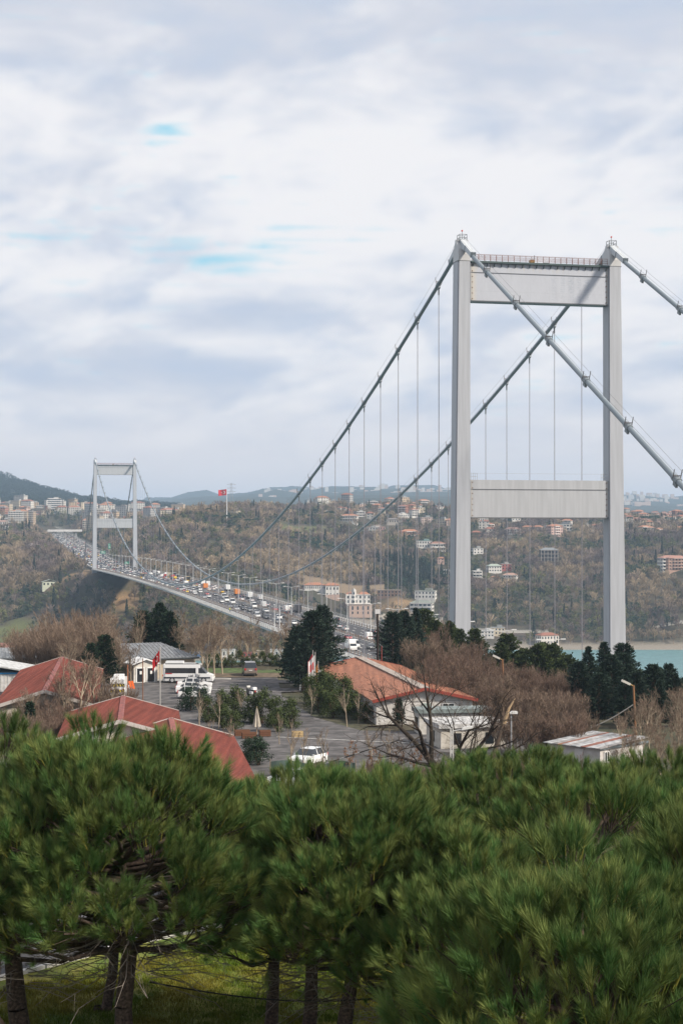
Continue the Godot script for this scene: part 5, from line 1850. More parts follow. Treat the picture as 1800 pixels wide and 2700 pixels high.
# a long hall with a ribbed gable roof; its front gable faces the camera
func hall(label: String, x: float, z: float, yaw: float, w: float, l: float, eave: float, rise: float, wall: Color, roof: Color, trim: Color, rib: float) -> Node3D:
	var t := thing("gabled_hall", label, "hall", Vector3(x, LOT, z), yaw)
	var m := MB.new()
	m.col = wall
	m.box(Vector3(0, eave / 2 - 0.5, 0), Vector3(w, eave + 1.0, l))
	for s in [1.0, -1.0]:
		var e := Vector3(0, eave, s * l / 2)
		if s > 0: m.tri(e + Vector3(-w / 2, 0, 0), e + Vector3(w / 2, 0, 0), e + Vector3(0, rise, 0))
		else: m.tri(e + Vector3(w / 2, 0, 0), e + Vector3(-w / 2, 0, 0), e + Vector3(0, rise, 0))
	m.col = wall * 0.55
	for s in [1.0, -1.0]:
		m.box(Vector3(0, eave - 0.1, s * (l / 2 + 0.02)), Vector3(w, 0.06, 0.04))
	put("wall", m, M.plaster, t)
	var over := 0.5
	for s in [-1.0, 1.0]:
		var a := w / 2 + over
		var n := Vector3(s * rise, w / 2, 0).normalized()
		var low := Vector3(s * a, eave + 0.05 - rise * over / (w / 2), 0)
		var top := Vector3(0, eave + 0.05 + rise, 0)
		var r := MB.new()
		r.col = roof
		var mid := (low + top) / 2
		var sl := (low - top)
		r.hexa(mid + n * 0.05, sl / 2 * s, n * 0.05, Vector3(0, 0, l / 2 + over))
		var ro := put("roof", r, M.roofing, t)
		r = MB.new()
		r.col = roof * 1.12
		var k := int((l + 1.0) / rib)
		for i in k:
			var zz := -l / 2 - over + (i + 0.5) * (l + 2 * over) / k
			r.hexa(mid + n * 0.13 + Vector3(0, 0, zz), sl / 2 * s, n * 0.035, Vector3(0, 0, 0.04))
		put("roof_ribs", r, M.roofing, ro, "stuff")
		r = MB.new()
		r.col = trim
		for e in [-1.0, 1.0]:
			r.hexa(mid + n * 0.02 + Vector3(0, 0, e * (l / 2 + over + 0.03)), sl / 2 * s, n * 0.17, Vector3(0, 0, 0.03 * e * s))
		put("roof_edge", r, M.paint, ro, "stuff")
	m = MB.new()
	m.col = roof * 1.2
	m.box(Vector3(0, eave + rise + 0.13, 0), Vector3(0.5, 0.12, l + 2 * over))
	put("ridge_cap", m, M.roofing, t)
	return t

func pane(t: Node3D, at: Vector3, w: float, h: float, frame: Color, turn := 0.0) -> void:
	var f := sub("window", t)
	f.position = at
	f.rotation.y = turn
	var m := MB.new()
	m.col = frame
	for s in [-1.0, 1.0]:
		m.box(Vector3(s * w / 2, 0, 0.03), Vector3(0.08, h + 0.08, 0.10))
		m.box(Vector3(0, s * h / 2, 0.03), Vector3(w, 0.08, 0.10))
	m.box(Vector3(0, 0, 0.03), Vector3(0.06, h, 0.09))
	put("frame", m, M.paint, f)
	m = MB.new()
	m.box(Vector3(0, 0, 0.02), Vector3(w - 0.08, h - 0.08, 0.05))
	put("glass", m, M.glass, f)

func pole_thing(called: String, label: String, cat: String, x: float, z: float, h: float, r: float, c: Color, y := 1e9) -> Node3D:
	var t := thing(called, label, cat, Vector3(x, nh(x, z) if y > 1e8 else y, z))
	var m := MB.new()
	m.col = c
	m.tube(Vector3(0, -0.3, 0), Vector3(0, h, 0), r, r * 0.8, 8)
	put("pole", m, M.paint, t)
	return t

func letters(t: Node3D, text: String, at: Vector3, turn: float, size: float, c: Color) -> void:
	var f := SystemFont.new()
	f.font_names = PackedStringArray(["Droid Sans"])
	var tm := TextMesh.new()
	tm.font = f
	tm.text = text
	tm.font_size = 32
	tm.pixel_size = size / 32.0
	tm.depth = 0.02
	var m := flat("lettering_%s" % text.left(3).to_lower(), c, 0.6)
	var o := put("lettering", tm, m, t)
	o.position = at
	o.rotation.y = turn

func near_ground_things() -> void:
	rng.seed = 77
	var lot := put("car_park", sheet([V(-46, -229), V(-9, -230), V(-7.5, -205), V(-3, -181), V(2, -169), V(24, -166), V(24, -139), V(-9, -137), V(-26, -163), V(-46, -205)], LOT + 0.06), M.worn_asphalt)
	tag(lot, "worn grey asphalt car park in front of the office", "", "", "structure")
	var patch := MB.new()
	for q in [[-15, -190, 7.0, 2.2, 0.50], [-22, -195, 6.0, 1.2, 0.55], [-10, -212, 5.0, 3.0, 1.45], [-13, -224, 9.0, 2.2, 1.3], [-6, -178, 3.0, 6.0, 0.8], [-2, -160, 6.0, 3.0, 1.2], [6, -150, 9.0, 1.2, 0.75]]:
		var poly := []
		for k in 14:
			var a := TAU * k / 14
			var r := rng.randf_range(0.7, 1.15)
			poly.append(V(q[0] + cos(a) * q[2] * r, q[1] + sin(a) * q[3] * r))
		var s := sheet(poly, LOT + 0.066 + q[4] * 0.002)
		for i in s.c.size():
			s.c[i] = Color(0.13, 0.12, 0.12) * q[4]
		patch.v.append_array(s.v)
		patch.n.append_array(s.n)
		patch.c.append_array(s.c)
	tag(put("asphalt_patches", patch, M.land), "darker and lighter repair patches on the car park", "", "", "stuff")
	var lines := MB.new()
	lines.bar(Vector3(-18, LOT + 0.09, -213), Vector3(-10.8, LOT + 0.09, -210.5), 0.14, 0.01)
	lines.bar(Vector3(-6.5, LOT + 0.09, -163.5), Vector3(9, LOT + 0.09, -158), 0.12, 0.01)
	tag(put("parking_line", lines, M.white_line), "faint white painted line across the car park", "", "", "stuff")
	var dirt := sheet([V(-24, -230.5), V(-8, -231), V(-6, -246), V(-26, -246)], LOT + 0.03)
	for i in dirt.c.size():
		dirt.c[i] = Color(0.19, 0.14, 0.09)
	tag(put("dirt_verge", dirt, M.land), "bare brown dirt verge behind the car park", "", "", "structure")
	var verge := sheet([V(-24, -237), V(-9, -238), V(-7, -246), V(-26, -246)], LOT + 0.05)
	for i in verge.c.size():
		verge.c[i] = Color(0.10, 0.15, 0.04)
	tag(put("grass_verge", verge, M.land), "thin green grass along the far edge of the car park", "", "", "structure")
	var kerb := MB.new()
	kerb.col = Color(0.55, 0.53, 0.50)
	kerb.bar(Vector3(-31, LOT + 0.08, -224), Vector3(-19.5, LOT + 0.08, -227.5), 0.9, 0.3)
	kerb.bar(Vector3(-19, LOT + 0.08, -227.5), Vector3(-15.4, LOT + 0.08, -227.0), 0.6, 0.3)
	tag(put("kerb", kerb, M.concrete), "pale concrete kerb in front of the office", "", "", "structure")
	# halls
	var RD := Color(0.31, 0.088, 0.066)
	var a := hall("large red gabled hall with patched ribbed roof and cream front gable", -32.8, -186.5, 0.13, 9.4, 43.0, 3.0, 1.45, Color(0.60, 0.56, 0.49), RD, Color(0.48, 0.44, 0.41), 0.75)
	var m := MB.new()
	m.col = Color(0.15, 0.055, 0.04)
	m.box(Vector3(-1.2, 4.22, -12.0), Vector3(1.4, 0.05, 3.0), Basis(Vector3.BACK, 0.30))
	put("roof_patch", m, M.roofing, a)
	hall("middle red hall roof with white edge trim beyond the big pine", -20.45, -152.2, 0.12, 9.9, 20.0, 2.7, 1.4, Color(0.60, 0.57, 0.52), RD * 1.0, Color(0.52, 0.49, 0.46), 0.6)
	hall("nearest red hall roof sloping down behind the left pine crown", -12.9, -128.4, 0.13, 10.2, 36.0, 2.2, 1.5, Color(0.60, 0.57, 0.52), RD * 1.05, Color(0.54, 0.51, 0.48), 0.75)
	var oh := hall("long orange-roofed white hall beside the car park", 5.7, -196.6, 0.15, 10.5, 43.0, 2.55, 1.15, Color(0.66, 0.65, 0.64), Color(0.49, 0.225, 0.145), Color(0.25, 0.05, 0.035), 1.1)
	m = MB.new()
	m.col = Color(0.52, 0.44, 0.38)
	m.box(Vector3(0, 2.55 + 1.15 + 0.16, 0), Vector3(1.1, 0.1, 44.0))
	put("ridge_flashing", m, M.roofing, oh)
	for k in 4:
		pane(oh, Vector3(-5.27, 1.5, 16.0 - k * 5.0), 1.5, 1.1, Color(0.6, 0.6, 0.6), -PI / 2)
	pane(oh, Vector3(2.6, 1.6, 21.52), 1.3, 1.1, Color(0.6, 0.6, 0.6))
	m = MB.new()
	m.col = Color(0.30, 0.36, 0.34)
	m.box(Vector3(0.2, 1.1, 21.53), Vector3(1.0, 2.2, 0.08))
	put("door", m, M.paint, oh)
	# porch of the orange hall
	var po := thing("porch", "small white porch with orange lean-to roof behind the flagpoles", "porch", Vector3(-3.6, LOT, -214.0), 0.15)
	m = MB.new()
	m.col = Color(0.56, 0.26, 0.16)
	m.box(Vector3(0, 2.75, 0), Vector3(4.6, 0.12, 4.4), Basis(Vector3.BACK, -0.08))
	put("roof", m, M.roofing, po)
	m = MB.new()
	m.col = Color(0.75, 0.73, 0.71)
	m.box(Vector3(0, 2.55, 2.2), Vector3(4.7, 0.28, 0.12))
	m.box(Vector3(-2.3, 2.55, 0), Vector3(0.12, 0.28, 4.4))
	put("fascia", m, M.paint, po, "stuff")
	for x in [-2.1, 0.0, 2.1]:
		m = MB.new()
		m.col = Color(0.62, 0.64, 0.68)
		m.box(Vector3(x, 1.2, 2.05), Vector3(0.16, 2.5, 0.16))
		put("post", m, M.paint, po)
	m = MB.new()
	m.col = Color(0.35, 0.34, 0.34)
	m.box(Vector3(0.4, 1.2, -1.6), Vector3(3.6, 2.4, 0.3))
	put("wall", m, M.plaster, po)
	# the office
	var of := thing("office", "cream single-storey office with ribbed grey metal hip roof", "office", Vector3(-31.1, LOT, -232.2), 0.45)
	m = MB.new()
	m.col = Color(0.52, 0.45, 0.36)
	m.box(Vector3(0, 1.2, 0), Vector3(17.0, 3.4, 12.0))
	put("wall", m, M.plaster, of)
	m = MB.new()
	m.col = Color(0.27, 0.28, 0.30)
	hip_roof(m, 17.0, 12.0, 2.95, 1.75, 0.6, 0.62)
	var ofr := put("roof", m, M.roofing, of)
	m = MB.new()
	m.col = Color(0.36, 0.37, 0.39)
	for k in 34:
		var x := -8.8 + k * 0.533
		var f := clampf((9.1 - absf(x)) / 3.4, 0, 1)
		var p := Vector3(x, 2.98, 6.6)
		m.bar(p, Vector3(x, 2.98 + 1.75 * f, 6.6 - 6.6 * f), 0.07, 0.08)
	put("roof_ribs", m, M.roofing, ofr, "stuff")
	m = MB.new()
	m.col = Color(0.05, 0.055, 0.06)
	m.box(Vector3(0, 2.86, 6.66), Vector3(18.2, 0.14, 0.12))
	put("gutter", m, M.paint, of)
	pane(of, Vector3(-1.0, 1.55, 6.02), 0.8, 1.25, Color(0.7, 0.7, 0.7))
	pane(of, Vector3(2.6, 1.55, 6.02), 0.9, 1.2, Color(0.7, 0.68, 0.64))
	pane(of, Vector3(-7.2, 1.55, 6.02), 0.9, 1.2, Color(0.7, 0.7, 0.7))
	m = MB.new()
	m.col = Color(0.62, 0.62, 0.61)
	m.box(Vector3(-4.3, 1.95, 6.35), Vector3(2.1, 0.9, 0.7))
	put("shutter_box", m, M.paint, of)
	var pc := thing("entrance_porch", "white glazed entrance porch with small gable on the office", "porch", Vector3(-27.4, LOT, -224.2), 0.45)
	m = MB.new()
	m.col = Color(0.66, 0.64, 0.60)
	m.box(Vector3(0, 1.25, 0), Vector3(3.4, 2.6, 3.2))
	m.tri(Vector3(-1.7, 2.55, 1.6), Vector3(1.7, 2.55, 1.6), Vector3(0, 3.15, 1.6))
	put("wall", m, M.plaster, pc)
	m = MB.new()
	m.col = Color(0.74, 0.75, 0.76)
	gable_roof(m, 3.4, 3.2, 2.56, 0.6, 0.35)
	put("roof", m, M.paint, pc)
	for x in [-0.78, 0.72]:
		var d := sub("door", pc)
		d.position = Vector3(x, 1.05, 1.62)
		m = MB.new()
		m.col = Color(0.78, 0.78, 0.77)
		for s in [-1.0, 1.0]:
			m.box(Vector3(s * 0.55, 0, 0), Vector3(0.14, 2.1, 0.1))
			m.box(Vector3(0, s * 1.0, 0), Vector3(1.2, 0.14, 0.1))
		put("frame", m, M.paint, d)
		m = MB.new()
		m.box(Vector3.ZERO, Vector3(0.96, 1.9, 0.06))
		put("glass", m, M.glass, d)
		m = MB.new()
		m.col = Color(0.7, 0.7, 0.68)
		m.box(Vector3(0.05, 0.35, 0.05), Vector3(0.3, 0.42, 0.02))
		put("notice", m, M.paint, d)
	# left sheds
	var cb := thing("site_cabin", "white ribbed cabin with blue frame and pale roof at left edge", "cabin", Vector3(-45.4, LOT, -214.0), 0.13)
	m = MB.new()
	m.col = Color(0.70, 0.70, 0.70)
	m.box(Vector3(0, 1.2, 0), Vector3(10.0, 2.6, 9.0))
	for k in 22:
		m.box(Vector3(-4.8 + k * 0.456, 1.2, 4.52), Vector3(0.10, 2.5, 0.05))
	put("wall", m, M.plaster, cb)
	m = MB.new()
	m.col = Color(0.76, 0.77, 0.78)
	gable_roof(m, 10.0, 9.0, 2.5, 0.9, 0.6)
	put("roof", m, M.roofing, cb)
	m = MB.new()
	m.col = Color(0.02, 0.20, 0.42)
	for x in [-4.9, -1.3, -0.3, 4.9]:
		m.box(Vector3(x, 1.2, 4.56), Vector3(0.28, 2.6, 0.12))
	m.box(Vector3(0, 2.42, 4.56), Vector3(10, 0.2, 0.12))
	put("blue_frame", m, M.paint, cb, "stuff")
	pane(cb, Vector3(3.4, 1.5, 4.56), 1.3, 1.0, Color(0.7, 0.7, 0.7))
	m = MB.new()
	m.col = Color(0.03, 0.04, 0.05)
	m.box(Vector3(-0.8, 1.0, 4.53), Vector3(0.75, 2.1, 0.1))
	put("door", m, M.paint, cb)
	var gs := thing("long_shed", "long shed with grey corrugated roof behind the white cabin", "shed", Vector3(-50, LOT - 0.4, -248), 0.25)
	m = MB.new()
	m.col = Color(0.40, 0.38, 0.35)
	m.box(Vector3(0, 0.6, 0), Vector3(24, 3.0, 9))
	put("wall", m, M.plaster, gs)
	m = MB.new()
	m.col = Color(0.33, 0.35, 0.37)
	hip_roof(m, 24, 9, 2.2, 1.2, 0.5, 0.85)
	var gsr := put("roof", m, M.roofing, gs)
	m = MB.new()
	m.col = Color(0.40, 0.42, 0.44)
	for k in 48:
		var x := -11.6 + k * 0.5
		m.bar(Vector3(x, 2.24, 5.0), Vector3(x * 0.97, 3.42, 0.1), 0.08, 0.07)
	put("roof_ribs", m, M.roofing, gsr, "stuff")
	var fb := house("flat_block", "low brown-roofed block with a white mast at the left edge", "building", "", -66, -330, 22, 10, 6.0, 0.1, Color(0.58, 0.52, 0.45), "hip", Color(0.33, 0.15, 0.11), 2, {"y": 70.2, "bay": 2.6, "rh": 1.0})
	var ma := pole_thing("mast", "white and black banded aerial mast behind the brown-roofed block", "mast", -62.4, -328, 11.5, 0.16, Color(0.7, 0.7, 0.7), 69.0)
	m = MB.new()
	for k in 5:
		m.col = Color(0.06, 0.06, 0.07) if k % 2 == 0 else Color(0.7, 0.7, 0.7)
		m.box(Vector3(0, 4.6 + k * 1.4, 0), Vector3(0.5, 0.7, 0.5))
	put("aerial", m, M.paint, ma, "stuff")
	var rp := pole_thing("rusty_pole", "dark red rusty pole before the brown-roofed block", "pole", -59.6, -318, 9.5, 0.16, Color(0.16, 0.05, 0.04), 69.5)
	# white buildings under the big bare tree, shed and hut at the right
	house("flat_building", "low white building with teal roof edge behind the big bare tree", "building", "", 11.4, -167.5, 7.5, 2.6, 2.2, 0.15, Color(0.60, 0.59, 0.56), "flat", Color(0.30, 0.36, 0.35), 1, {"y": LOT, "top": false})
	house("flat_building", "low white flat-roofed annex seen through the big bare tree", "building", "", 12.0, -158.0, 6.4, 5.5, 2.1, 0.2, Color(0.58, 0.55, 0.50), "flat", Color(0.74, 0.73, 0.72), 1, {"y": LOT - 0.1, "top": false, "bay": 3.2, "ww": 0.8})
	var sh := thing("corrugated_shed", "pale shed with rust-streaked corrugated roof above the pines", "shed", Vector3(22.6, LOT - 0.1, -145.0), 0.79)
	m = MB.new()
	m.col = Color(0.58, 0.56, 0.55)
	m.box(Vector3(0, 1.0, 0), Vector3(6.6, 2.2, 5.6))
	put("wall", m, M.plaster, sh)
	for k in 12:
		m = MB.new()
		m.col = [Color(0.52, 0.53, 0.55), Color(0.60, 0.61, 0.62), Color(0.40, 0.38, 0.37)][k % 3] if k not in [3, 8] else Color(0.36, 0.13, 0.08)
		m.box(Vector3(0, 2.25 + (0.03 if k % 2 == 0 else 0.0), -3.05 + (k + 0.5) * 0.51), Vector3(7.4, 0.06, 0.53 if k % 2 == 0 else 0.49), Basis(Vector3.BACK, 0.05))
		put("roof_sheet", m, M.roofing, sh)
	m = MB.new()
	m.col = Color(0.16, 0.19, 0.21)
	m.box(Vector3(0.2, 2.02, 2.9), Vector3(7.3, 0.16, 0.12))
	put("gutter", m, M.paint, sh)
	m = MB.new()
	m.col = Color(0.50, 0.48, 0.47)
	m.box(Vector3(-3.34, 0.9, 0.6), Vector3(0.08, 1.9, 0.9))
	put("door", m, M.paint, sh)
	pane(sh, Vector3(-2.4, 1.25, 2.82), 0.7, 0.9, Color(0.7, 0.7, 0.7))
	var hu := thing("blue_roofed_hut", "small cream hut with bright blue and grey roof", "hut", Vector3(21.8, LOT - 1.2, -160.0), 0.3)
	m = MB.new()
	m.col = Color(0.58, 0.52, 0.46)
	m.box(Vector3(0, 1.0, 0), Vector3(3.2, 2.2, 3.0))
	put("wall", m, M.plaster, hu)
	m = MB.new()
	m.col = Color(0.015, 0.12, 0.38)
	hip_roof(m, 3.2, 3.0, 2.1, 0.8, 0.5)
	put("roof", m, M.roofing, hu)
	cars_in_the_park()
	poles_and_flags()

func cars_in_the_park() -> void:
	var mb := thing("minibus", "white minibus with dark side stripe parked before the office", "minibus", Vector3(-20.8, LOT + 0.08, -222.5), -PI / 2 - 0.03)
	vehicle_parts(mb, "minibus", Color(0.78, 0.78, 0.78), 2)
	var m := MB.new()
	m.col = Color(0.03, 0.035, 0.045)
	for s in [-1.0, 1.0]:
		m.box(Vector3(s * 1.0, 0.72, 0.1), Vector3(0.04, 0.2, 6.3))
	put("side_stripe", m, M.paint, mb)
	m = MB.new()
	m.col = Color(0.78, 0.78, 0.78)
	for s in [-1.0, 1.0]:
		m.box(Vector3(s * 0.975, 1.85, -1.25), Vector3(0.1, 1.25, 0.34), Basis(Vector3.BACK, s * 0.05))
		m.box(Vector3(s * 0.95, 2.28, 0.8), Vector3(0.12, 0.5, 5.0), Basis(Vector3.BACK, s * 0.06))
	put("side_panels", m, M.carpaint, mb, "stuff")
	m = MB.new()
	m.col = Color(0.60, 0.61, 0.62)
	m.box(Vector3(0, 2.78, 1.9), Vector3(1.3, 0.24, 2.4))
	put("roof_unit", m, M.paint, mb)
	letters(mb, "LAF  ASF", Vector3(1.03, 0.98, -0.9), PI / 2, 0.42, lin(0.02, 0.02, 0.025))
	m = MB.new()
	m.col = Color(0.5, 0.03, 0.03)
	m.box(Vector3(1.0, 1.28, 2.6), Vector3(0.03, 0.10, 0.9))
	put("red_lettering_strip", m, M.paint, mb)
	for q in [["white saloon parked farthest of the three beside the minibus", -19.2, -213.5, "saloon"], ["white saloon parked in the middle of three beside the minibus", -18.8, -207.5, "saloon"], ["white hatchback parked nearest of three, half behind a bush", -18.2, -201.5, "hatchback"]]:
		var c := thing("parked_car", q[0], "car", Vector3(q[1], LOT + 0.08, q[2]), -PI / 2 + 0.05)
		vehicle_parts(c, q[3], Color(0.76, 0.76, 0.76), 2)
	var bv := thing("people_carrier", "brown people carrier parked at the back of the car park", "car", Vector3(-13.2, LOT + 0.05, -234.5), 0.12)
	vehicle_parts(bv, "people_carrier", Color(0.17, 0.135, 0.11), 2)
	m = MB.new()
	m.col = Color(0.6, 0.6, 0.58)
	m.box(Vector3(0, 0.85, 2.5), Vector3(0.5, 0.12, 0.03))
	put("number_plate", m, M.paint, bv)
	var sv := thing("hatchback", "white car turning on the drive behind green netting", "car", Vector3(-2.9, LOT + 0.08, -144.0), 2.62)
	vehicle_parts(sv, "hatchback", Color(0.76, 0.77, 0.78), 2)
	var sc := thing("parked_car", "white car bonnet peeping over the pines below green netting", "car", Vector3(-3.9, LOT + 0.15, -131.0), 1.6)
	vehicle_parts(sc, "hatchback", Color(0.74, 0.75, 0.76), 2)
	# service van with chevrons
	var st := thing("service_van", "white service van with yellow and black chevrons on its back", "van", Vector3(-27.7, LOT + 0.08, -204.0), 0.03)
	vehicle_parts(st, "van", Color(0.72, 0.72, 0.72), 2)
	for row in 2:
		m = MB.new()
		m.col = Color(0.03, 0.03, 0.03)
		m.box(Vector3(0, 1.62 - row * 0.72, 2.72), Vector3(1.8, 0.34, 0.04))
		var pn := put("chevron_board", m, M.paint, st)
		m = MB.new()
		m.col = Color(0.68, 0.52, 0.06)
		for k in 5:
			var x := -0.72 + k * 0.36
			m.extrude([V(x - 0.14, -0.16), V(x + 0.02, -0.16), V(x + 0.16, 0.16), V(x, 0.16)] if x < 0 else [V(x, -0.16), V(x + 0.14, -0.16), V(x, 0.16), V(x - 0.14, 0.16)], Vector3.RIGHT, Vector3.UP, Vector3(0, 1.62 - row * 0.72, 2.74), Vector3(0, 0, 0.012))
		put("chevron_stripes", m, M.paint, pn, "stuff")
	m = MB.new()
	m.col = Color(0.68, 0.68, 0.68)
	m.box(Vector3(0, 2.6, 0.6), Vector3(1.2, 0.35, 1.4))
	put("roof_box", m, M.paint, st)
	# motorbike
	var bk := thing("motorcycle", "black and white touring motorcycle parked beside the dark cedar", "motorcycle", Vector3(-11.2, LOT + 0.07, -203.0), 0.55)
	for z in [-0.75, 0.72]:
		m = MB.new()
		m.col = Color(0.02, 0.02, 0.02)
		m.cyl(Vector3(-0.08, 0.33, z), Vector3(0.08, 0.33, z), 0.33, 14)
		put("wheel", m, M.rubber, bk)
	m = MB.new()
	m.col = Color(0.03, 0.032, 0.036)
	m.extrude([V(-0.85, 0.45), V(0.3, 0.4), V(0.35, 0.75), V(-0.1, 0.95), V(-0.55, 1.0), V(-0.75, 1.35), V(-0.95, 1.0)], Vector3(0, 0, 1), Vector3.UP, Vector3(-0.24, 0, 0), Vector3(0.48, 0, 0))
	put("fairing", m, M.carpaint, bk)
	m = MB.new()
	m.col = Color(0.02, 0.02, 0.02)
	m.box(Vector3(0, 0.86, 0.2), Vector3(0.34, 0.14, 0.8))
	put("saddle", m, M.rubber, bk)
	for s in [-1.0, 1.0]:
		m = MB.new()
		m.col = Color(0.66, 0.66, 0.67)
		m.extrude([V(0.3, 0.4), V(0.95, 0.45), V(0.98, 0.75), V(0.35, 0.8)], Vector3(0, 0, 1), Vector3.UP, Vector3(s * 0.36 - 0.11, 0, 0), Vector3(0.22, 0, 0))
		put("pannier", m, M.carpaint, bk)
	m = MB.new()
	m.col = Color(0.70, 0.70, 0.71)
	m.extrude([V(0.5, 0.95), V(0.98, 0.95), V(0.95, 1.28), V(0.55, 1.28)], Vector3(0, 0, 1), Vector3.UP, Vector3(-0.26, 0, 0), Vector3(0.52, 0, 0))
	put("top_case", m, M.carpaint, bk)
	m = MB.new()
	m.col = Color(0.3, 0.01, 0.01)
	m.box(Vector3(0, 0.78, 1.0), Vector3(0.2, 0.2, 0.06))
	put("tail_light", m, M.paint, bk)
	m = MB.new()
	m.col = Color(0.05, 0.05, 0.05)
	m.bar(Vector3(-0.42, 1.12, -0.5), Vector3(0.42, 1.12, -0.5), 0.05, 0.05)
	m.box(Vector3(-0.42, 1.3, -0.6), Vector3(0.16, 0.12, 0.05))
	m.box(Vector3(0.42, 1.3, -0.6), Vector3(0.16, 0.12, 0.05))
	put("handlebar", m, M.paint, bk)

func poles_and_flags() -> void:
	var RUST := Color(0.20, 0.10, 0.06)
	var GREY := Color(0.40, 0.39, 0.38)
	var p := pole_thing("flagpole", "slim grey flagpole with drooping red crescent flag by the minibus", "flagpole", -21.1, -190.0, 7.3, 0.07, GREY)
	var fg := sub("flag", p)
	fg.position = Vector3(-0.08, 6.9, 0)
	var m := MB.new()
	m.col = Color(0.46, 0.012, 0.018)
	flag_cloth(m, 2.0, 1.25, 0.16, 0.85)
	put("cloth", m, M.plaster, fg)
	crescent("emblem", fg, 2.0, 1.25, 0.16, 0.85)
	pole_thing("bare_pole", "bare rusty flagpole left of the red crescent flag", "flagpole", -23.6, -194.0, 5.6, 0.07, RUST)
	pole_thing("bare_pole", "short orange-brown pole beside the chevron van", "pole", -26.3, -201.0, 4.3, 0.07, Color(0.36, 0.12, 0.05))
	var bo := thing("orange_barrier", "bright orange plastic board leaning near the chevron van", "barrier", Vector3(-27.6, LOT, -213.5), 0.4)
	m = MB.new()
	m.col = Color(0.72, 0.13, 0.02)
	for k in 2:
		m.box(Vector3(k * 0.36, 0.55, 0), Vector3(0.28, 1.1, 0.1), Basis(Vector3.BACK, 0.25))
	put("board", m, M.paint, bo, "stuff")
	# the group of three by the orange hall
	var q := pole_thing("flagpole", "pole with furled red flag, left of three by orange hall", "flagpole", -3.55, -203.0, 5.95, 0.05, GREY)
	m = MB.new()
	m.col = Color(0.42, 0.015, 0.03)
	flag_cloth(m, 1.6, 2.4, 0.14, 0.92)
	var o := put("flag", m, M.plaster, q)
	o.position = Vector3(-0.06, 5.5, 0)
	q = pole_thing("flagpole", "pole with white flag bearing a red square by orange hall", "flagpole", -3.25, -202.2, 5.8, 0.05, GREY)
	fg = sub("flag", q)
	fg.position = Vector3(-0.06, 5.4, 0)
	m = MB.new()
	m.col = Color(0.76, 0.76, 0.78)
	flag_cloth(m, 1.7, 2.6, 0.12, 0.75)
	put("cloth", m, M.plaster, fg)
	m = MB.new()
	m.col = Color(0.62, 0.02, 0.02)
	for i in 4:
		for j in 4:
			var u0 := 0.18 + i * 0.16
			var v0 := 0.25 + j * 0.09
			var zo := Vector3(0, 0, 0.025)
			m.quad(flag_point(u0 + 0.16, v0, 1.7, 2.6, 0.12, 0.75) + zo, flag_point(u0 + 0.16, v0 + 0.09, 1.7, 2.6, 0.12, 0.75) + zo, flag_point(u0, v0 + 0.09, 1.7, 2.6, 0.12, 0.75) + zo, flag_point(u0, v0, 1.7, 2.6, 0.12, 0.75) + zo)
	put("red_square", m, M.plaster, fg)
	q = pole_thing("flagpole", "shorter pole with furled orange flag by orange hall", "flagpole", -2.9, -202.4, 4.65, 0.05, GREY)
	m = MB.new()
	m.col = Color(0.66, 0.25, 0.03)
	flag_cloth(m, 1.2, 2.6, 0.10, 0.97)
	o = put("flag", m, M.plaster, q)
	o.position = Vector3(-0.05, 4.3, 0)
	# closed parasol and planters
	var pa := thing("parasol", "closed cream parasol standing among dark shrubs", "parasol", Vector3(-8.6, LOT, -166.0))
	m = MB.new()
	m.col = Color(0.35, 0.25, 0.16)
	m.tube(Vector3.ZERO, Vector3(0, 2.9, 0), 0.04, 0.03, 6)
	put("pole", m, M.paint, pa)
	m = MB.new()
	for k in 8:
		m.col = Color(0.58, 0.53, 0.46) * (1.0 if k % 2 == 0 else 0.9)
		var a0 := TAU * k / 8
		var a1 := TAU * (k + 1) / 8
		var am := (a0 + a1) / 2
		m.quad(Vector3(cos(a1) * 0.24, 0.75, sin(a1) * 0.24), Vector3(cos(am) * 0.46, 0.85, sin(am) * 0.46), Vector3(cos(am) * 0.12, 2.5, sin(am) * 0.12), Vector3(0, 2.85, 0))
		m.quad(Vector3(cos(am) * 0.46, 0.85, sin(am) * 0.46), Vector3(cos(a0) * 0.24, 0.75, sin(a0) * 0.24), Vector3(0, 2.85, 0), Vector3(cos(am) * 0.12, 2.5, sin(am) * 0.12))
	put("canopy", m, M.plaster, pa)
	for k in 4:
		var w: Array = [["reddish wooden planter left of the closed parasol", -10.0, -164.5, 1.5], ["reddish wooden planter right of the closed parasol", -7.7, -164.2, 1.1], ["pale wooden crate at the end of the dark shrubs", -4.4, -163.4, 1.0], ["reddish wooden bench front of the closed parasol", -9.2, -162.6, 1.4]][k]
		var pl := thing("wooden_planter", w[0], "planter", Vector3(w[1], LOT + 0.06, w[2]), 0.2)
		m = MB.new()
		m.col = Color(0.15, 0.075, 0.05) if k != 2 else Color(0.46, 0.34, 0.18)
		for y in 3:
			for s in [-1.0, 1.0]:
				m.box(Vector3(0, 0.12 + y * 0.2, s * 0.3), Vector3(w[3], 0.17, 0.05))
				m.box(Vector3(s * w[3] / 2, 0.12 + y * 0.2, 0), Vector3(0.05, 0.17, 0.6))
		put("boards", m, M.bark, pl, "stuff")
		m = MB.new()
		m.col = Color(0.06, 0.045, 0.03)
		m.box(Vector3(0, 0.5, 0), Vector3(w[3] - 0.1, 0.06, 0.55))
		put("soil", m, M.land, pl)
	# lamp posts
	var lp := thing("lamp_post", "near white concrete lamp post in front of big bare tree", "lamp post", Vector3(8.1, nh(8.1, -120) - 0.3, -120))
	m = MB.new()
	m.col = Color(0.62, 0.61, 0.59)
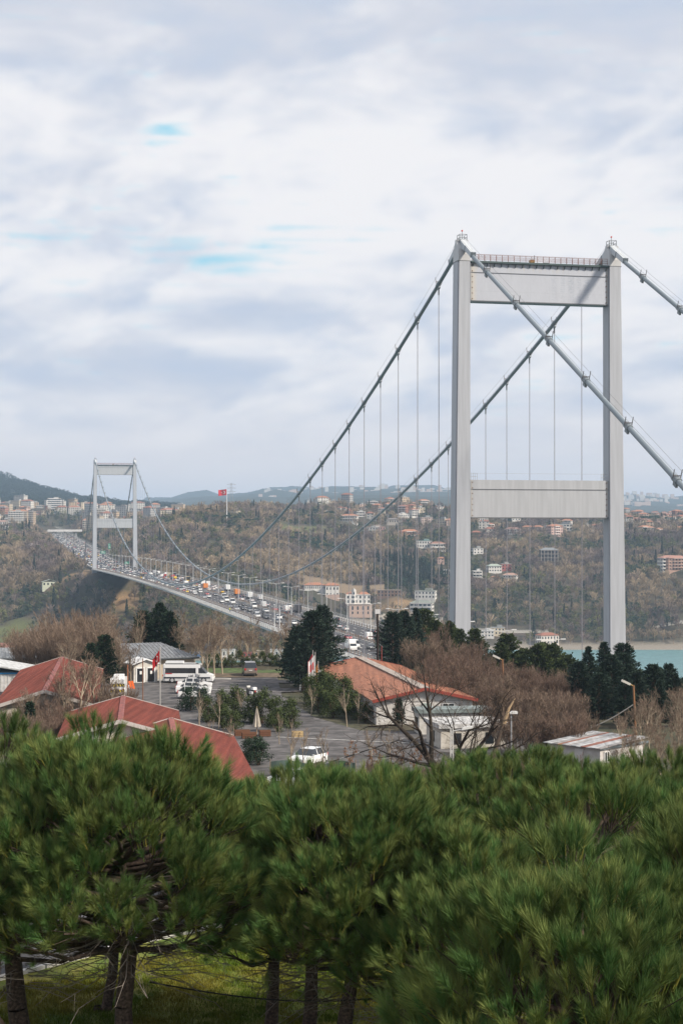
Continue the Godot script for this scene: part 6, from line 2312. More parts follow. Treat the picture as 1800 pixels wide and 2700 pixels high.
	for s in [-1.0, 1.0]:
		m.hexa(Vector3(s * 0.10, 3.2, 0), Vector3(0.045, 0, 0), Vector3(s * -0.02, 3.2, 0), Vector3(0, 0, 0.09))
	for k in 9:
		m.box(Vector3(0, 0.5 + k * 0.7, 0), Vector3(0.2, 0.25, 0.15))
	put("post", m, M.concrete, lp)
	m = MB.new()
	m.col = Color(0.5, 0.5, 0.5)
	m.tube(Vector3(0, 6.2, 0), Vector3(0.9, 6.35, 0), 0.04, 0.035, 6)
	put("arm", m, M.paint, lp)
	m = MB.new()
	m.col = Color(0.68, 0.68, 0.67)
	m.extrude([V(0.7, 6.28), V(1.5, 6.42), V(1.52, 6.55), V(1.3, 6.6), V(0.8, 6.45)], Vector3.RIGHT, Vector3.UP, Vector3(0, 0, -0.14), Vector3(0, 0, 0.28))
	put("lamp_head", m, M.paint, lp)
	lp = thing("lamp_post", "slender grey lamp post with flat white head above pines", "lamp post", Vector3(13.5, nh(13.5, -130), -130))
	m = MB.new()
	m.col = Color(0.30, 0.31, 0.33)
	m.tube(Vector3.ZERO, Vector3(0, 6.2, 0), 0.085, 0.06, 8)
	put("post", m, M.paint, lp)
	m = MB.new()
	m.col = Color(0.72, 0.71, 0.69)
	m.extrude([V(-0.1, 6.15), V(0.5, 6.15), V(0.52, 6.3), V(0.4, 6.36), V(0.05, 6.36), V(-0.12, 6.26)], Vector3.RIGHT, Vector3.UP, Vector3(0, 0, -0.15), Vector3(0, 0, 0.3))
	put("lamp_head", m, M.paint, lp)
	for r in [["rusty lamp post with tilted pale head before dark conifers", 28.6, -160.0, 84.9, 1.0], ["rusty lamp post head rising out of the brown thicket", 19.7, -200.0, 84.3, 0.8]]:
		var base := nh(r[1], r[2])
		lp = thing("lamp_post", r[0], "lamp post", Vector3(r[1], base, r[2]))
		var h: float = r[3] - base
		m = MB.new()
		m.col = Color(0.27, 0.13, 0.06)
		m.tube(Vector3(0.25, 0, 0), Vector3(0, h, 0), 0.13, 0.09, 8)
		put("post", m, M.paint, lp)
		m = MB.new()
		m.col = Color(0.45, 0.30, 0.10)
		m.tube(Vector3(0, h - 0.1, 0), Vector3(-0.6, h + 0.25, 0.1), 0.05, 0.05, 6)
		put("arm", m, M.paint, lp)
		m = MB.new()
		m.col = Color(0.58, 0.55, 0.50)
		m.hexa(Vector3(-0.75, h + 0.28, 0.1), Vector3(0.42, -0.2, 0), Vector3(0.05, 0.1, 0), Vector3(0, 0, 0.17))
		put("lamp_head", m, M.paint, lp)
	# utility pole with crossbars behind the orange roof
	var up := thing("utility_pole", "dark tarred utility pole behind the orange roof", "utility pole", Vector3(5.0, nh(5.0, -226.0), -226.0))
	var uh := 88.6 - nh(5.0, -226.0)
	m = MB.new()
	m.col = Color(0.045, 0.035, 0.03)
	m.tube(Vector3.ZERO, Vector3(0, uh, 0), 0.17, 0.13, 8)
	put("pole", m, M.bark, up)
	for y in [3.2, 5.2]:
		m = MB.new()
		m.col = Color(0.06, 0.05, 0.05)
		m.box(Vector3(-0.5, uh - y, 0), Vector3(1.6, 0.12, 0.12))
		put("crossbar", m, M.bark, up)
	m = MB.new()
	m.col = Color(0.62, 0.62, 0.62)
	m.box(Vector3(0, uh + 0.25, 0), Vector3(0.7, 0.6, 0.4))
	put("white_box", m, M.paint, up)
	m = MB.new()
	m.col = Color(0.30, 0.05, 0.04)
	m.tube(Vector3(0.55, 0.5, 0), Vector3(0.55, uh - 4.5, 0), 0.06, 0.06, 5)
	put("red_conduit", m, M.paint, up)
	# cables
	var cb := MB.new()
	cb.col = Color(0.16, 0.155, 0.15)
	var ca := Vector3(28.6, 83.0, -160)
	var cz := Vector3(22.5, 80.4, -158.5)
	for k in 16:
		var f := k / 16.0
		var g := (k + 1) / 16.0
		cb.tube(ca.lerp(cz, f) + Vector3.DOWN * sin(f * PI) * 0.35, ca.lerp(cz, g) + Vector3.DOWN * sin(g * PI) * 0.35, 0.06, 0.06, 5)
	tag(put("overhead_cable", cb, M.rubber), "grey overhead cable slung from rusty lamp post to blue-roofed hut", "cable")
	cb = MB.new()
	cb.col = Color(0.02, 0.02, 0.02)
	ca = Vector3(-1.4, 80.9, -134.0)
	cz = Vector3(5.2, 83.0, -134.0)
	for k in 16:
		cb.col = Color(0.02, 0.02, 0.02) if k % 3 else Color(0.25, 0.25, 0.25)
		cb.tube(ca.lerp(cz, k / 16.0), ca.lerp(cz, (k + 1) / 16.0), 0.05, 0.05, 5)
	tag(put("overhead_cable", cb, M.rubber), "black twisted overhead cable crossing the drive by bare saplings", "cable")
	cb = MB.new()
	cb.col = Color(0.015, 0.015, 0.015)
	ca = Vector3(-3.4, 92.0, -29.0)
	cz = Vector3(2.6, 92.6, -27.0)
	for k in 20:
		var f := k / 20.0
		var g := (k + 1) / 20.0
		cb.tube(ca.lerp(cz, f) + Vector3.DOWN * sin(f * PI) * 0.35, ca.lerp(cz, g) + Vector3.DOWN * sin(g * PI) * 0.35, 0.014, 0.014, 5)
	tag(put("overhead_cable", cb, M.rubber), "thin black cable strung between the foreground pine trunks", "cable")
	# green netting fence
	var ne := thing("netting_fence", "dark green netting fence in front of the turning white car", "fence", Vector3(-2.4, LOT + 0.3, -137.5), -0.05)
	m = MB.new()
	m.col = Color(0.085, 0.125, 0.11)
	for k in 14:
		var x0 := -3.6 + k * 0.514
		m.quad(Vector3(x0, 0, sin(k * 1.1) * 0.12), Vector3(x0 + 0.514, 0, sin((k + 1) * 1.1) * 0.12), Vector3(x0 + 0.514, 0.95 + sin((k + 1) * 0.7) * 0.15, sin((k + 1) * 1.1) * 0.12), Vector3(x0, 0.95 + sin(k * 0.7) * 0.15, sin(k * 1.1) * 0.12))
	put("netting", m, M.rubber, ne)
	for k in 5:
		m = MB.new()
		m.col = Color(0.22, 0.18, 0.14)
		m.tube(Vector3(-3.6 + k * 1.8, 0, 0.15), Vector3(-3.6 + k * 1.8, 1.2, 0.15), 0.04, 0.04, 5)
		put("stake", m, M.bark, ne)

# ------------------------------------------------------------------ bare trees, thickets, shrubs and conifers of the near hill
func grow(w: MB, tw: MB, p: Vector3, dir: Vector3, len: float, r: float, lv: int, c: Dictionary) -> void:
	var segs := 4 if lv == 0 else 3
	var sides: int = [7, 5, 4, 3, 3][lv]
	var spine := [p]
	var q := p
	var rr := r
	w.col = c.bark * rng.randf_range(0.85, 1.15)
	for s in segs:
		dir = (dir + rv() * c.bend + Vector3.UP * c.up).normalized()
		var n := q + dir * len / segs
		var r2 := rr * (0.86 if lv == 0 else 0.78)
		w.tube(q, n, rr, r2, sides)
		rr = r2
		q = n
		spine.append(q)
	var kids: int = c.n[lv]
	for k in kids:
		var f: float = rng.randf_range(c.from[lv], 1.0) * segs
		if k == 0: f = segs - 0.01
		var i := mini(int(f), segs - 1)
		var b: Vector3 = spine[i].lerp(spine[i + 1], f - i)
		var side := rv()
		side = (side - dir * side.dot(dir)).normalized()
		var ang: float = rng.randf_range(c.ang * 0.6, c.ang * 1.25)
		if k == 0: ang *= 0.4
		var d := (dir * cos(ang) + side * sin(ang)).normalized()
		var l: float = len * c.ratio * rng.randf_range(0.7, 1.15) * (1.15 - 0.35 * f / segs)
		if lv + 1 < c.levels:
			grow(w, tw, b, d, l, rr * rng.randf_range(0.55, 0.8) + 0.006, lv + 1, c)
		else:
			tw.col = c.twig * rng.randf_range(0.7, 1.3)
			var mid := b + d * l * 0.5
			var e: Vector3 = mid + (d + rv() * 0.35 + Vector3.UP * c.up).normalized() * l * 0.5
			var sd: Vector3 = d.cross(rv()).normalized() * c.tw
			tw.quad(b - sd, b + sd, mid + sd * 0.75, mid - sd * 0.75)
			tw.blade(mid, e, sd * 0.75)
			for j in c.fine:
				var g := b.lerp(e, rng.randf_range(0.2, 0.95))
				var fd: Vector3 = (d + rv() * 0.8 + Vector3.UP * c.up).normalized()
				tw.blade(g, g + fd * l * rng.randf_range(0.3, 0.6), fd.cross(rv()).normalized() * c.tw * 0.7)
				if c.get("leaves", 0.0) > rng.randf():
					tw.col = Color(0.16, 0.075, 0.04)
					var lp: Vector3 = g + fd * l * 0.4
					tw.blade(lp, lp + Vector3(rng.randf_range(-0.05, 0.05), -0.16, rng.randf_range(-0.05, 0.05)), Vector3(0.05, 0, 0.03))
					tw.col = c.twig

const TALL := {"levels": 4, "n": [7, 5, 5, 5, 0], "from": [0.35, 0.3, 0.25, 0.2], "ang": 0.62, "ratio": 0.60, "bend": 0.10, "up": 0.10, "tw": 0.015, "fine": 5}
const THICKET := {"levels": 3, "n": [6, 6, 6, 0, 0], "from": [0.2, 0.2, 0.15], "ang": 0.42, "ratio": 0.62, "bend": 0.07, "up": 0.12, "tw": 0.018, "fine": 2}
const SAPLING := {"levels": 3, "n": [6, 5, 4, 0, 0], "from": [0.4, 0.3, 0.2], "ang": 0.5, "ratio": 0.55, "bend": 0.10, "up": 0.10, "tw": 0.012, "fine": 2}

func bare_tree(seed_: int, h: float, r: float, conf: Dictionary, bark: Color, twig: Color, lean := Vector3.ZERO) -> Array:
	rng.seed = seed_
	var c := conf.duplicate()
	c.bark = bark
	c.twig = twig
	var w := MB.new()
	var tw := MB.new()
	grow(w, tw, Vector3(0, -0.2, 0), (Vector3.UP + lean).normalized(), h * 0.48, r, 0, c)
	return [w.mesh(), tw.mesh()]

func thicket(seed_: int, h: float, spread: float, stems: int, bark: Color, twig: Color) -> Array:
	rng.seed = seed_
	var c := THICKET.duplicate()
	c.bark = bark
	c.twig = twig
	var w := MB.new()
	var tw := MB.new()
	for k in stems:
		var a := rng.randf() * TAU
		var rr := sqrt(rng.randf())
		var p := Vector3(cos(a), 0, sin(a)) * rr * spread * 0.45
		grow(w, tw, p + Vector3(0, -0.2, 0), (Vector3.UP + Vector3(cos(a), 0, sin(a)) * rr * 0.55).normalized(), h * rng.randf_range(0.42, 0.62), 0.05, 0, c)
	return [w.mesh(), tw.mesh()]

func shrub(seed_: int, h: float, r: float, n: int, size: float) -> Array:        # dense evergreen, uneven outline
	rng.seed = seed_
	var w := MB.new()
	w.col = Color(0.10, 0.07, 0.05)
	for k in 6:
		w.tube(Vector3(0, -0.2, 0), Vector3(rng.randf_range(-0.5, 0.5) * r, h * 0.6, rng.randf_range(-0.5, 0.5) * r), 0.05, 0.02, 4)
	var m := MB.new()
	for k in 26:
		var f := rng.randf()
		var y := h * (0.12 + 0.8 * f)
		var rad := r * (1.0 - 0.75 * f * f) * sqrt(rng.randf()) * 0.85
		var a := rng.randf() * TAU
		leafy(m, Vector3(cos(a) * rad, y, sin(a) * rad), Vector3(0.38 * r, 0.17 * h, 0.38 * r), n / 26, size, 0.55, 1.4)
	return [w.mesh(), m.mesh()]

func conifer(seed_: int, h: float, r: float, dens: int, droop: float, size: float, prof := 0.7) -> Array:       # boughs with needle sprays
	rng.seed = seed_
	var w := MB.new()
	var m := MB.new()
	w.col = Color(0.11, 0.08, 0.06)
	var top := Vector3(rng.randf_range(-0.2, 0.2), h, rng.randf_range(-0.2, 0.2))
	w.tube(Vector3(0, -0.3, 0), top, 0.035 * h * 0.5, 0.03, 7)
	for k in dens:
		var f := pow((k + rng.randf()) / dens, 0.85)
		var y := h * (0.10 + 0.90 * f)
		var l := r * pow(maxf(1.02 - f, 0.02), prof) * rng.randf_range(0.6, 1.15) * (0.8 if f < 0.12 else 1.0)
		var a := k * 2.399 + rng.randf_range(-0.4, 0.4)
		var o := top * (y / h)
		var d := Vector3(cos(a), 0.35 - droop * (1.0 - f), sin(a)).normalized()
		var e := o + d * l + Vector3(0, l * 0.1, 0)
		w.tube(o, e, 0.04, 0.012, 3)
		var n := int(10 + l * 16)
		for j in n:
			var g := rng.randf_range(0.25, 1.08)
			var p := o.lerp(e, g) + rv() * Vector3(0.36, 0.16, 0.36) * (0.4 + l * 0.18)
			m.col = Color.WHITE * rng.randf_range(0.55, 1.45)
			var td := (d + rv() * 0.7 + Vector3.UP * 0.25).normalized()
			var q := p + td * size * rng.randf_range(0.8, 1.8)
			m.blade(p, q, td.cross(rv()).normalized() * size * rng.randf_range(0.28, 0.5))
			m.blade(q, p, td.cross(rv()).normalized() * size * rng.randf_range(0.2, 0.4))
	return [w.mesh(), m.mesh()]

var leaf_mats := {}
func leaf_mat(c: Color) -> StandardMaterial3D:
	var key := str(c)
	if not leaf_mats.has(key):
		var m: StandardMaterial3D = M.leaf.duplicate()
		m.resource_name = "leaf"
		m.albedo_color = c.linear_to_srgb()
		m.backlight = Color(0.18, 0.2, 0.1)
		leaf_mats[key] = m
	return leaf_mats[key]

# rows of alike plants: [x, z, scale, variant]
func plants(called: String, cat: String, group: String, label: String, shapes: Array, wood: Material, leaf: Material, spots: Array, leafname: String) -> void:
	spots.sort_custom(func(a, b): return a[0] / -a[1] < b[0] / -b[1])
	var g := RandomNumberGenerator.new()
	g.seed = spots.size() * 31 + called.length()
	for i in spots.size():
		var s: Array = spots[i]
		var t := thing(called, label % nth(i), cat, Vector3(s[0], nh(s[0], s[1]) - 0.05, s[1]), g.randf() * TAU if s.size() < 5 else s[4], group)
		var k: float = s[2]
		t.scale = Vector3(k, k * g.randf_range(0.94, 1.06), k)
		var sh: Array = shapes[s[3] % shapes.size()]
		put("trunk" if cat == "tree" else "stems", sh[0], wood, t)
		put(leafname, sh[1], leaf, t, "stuff")

func near_trees() -> void:
	var PALE := Color(0.34, 0.28, 0.21)
	var BROWN := Color(0.175, 0.13, 0.10)
	var RUSSET := Color(0.165, 0.115, 0.09)
	var DARK := Color(0.055, 0.045, 0.038)
	var tall := [bare_tree(301, 9.0, 0.15, TALL, PALE, BROWN * 1.2), bare_tree(302, 9.0, 0.13, TALL, PALE * 0.9, BROWN * 1.1), bare_tree(303, 8.5, 0.14, TALL, PALE * 0.8, BROWN), bare_tree(304, 9.0, 0.12, TALL, PALE * 1.1, BROWN * 1.3)]
	var tk := [thicket(311, 6.5, 5.0, 20, RUSSET, RUSSET * 1.15), thicket(312, 6.5, 5.5, 22, RUSSET * 0.9, RUSSET * 1.05), thicket(313, 6.0, 5.0, 20, BROWN, BROWN * 1.2), thicket(314, 6.0, 5.0, 18, BROWN * 0.8, RUSSET)]
	var sap := [bare_tree(321, 5.5, 0.07, SAPLING, PALE * 0.95, BROWN * 1.1), bare_tree(322, 5.0, 0.06, SAPLING, PALE * 0.85, BROWN), bare_tree(323, 5.5, 0.06, SAPLING, PALE, BROWN * 1.2)]
	# pale-barked trees in front of the red halls
	plants("bare_tree", "tree", "pale bare trees before the red hall", "pale-barked bare tree in front of the big red hall, %s from left", tall, M.bark, M.bark, [[-31.0, -161, 0.75, 0], [-27.6, -163.5, 1.1, 1], [-26.4, -164, 1.15, 3], [-25.2, -166, 1.1, 0], [-23.4, -165, 0.95, 2]], "twigs")
	plants("bare_tree", "tree", "bare trees behind the red hall", "bushy brown bare tree behind the big red hall, %s from left", tall, M.bark, M.bark, [[-41.0, -236, 0.9, 2], [-38.0, -231, 1.0, 1], [-35.5, -226, 1.1, 2], [-33.5, -224, 1.15, 0], [-31.0, -220, 1.05, 2], [-29.5, -216, 1.0, 1], [-34.5, -238, 1.2, 3], [-39.0, -242, 1.1, 0], [-30.5, -246, 1.1, 1], [-36.5, -218, 0.9, 3], [-43.5, -240, 1.0, 1], [-40.0, -226, 0.95, 2], [-37.2, -222, 1.0, 1], [-32.4, -230, 1.15, 1], [-35.0, -246, 1.2, 2], [-28.6, -222, 0.9, 2]], "twigs")
	plants("bare_tree", "tree", "bare trees right of the office", "tall pale bare tree right of the grey-roofed office, %s from left", tall, M.bark, M.bark, [[-21.8, -233, 0.85, 0], [-19.6, -231, 1.05, 3], [-18.8, -230, 1.12, 1], [-18.0, -231, 1.1, 0], [-17.2, -236, 1.05, 3], [-22.5, -246, 1.1, 2], [-24.5, -248, 1.05, 1]], "twigs")
	var back := []
	rng.seed = 90
	for k in 18:
		back.append([-27.0 + k * 1.45 + rng.randf_range(-0.6, 0.6), -250.0 - rng.randf_range(0, 26), rng.randf_range(0.75, 1.15), k])
	plants("bare_tree", "tree", "bare trees at the car park's far edge", "thin bare tree at the car park's far edge, %s from left", tall, M.bark, M.bark, back, "twigs")
	var left := []
	for k in 9:
		left.append([-66.0 + k * 4.0, -262.0 - rng.randf_range(0, 25), rng.randf_range(0.8, 1.0), k])
	plants("bare_tree", "tree", "bare trees behind the left sheds", "bare tree behind the grey long shed, %s from left", tall, M.bark, M.bark, left, "twigs")
	plants("bare_thicket", "bush", "dense brown trees behind the big red hall", "dense brown twiggy tree mass behind the big red hall, %s from left", [thicket(315, 8.5, 7.0, 34, BROWN * 1.1, BROWN * 1.3), thicket(316, 8.0, 6.5, 32, BROWN, BROWN * 1.2)], M.bark, M.bark, [[-41.5, -232, 0.92, 0], [-38.6, -228, 1.02, 1], [-36.0, -226, 1.05, 0], [-34.0, -222, 0.85, 1], [-44.0, -236, 0.85, 0], [-38.5, -240, 1.05, 1]], "twigs")
	plants("bare_thicket", "bush", "thin thickets before the middle red hall", "thin leafless thicket between two red roofs, %s from left", tk, M.bark, M.bark, [[-29.6, -162.5, 0.75, 2], [-27.2, -160.0, 0.7, 3], [-24.6, -166.5, 0.85, 2], [-22.8, -168.0, 0.8, 3]], "twigs")
	# thickets at the right
	var list := []
	rng.seed = 92
	for row in [[-184.0, 12.5, 40.0, 2.6, 0.85], [-196.0, 15.0, 44.0, 2.8, 0.95], [-210.0, 14.5, 48.0, 3.0, 1.05], [-228.0, 10.5, 50.0, 3.0, 0.92], [-246.0, 10.0, 52.0, 3.2, 0.85]]:
		var x: float = row[1]
		while x < row[2]:
			list.append([x + rng.randf_range(-0.8, 0.8), row[0] + rng.randf_range(-5, 5), row[4] * rng.randf_range(0.7, 1.15) * lerpf(1.0, 0.62, smoothstep(15.0, 25.0, x)), rng.randi() % 4])
			x += row[3]
	plants("bare_thicket", "bush", "brown thickets right of the orange hall", "leafless brown thicket right of orange hall, %s from left", tk, M.bark, M.bark, list, "twigs")
	list = []
	for k in 12:
		list.append([-41.0 + k * 1.35 + rng.randf_range(-0.5, 0.5), -158.0 + rng.randf_range(-3, 6), rng.randf_range(0.45, 0.7), rng.randi() % 4])
	plants("bare_thicket", "bush", "brown thickets before the red hall", "low leafless thicket before the red hall's cream gable, %s from left", tk, M.bark, M.bark, list, "twigs")
	list = []
	for k in 13:
		list.append([-1.0 + k * 1.2 + rng.randf_range(-0.5, 0.5), -130.0 + rng.randf_range(-6, 7), rng.randf_range(0.3, 0.48), rng.randi() % 4])
	for k in 8:
		list.append([11.0 + k * 0.9, -122.0 + rng.randf_range(-4, 4), rng.randf_range(0.45, 0.6), rng.randi() % 2])
	plants("bramble", "bush", "tangled brambles above the pines", "tangled leafless bramble just above the pine tops, %s from left", tk, M.bark, M.bark, list, "twigs")
	list = []
	for k in 10:
		list.append([16.5 + (k % 5) * 1.4 + rng.randf_range(-0.5, 0.5), -152.0 - int(k / 5) * 12.0 + rng.randf_range(-3, 3), rng.randf_range(0.6, 0.85), 2 + k % 2])
	plants("bare_thicket", "bush", "thickets left of the blue-roofed hut", "tangled olive-brown thicket left of blue-roofed hut, %s from left", tk, M.bark, M.bark, list, "twigs")
	plants("bare_tree", "tree", "pale bare trees at the right edge", "low pale bare tree at the right edge, %s from left", tall, M.bark, M.bark, [[24.2, -136, 0.55, 0], [25.6, -131, 0.6, 3], [27.0, -133, 0.62, 1], [28.5, -136, 0.68, 0], [26.0, -141, 0.6, 3], [30.0, -142, 0.75, 1], [27.4, -150, 0.7, 0], [29.0, -154, 0.75, 3], [31.0, -150, 0.8, 1], [32.6, -156, 0.8, 0], [25.2, -147, 0.6, 3], [28.2, -146, 0.65, 1], [30.2, -160, 0.75, 2], [33.6, -162, 0.8, 3], [23.0, -134, 0.5, 1], [29.6, -137, 0.65, 3]], "twigs")
	# saplings on the drive
	plants("sapling", "tree", "bare saplings along the drive", "slender bare sapling beside the drive, %s from left", sap, M.bark, M.bark, [[-12.0, -150, 1.0, 1], [-9.8, -146, 0.95, 0], [-4.4, -139.5, 1.0, 0], [-3.1, -140, 1.05, 2], [-1.6, -139, 1.12, 1], [2.3, -138, 1.0, 2], [4.2, -140, 0.9, 0], [-14.5, -166, 1.05, 0], [-12.8, -170, 1.0, 2], [-6.0, -158, 0.9, 1], [-11.0, -176, 0.95, 2], [0.6, -172, 1.05, 0], [1.8, -176, 1.0, 1], [-3.4, -182, 0.9, 2]], "twigs")
	var dl := SAPLING.duplicate()
	dl.leaves = 0.5
	var dead := [bare_tree(331, 4.5, 0.05, dl, PALE * 0.8, BROWN)]
	plants("withered_bush", "bush", "bushes with withered leaves by the drive", "bush with clinging withered leaves by the drive, %s from left", dead, M.bark, M.bark, [[0.6, -137, 0.9, 0], [2.9, -135, 0.85, 0], [4.6, -134, 0.95, 0], [6.1, -136, 0.8, 0]], "withered_leaves")
	# the great dark bare tree
	var big := TALL.duplicate()
	big.ang = 0.85
	big.up = 0.02
	big.bend = 0.2
	big.n = [7, 6, 5, 4, 0]
	big.ratio = 0.66
	big.tw = 0.016
	big.fine = 5
	rng.seed = 345
	var w := MB.new()
	var tw := MB.new()
	big.bark = DARK
	big.twig = Color(0.10, 0.075, 0.06)
	var p := Vector3(0, -0.3, 0)
	w.col = DARK
	w.tube(p, Vector3(-0.5, 1.2, 0), 0.42, 0.36, 9)
	w.tube(Vector3(-0.5, 1.2, 0), Vector3(-2.4, 3.6, 0.2), 0.36, 0.26, 9)
	for q in [[Vector3(-2.4, 3.6, 0.2), Vector3(-0.9, 0.8, 0.1), 4.4, 0.24], [Vector3(-2.0, 3.1, 0.2), Vector3(0.15, 1.0, -0.3), 5.0, 0.22], [Vector3(-0.9, 1.9, 0), Vector3(0.9, 0.8, 0.2), 5.2, 0.25], [Vector3(-0.4, 1.3, 0), Vector3(1.3, 0.4, -0.3), 5.4, 0.22], [Vector3(-2.2, 3.4, 0), Vector3(-0.5, 1.0, 0.5), 4.8, 0.2], [Vector3(-0.8, 1.8, 0), Vector3(0.4, 1.0, 0.4), 5.0, 0.2], [Vector3(-1.6, 2.7, 0), Vector3(-0.9, 0.35, 0.3), 4.0, 0.18]]:
		grow(w, tw, q[0], q[1].normalized(), q[2], q[3], 1, big)
	var bt := thing("bare_tree", "large dark spreading bare tree leaning left above the pines", "tree", Vector3(8.9, nh(8.9, -126) - 0.2, -126))
	put("trunk", w, M.bark, bt)
	put("twigs", tw, M.bark, bt, "stuff")
	w = MB.new()
	tw = MB.new()
	rng.seed = 350
	var cc := TALL.duplicate()
	cc.bark = BROWN * 0.6
	cc.twig = BROWN * 0.8
	grow(w, tw, Vector3(0, -0.2, 0), Vector3(0.35, 1, 0), 4.2, 0.28, 0, cc)
	w.col = Color(0.46, 0.33, 0.20)
	w.tube(Vector3(1.1, 3.3, 0.3), Vector3(1.5, 4.6, 0.35), 0.20, 0.13, 7)
	w.tube(Vector3(1.5, 4.6, 0.35), Vector3(2.1, 5.6, 0.3), 0.13, 0.03, 7)
	bt = thing("split_tree", "bare tree with a pale torn trunk beside slender lamp post", "tree", Vector3(13.6, nh(13.6, -148), -148))
	put("trunk", w, M.bark, bt)
	put("twigs", tw, M.bark, bt, "stuff")
	# evergreens
	var GD := leaf_mat(Color(0.030, 0.052, 0.030))
	var GB := leaf_mat(Color(0.038, 0.060, 0.044))
	var GO := leaf_mat(Color(0.062, 0.082, 0.030))
	var ced := [conifer(401, 10.5, 3.9, 170, 0.35, 0.24, 0.55), conifer(402, 10.0, 3.4, 160, 0.3, 0.24, 0.6), conifer(403, 11.0, 3.0, 150, 0.4, 0.24, 0.8)]
	plants("cedar", "tree", "dark cedars by the motorcycle", "dark dense cedar behind the motorcycle, %s from left", ced, M.bark, GB, [[-6.2, -219, 0.82, 1], [-3.9, -214, 0.97, 0], [-2.6, -222, 1.02, 1], [-5.0, -211, 0.6, 0]], "foliage")
	plants("dark_conifer", "tree", "dark conifers behind the office", "dark evergreen behind the grey-roofed office, %s from left", ced, M.bark, GD, [[-30.2, -250, 0.8, 0], [-28.0, -252, 0.86, 1], [-26.4, -249, 0.75, 0], [-33.0, -214, 0.62, 1], [-31.4, -216, 0.66, 0]], "foliage")
	plants("dark_conifer", "tree", "conifers beside the approach road", "dark conifer between orange roof and near tower, %s from left", ced, M.bark, GB, [[7.4, -238, 0.85, 0], [9.2, -242, 0.95, 1], [11.0, -246, 0.8, 2]], "foliage")
	list = []
	for q in [[13.2, -262, 0.62], [15.4, -268, 0.72], [17.4, -264, 0.66], [19.6, -270, 0.76], [21.8, -266, 0.74], [24.2, -270, 0.66], [25.4, -262, 0.85], [27.0, -266, 1.12], [28.6, -262, 1.02], [30.2, -268, 1.4], [31.8, -262, 1.5], [33.4, -264, 1.62], [35.0, -262, 1.55], [36.4, -268, 1.68], [38.0, -262, 1.5], [39.6, -264, 1.6], [43.0, -268, 1.55], [15.0, -292, 1.15], [17.6, -300, 1.3], [19.6, -294, 1.35], [22.0, -296, 1.3], [24.6, -300, 1.28], [27.0, -296, 1.4], [28.6, -304, 1.35], [31.0, -298, 1.25], [33.4, -305, 1.2], [36.0, -300, 1.15], [38.6, -303, 1.15], [41.2, -298, 1.1], [43.6, -302, 1.22], [46.0, -300, 1.18], [48.6, -304, 1.25], [50.6, -298, 1.15], [54.0, -300, 1.2], [58.0, -298, 1.25], [61.5, -302, 1.2], [65.0, -300, 1.15]]:
		list.append([q[0], q[1], q[2], int(q[0]) % 3])
	plants("cedar", "tree", "row of dark cedars before the water", "dark cedar in the row before the water, %s from left", ced, M.bark, GO, list, "foliage")
	plants("dark_conifer", "tree", "big conifers at the right", "big dark blue-green conifer behind the rusty lamp post, %s from left", ced, M.bark, GB, [[29.5, -186, 0.55, 1], [31.8, -192, 0.66, 0], [34.0, -196, 0.72, 1], [36.4, -192, 0.62, 0], [38.8, -198, 0.70, 2], [41.4, -200, 0.62, 0], [44.0, -205, 0.66, 1], [33.0, -205, 0.8, 2], [36.2, -208, 0.76, 2], [28.6, -196, 0.6, 0], [30.4, -200, 0.7, 2], [32.6, -186, 0.6, 2], [35.2, -184, 0.58, 0], [37.6, -188, 0.62, 1], [40.0, -190, 0.6, 0], [42.6, -194, 0.62, 2], [39.8, -208, 0.78, 1], [34.6, -201, 0.8, 0], [29.8, -172, 0.52, 1], [31.6, -176, 0.56, 0], [33.6, -172, 0.5, 2], [35.8, -176, 0.56, 1], [28.0, -178, 0.5, 0]], "foliage")
	var arb := [conifer(411, 3.0, 0.75, 90, 0.1, 0.13)]
	plants("arborvitae", "bush", "clipped conifers", "narrow dark conifer against the white gable wall, %s from left", arb, M.bark, GD, [[6.0, -171.5, 1.05, 0]], "foliage")
	plants("small_conifer", "tree", "", "small dark conifer before the red hall's cream gable, %s from left", arb, M.bark, GD, [[-30.4, -159.5, 1.25, 0]], "foliage")
	var sh := [shrub(421, 3.4, 1.7, 2600, 0.17), shrub(422, 3.8, 1.5, 2600, 0.17), shrub(423, 3.0, 1.6, 2600, 0.16)]
	plants("evergreen_shrub", "bush", "dark shrubs round the parasol", "dark evergreen shrub beside the closed parasol, %s from left", sh, M.bark, GO, [[-14.4, -176, 0.85, 0], [-12.9, -177, 0.95, 1], [-11.4, -178, 1.05, 1], [-9.8, -176, 0.95, 0], [-8.4, -175, 1.02, 1], [-6.8, -173, 0.98, 0], [-5.4, -171, 0.92, 1], [-12.4, -171, 0.85, 2], [-6.6, -168, 0.85, 2], [-11.0, -168.5, 0.75, 2]], "foliage")
	plants("evergreen_shrub", "bush", "dark shrubs along the orange hall", "dark evergreen shrub along the orange hall's side, %s from left", sh, M.bark, GO, [[-3.6, -196, 1.05, 0], [-2.2, -192, 1.2, 1], [-1.0, -188, 1.25, 0], [0.4, -184, 1.15, 1], [1.5, -180, 1.0, 2], [-2.6, -186, 1.05, 2], [-0.9, -181, 0.95, 0], [2.6, -176.5, 0.75, 2]], "foliage")
	plants("evergreen_shrub", "bush", "dark shrubs near the parked cars", "dark round shrub in front of parked white cars, %s from left", sh, M.bark, GD, [[-17.4, -188, 0.95, 0], [-15.8, -186, 0.85, 1], [-7.3, -144, 0.85, 2], [-8.2, -146, 0.7, 0]], "foliage")
	list = []
	for k in 14:
		list.append([-20.0 + k * 1.15, -247.0 + rng.randf_range(-1, 1), rng.randf_range(0.5, 0.7), k])
	plants("hedge_bush", "bush", "low hedge at the car park's far edge", "low green hedge bush at the far edge, %s from left", sh, M.bark, GO, list, "foliage")

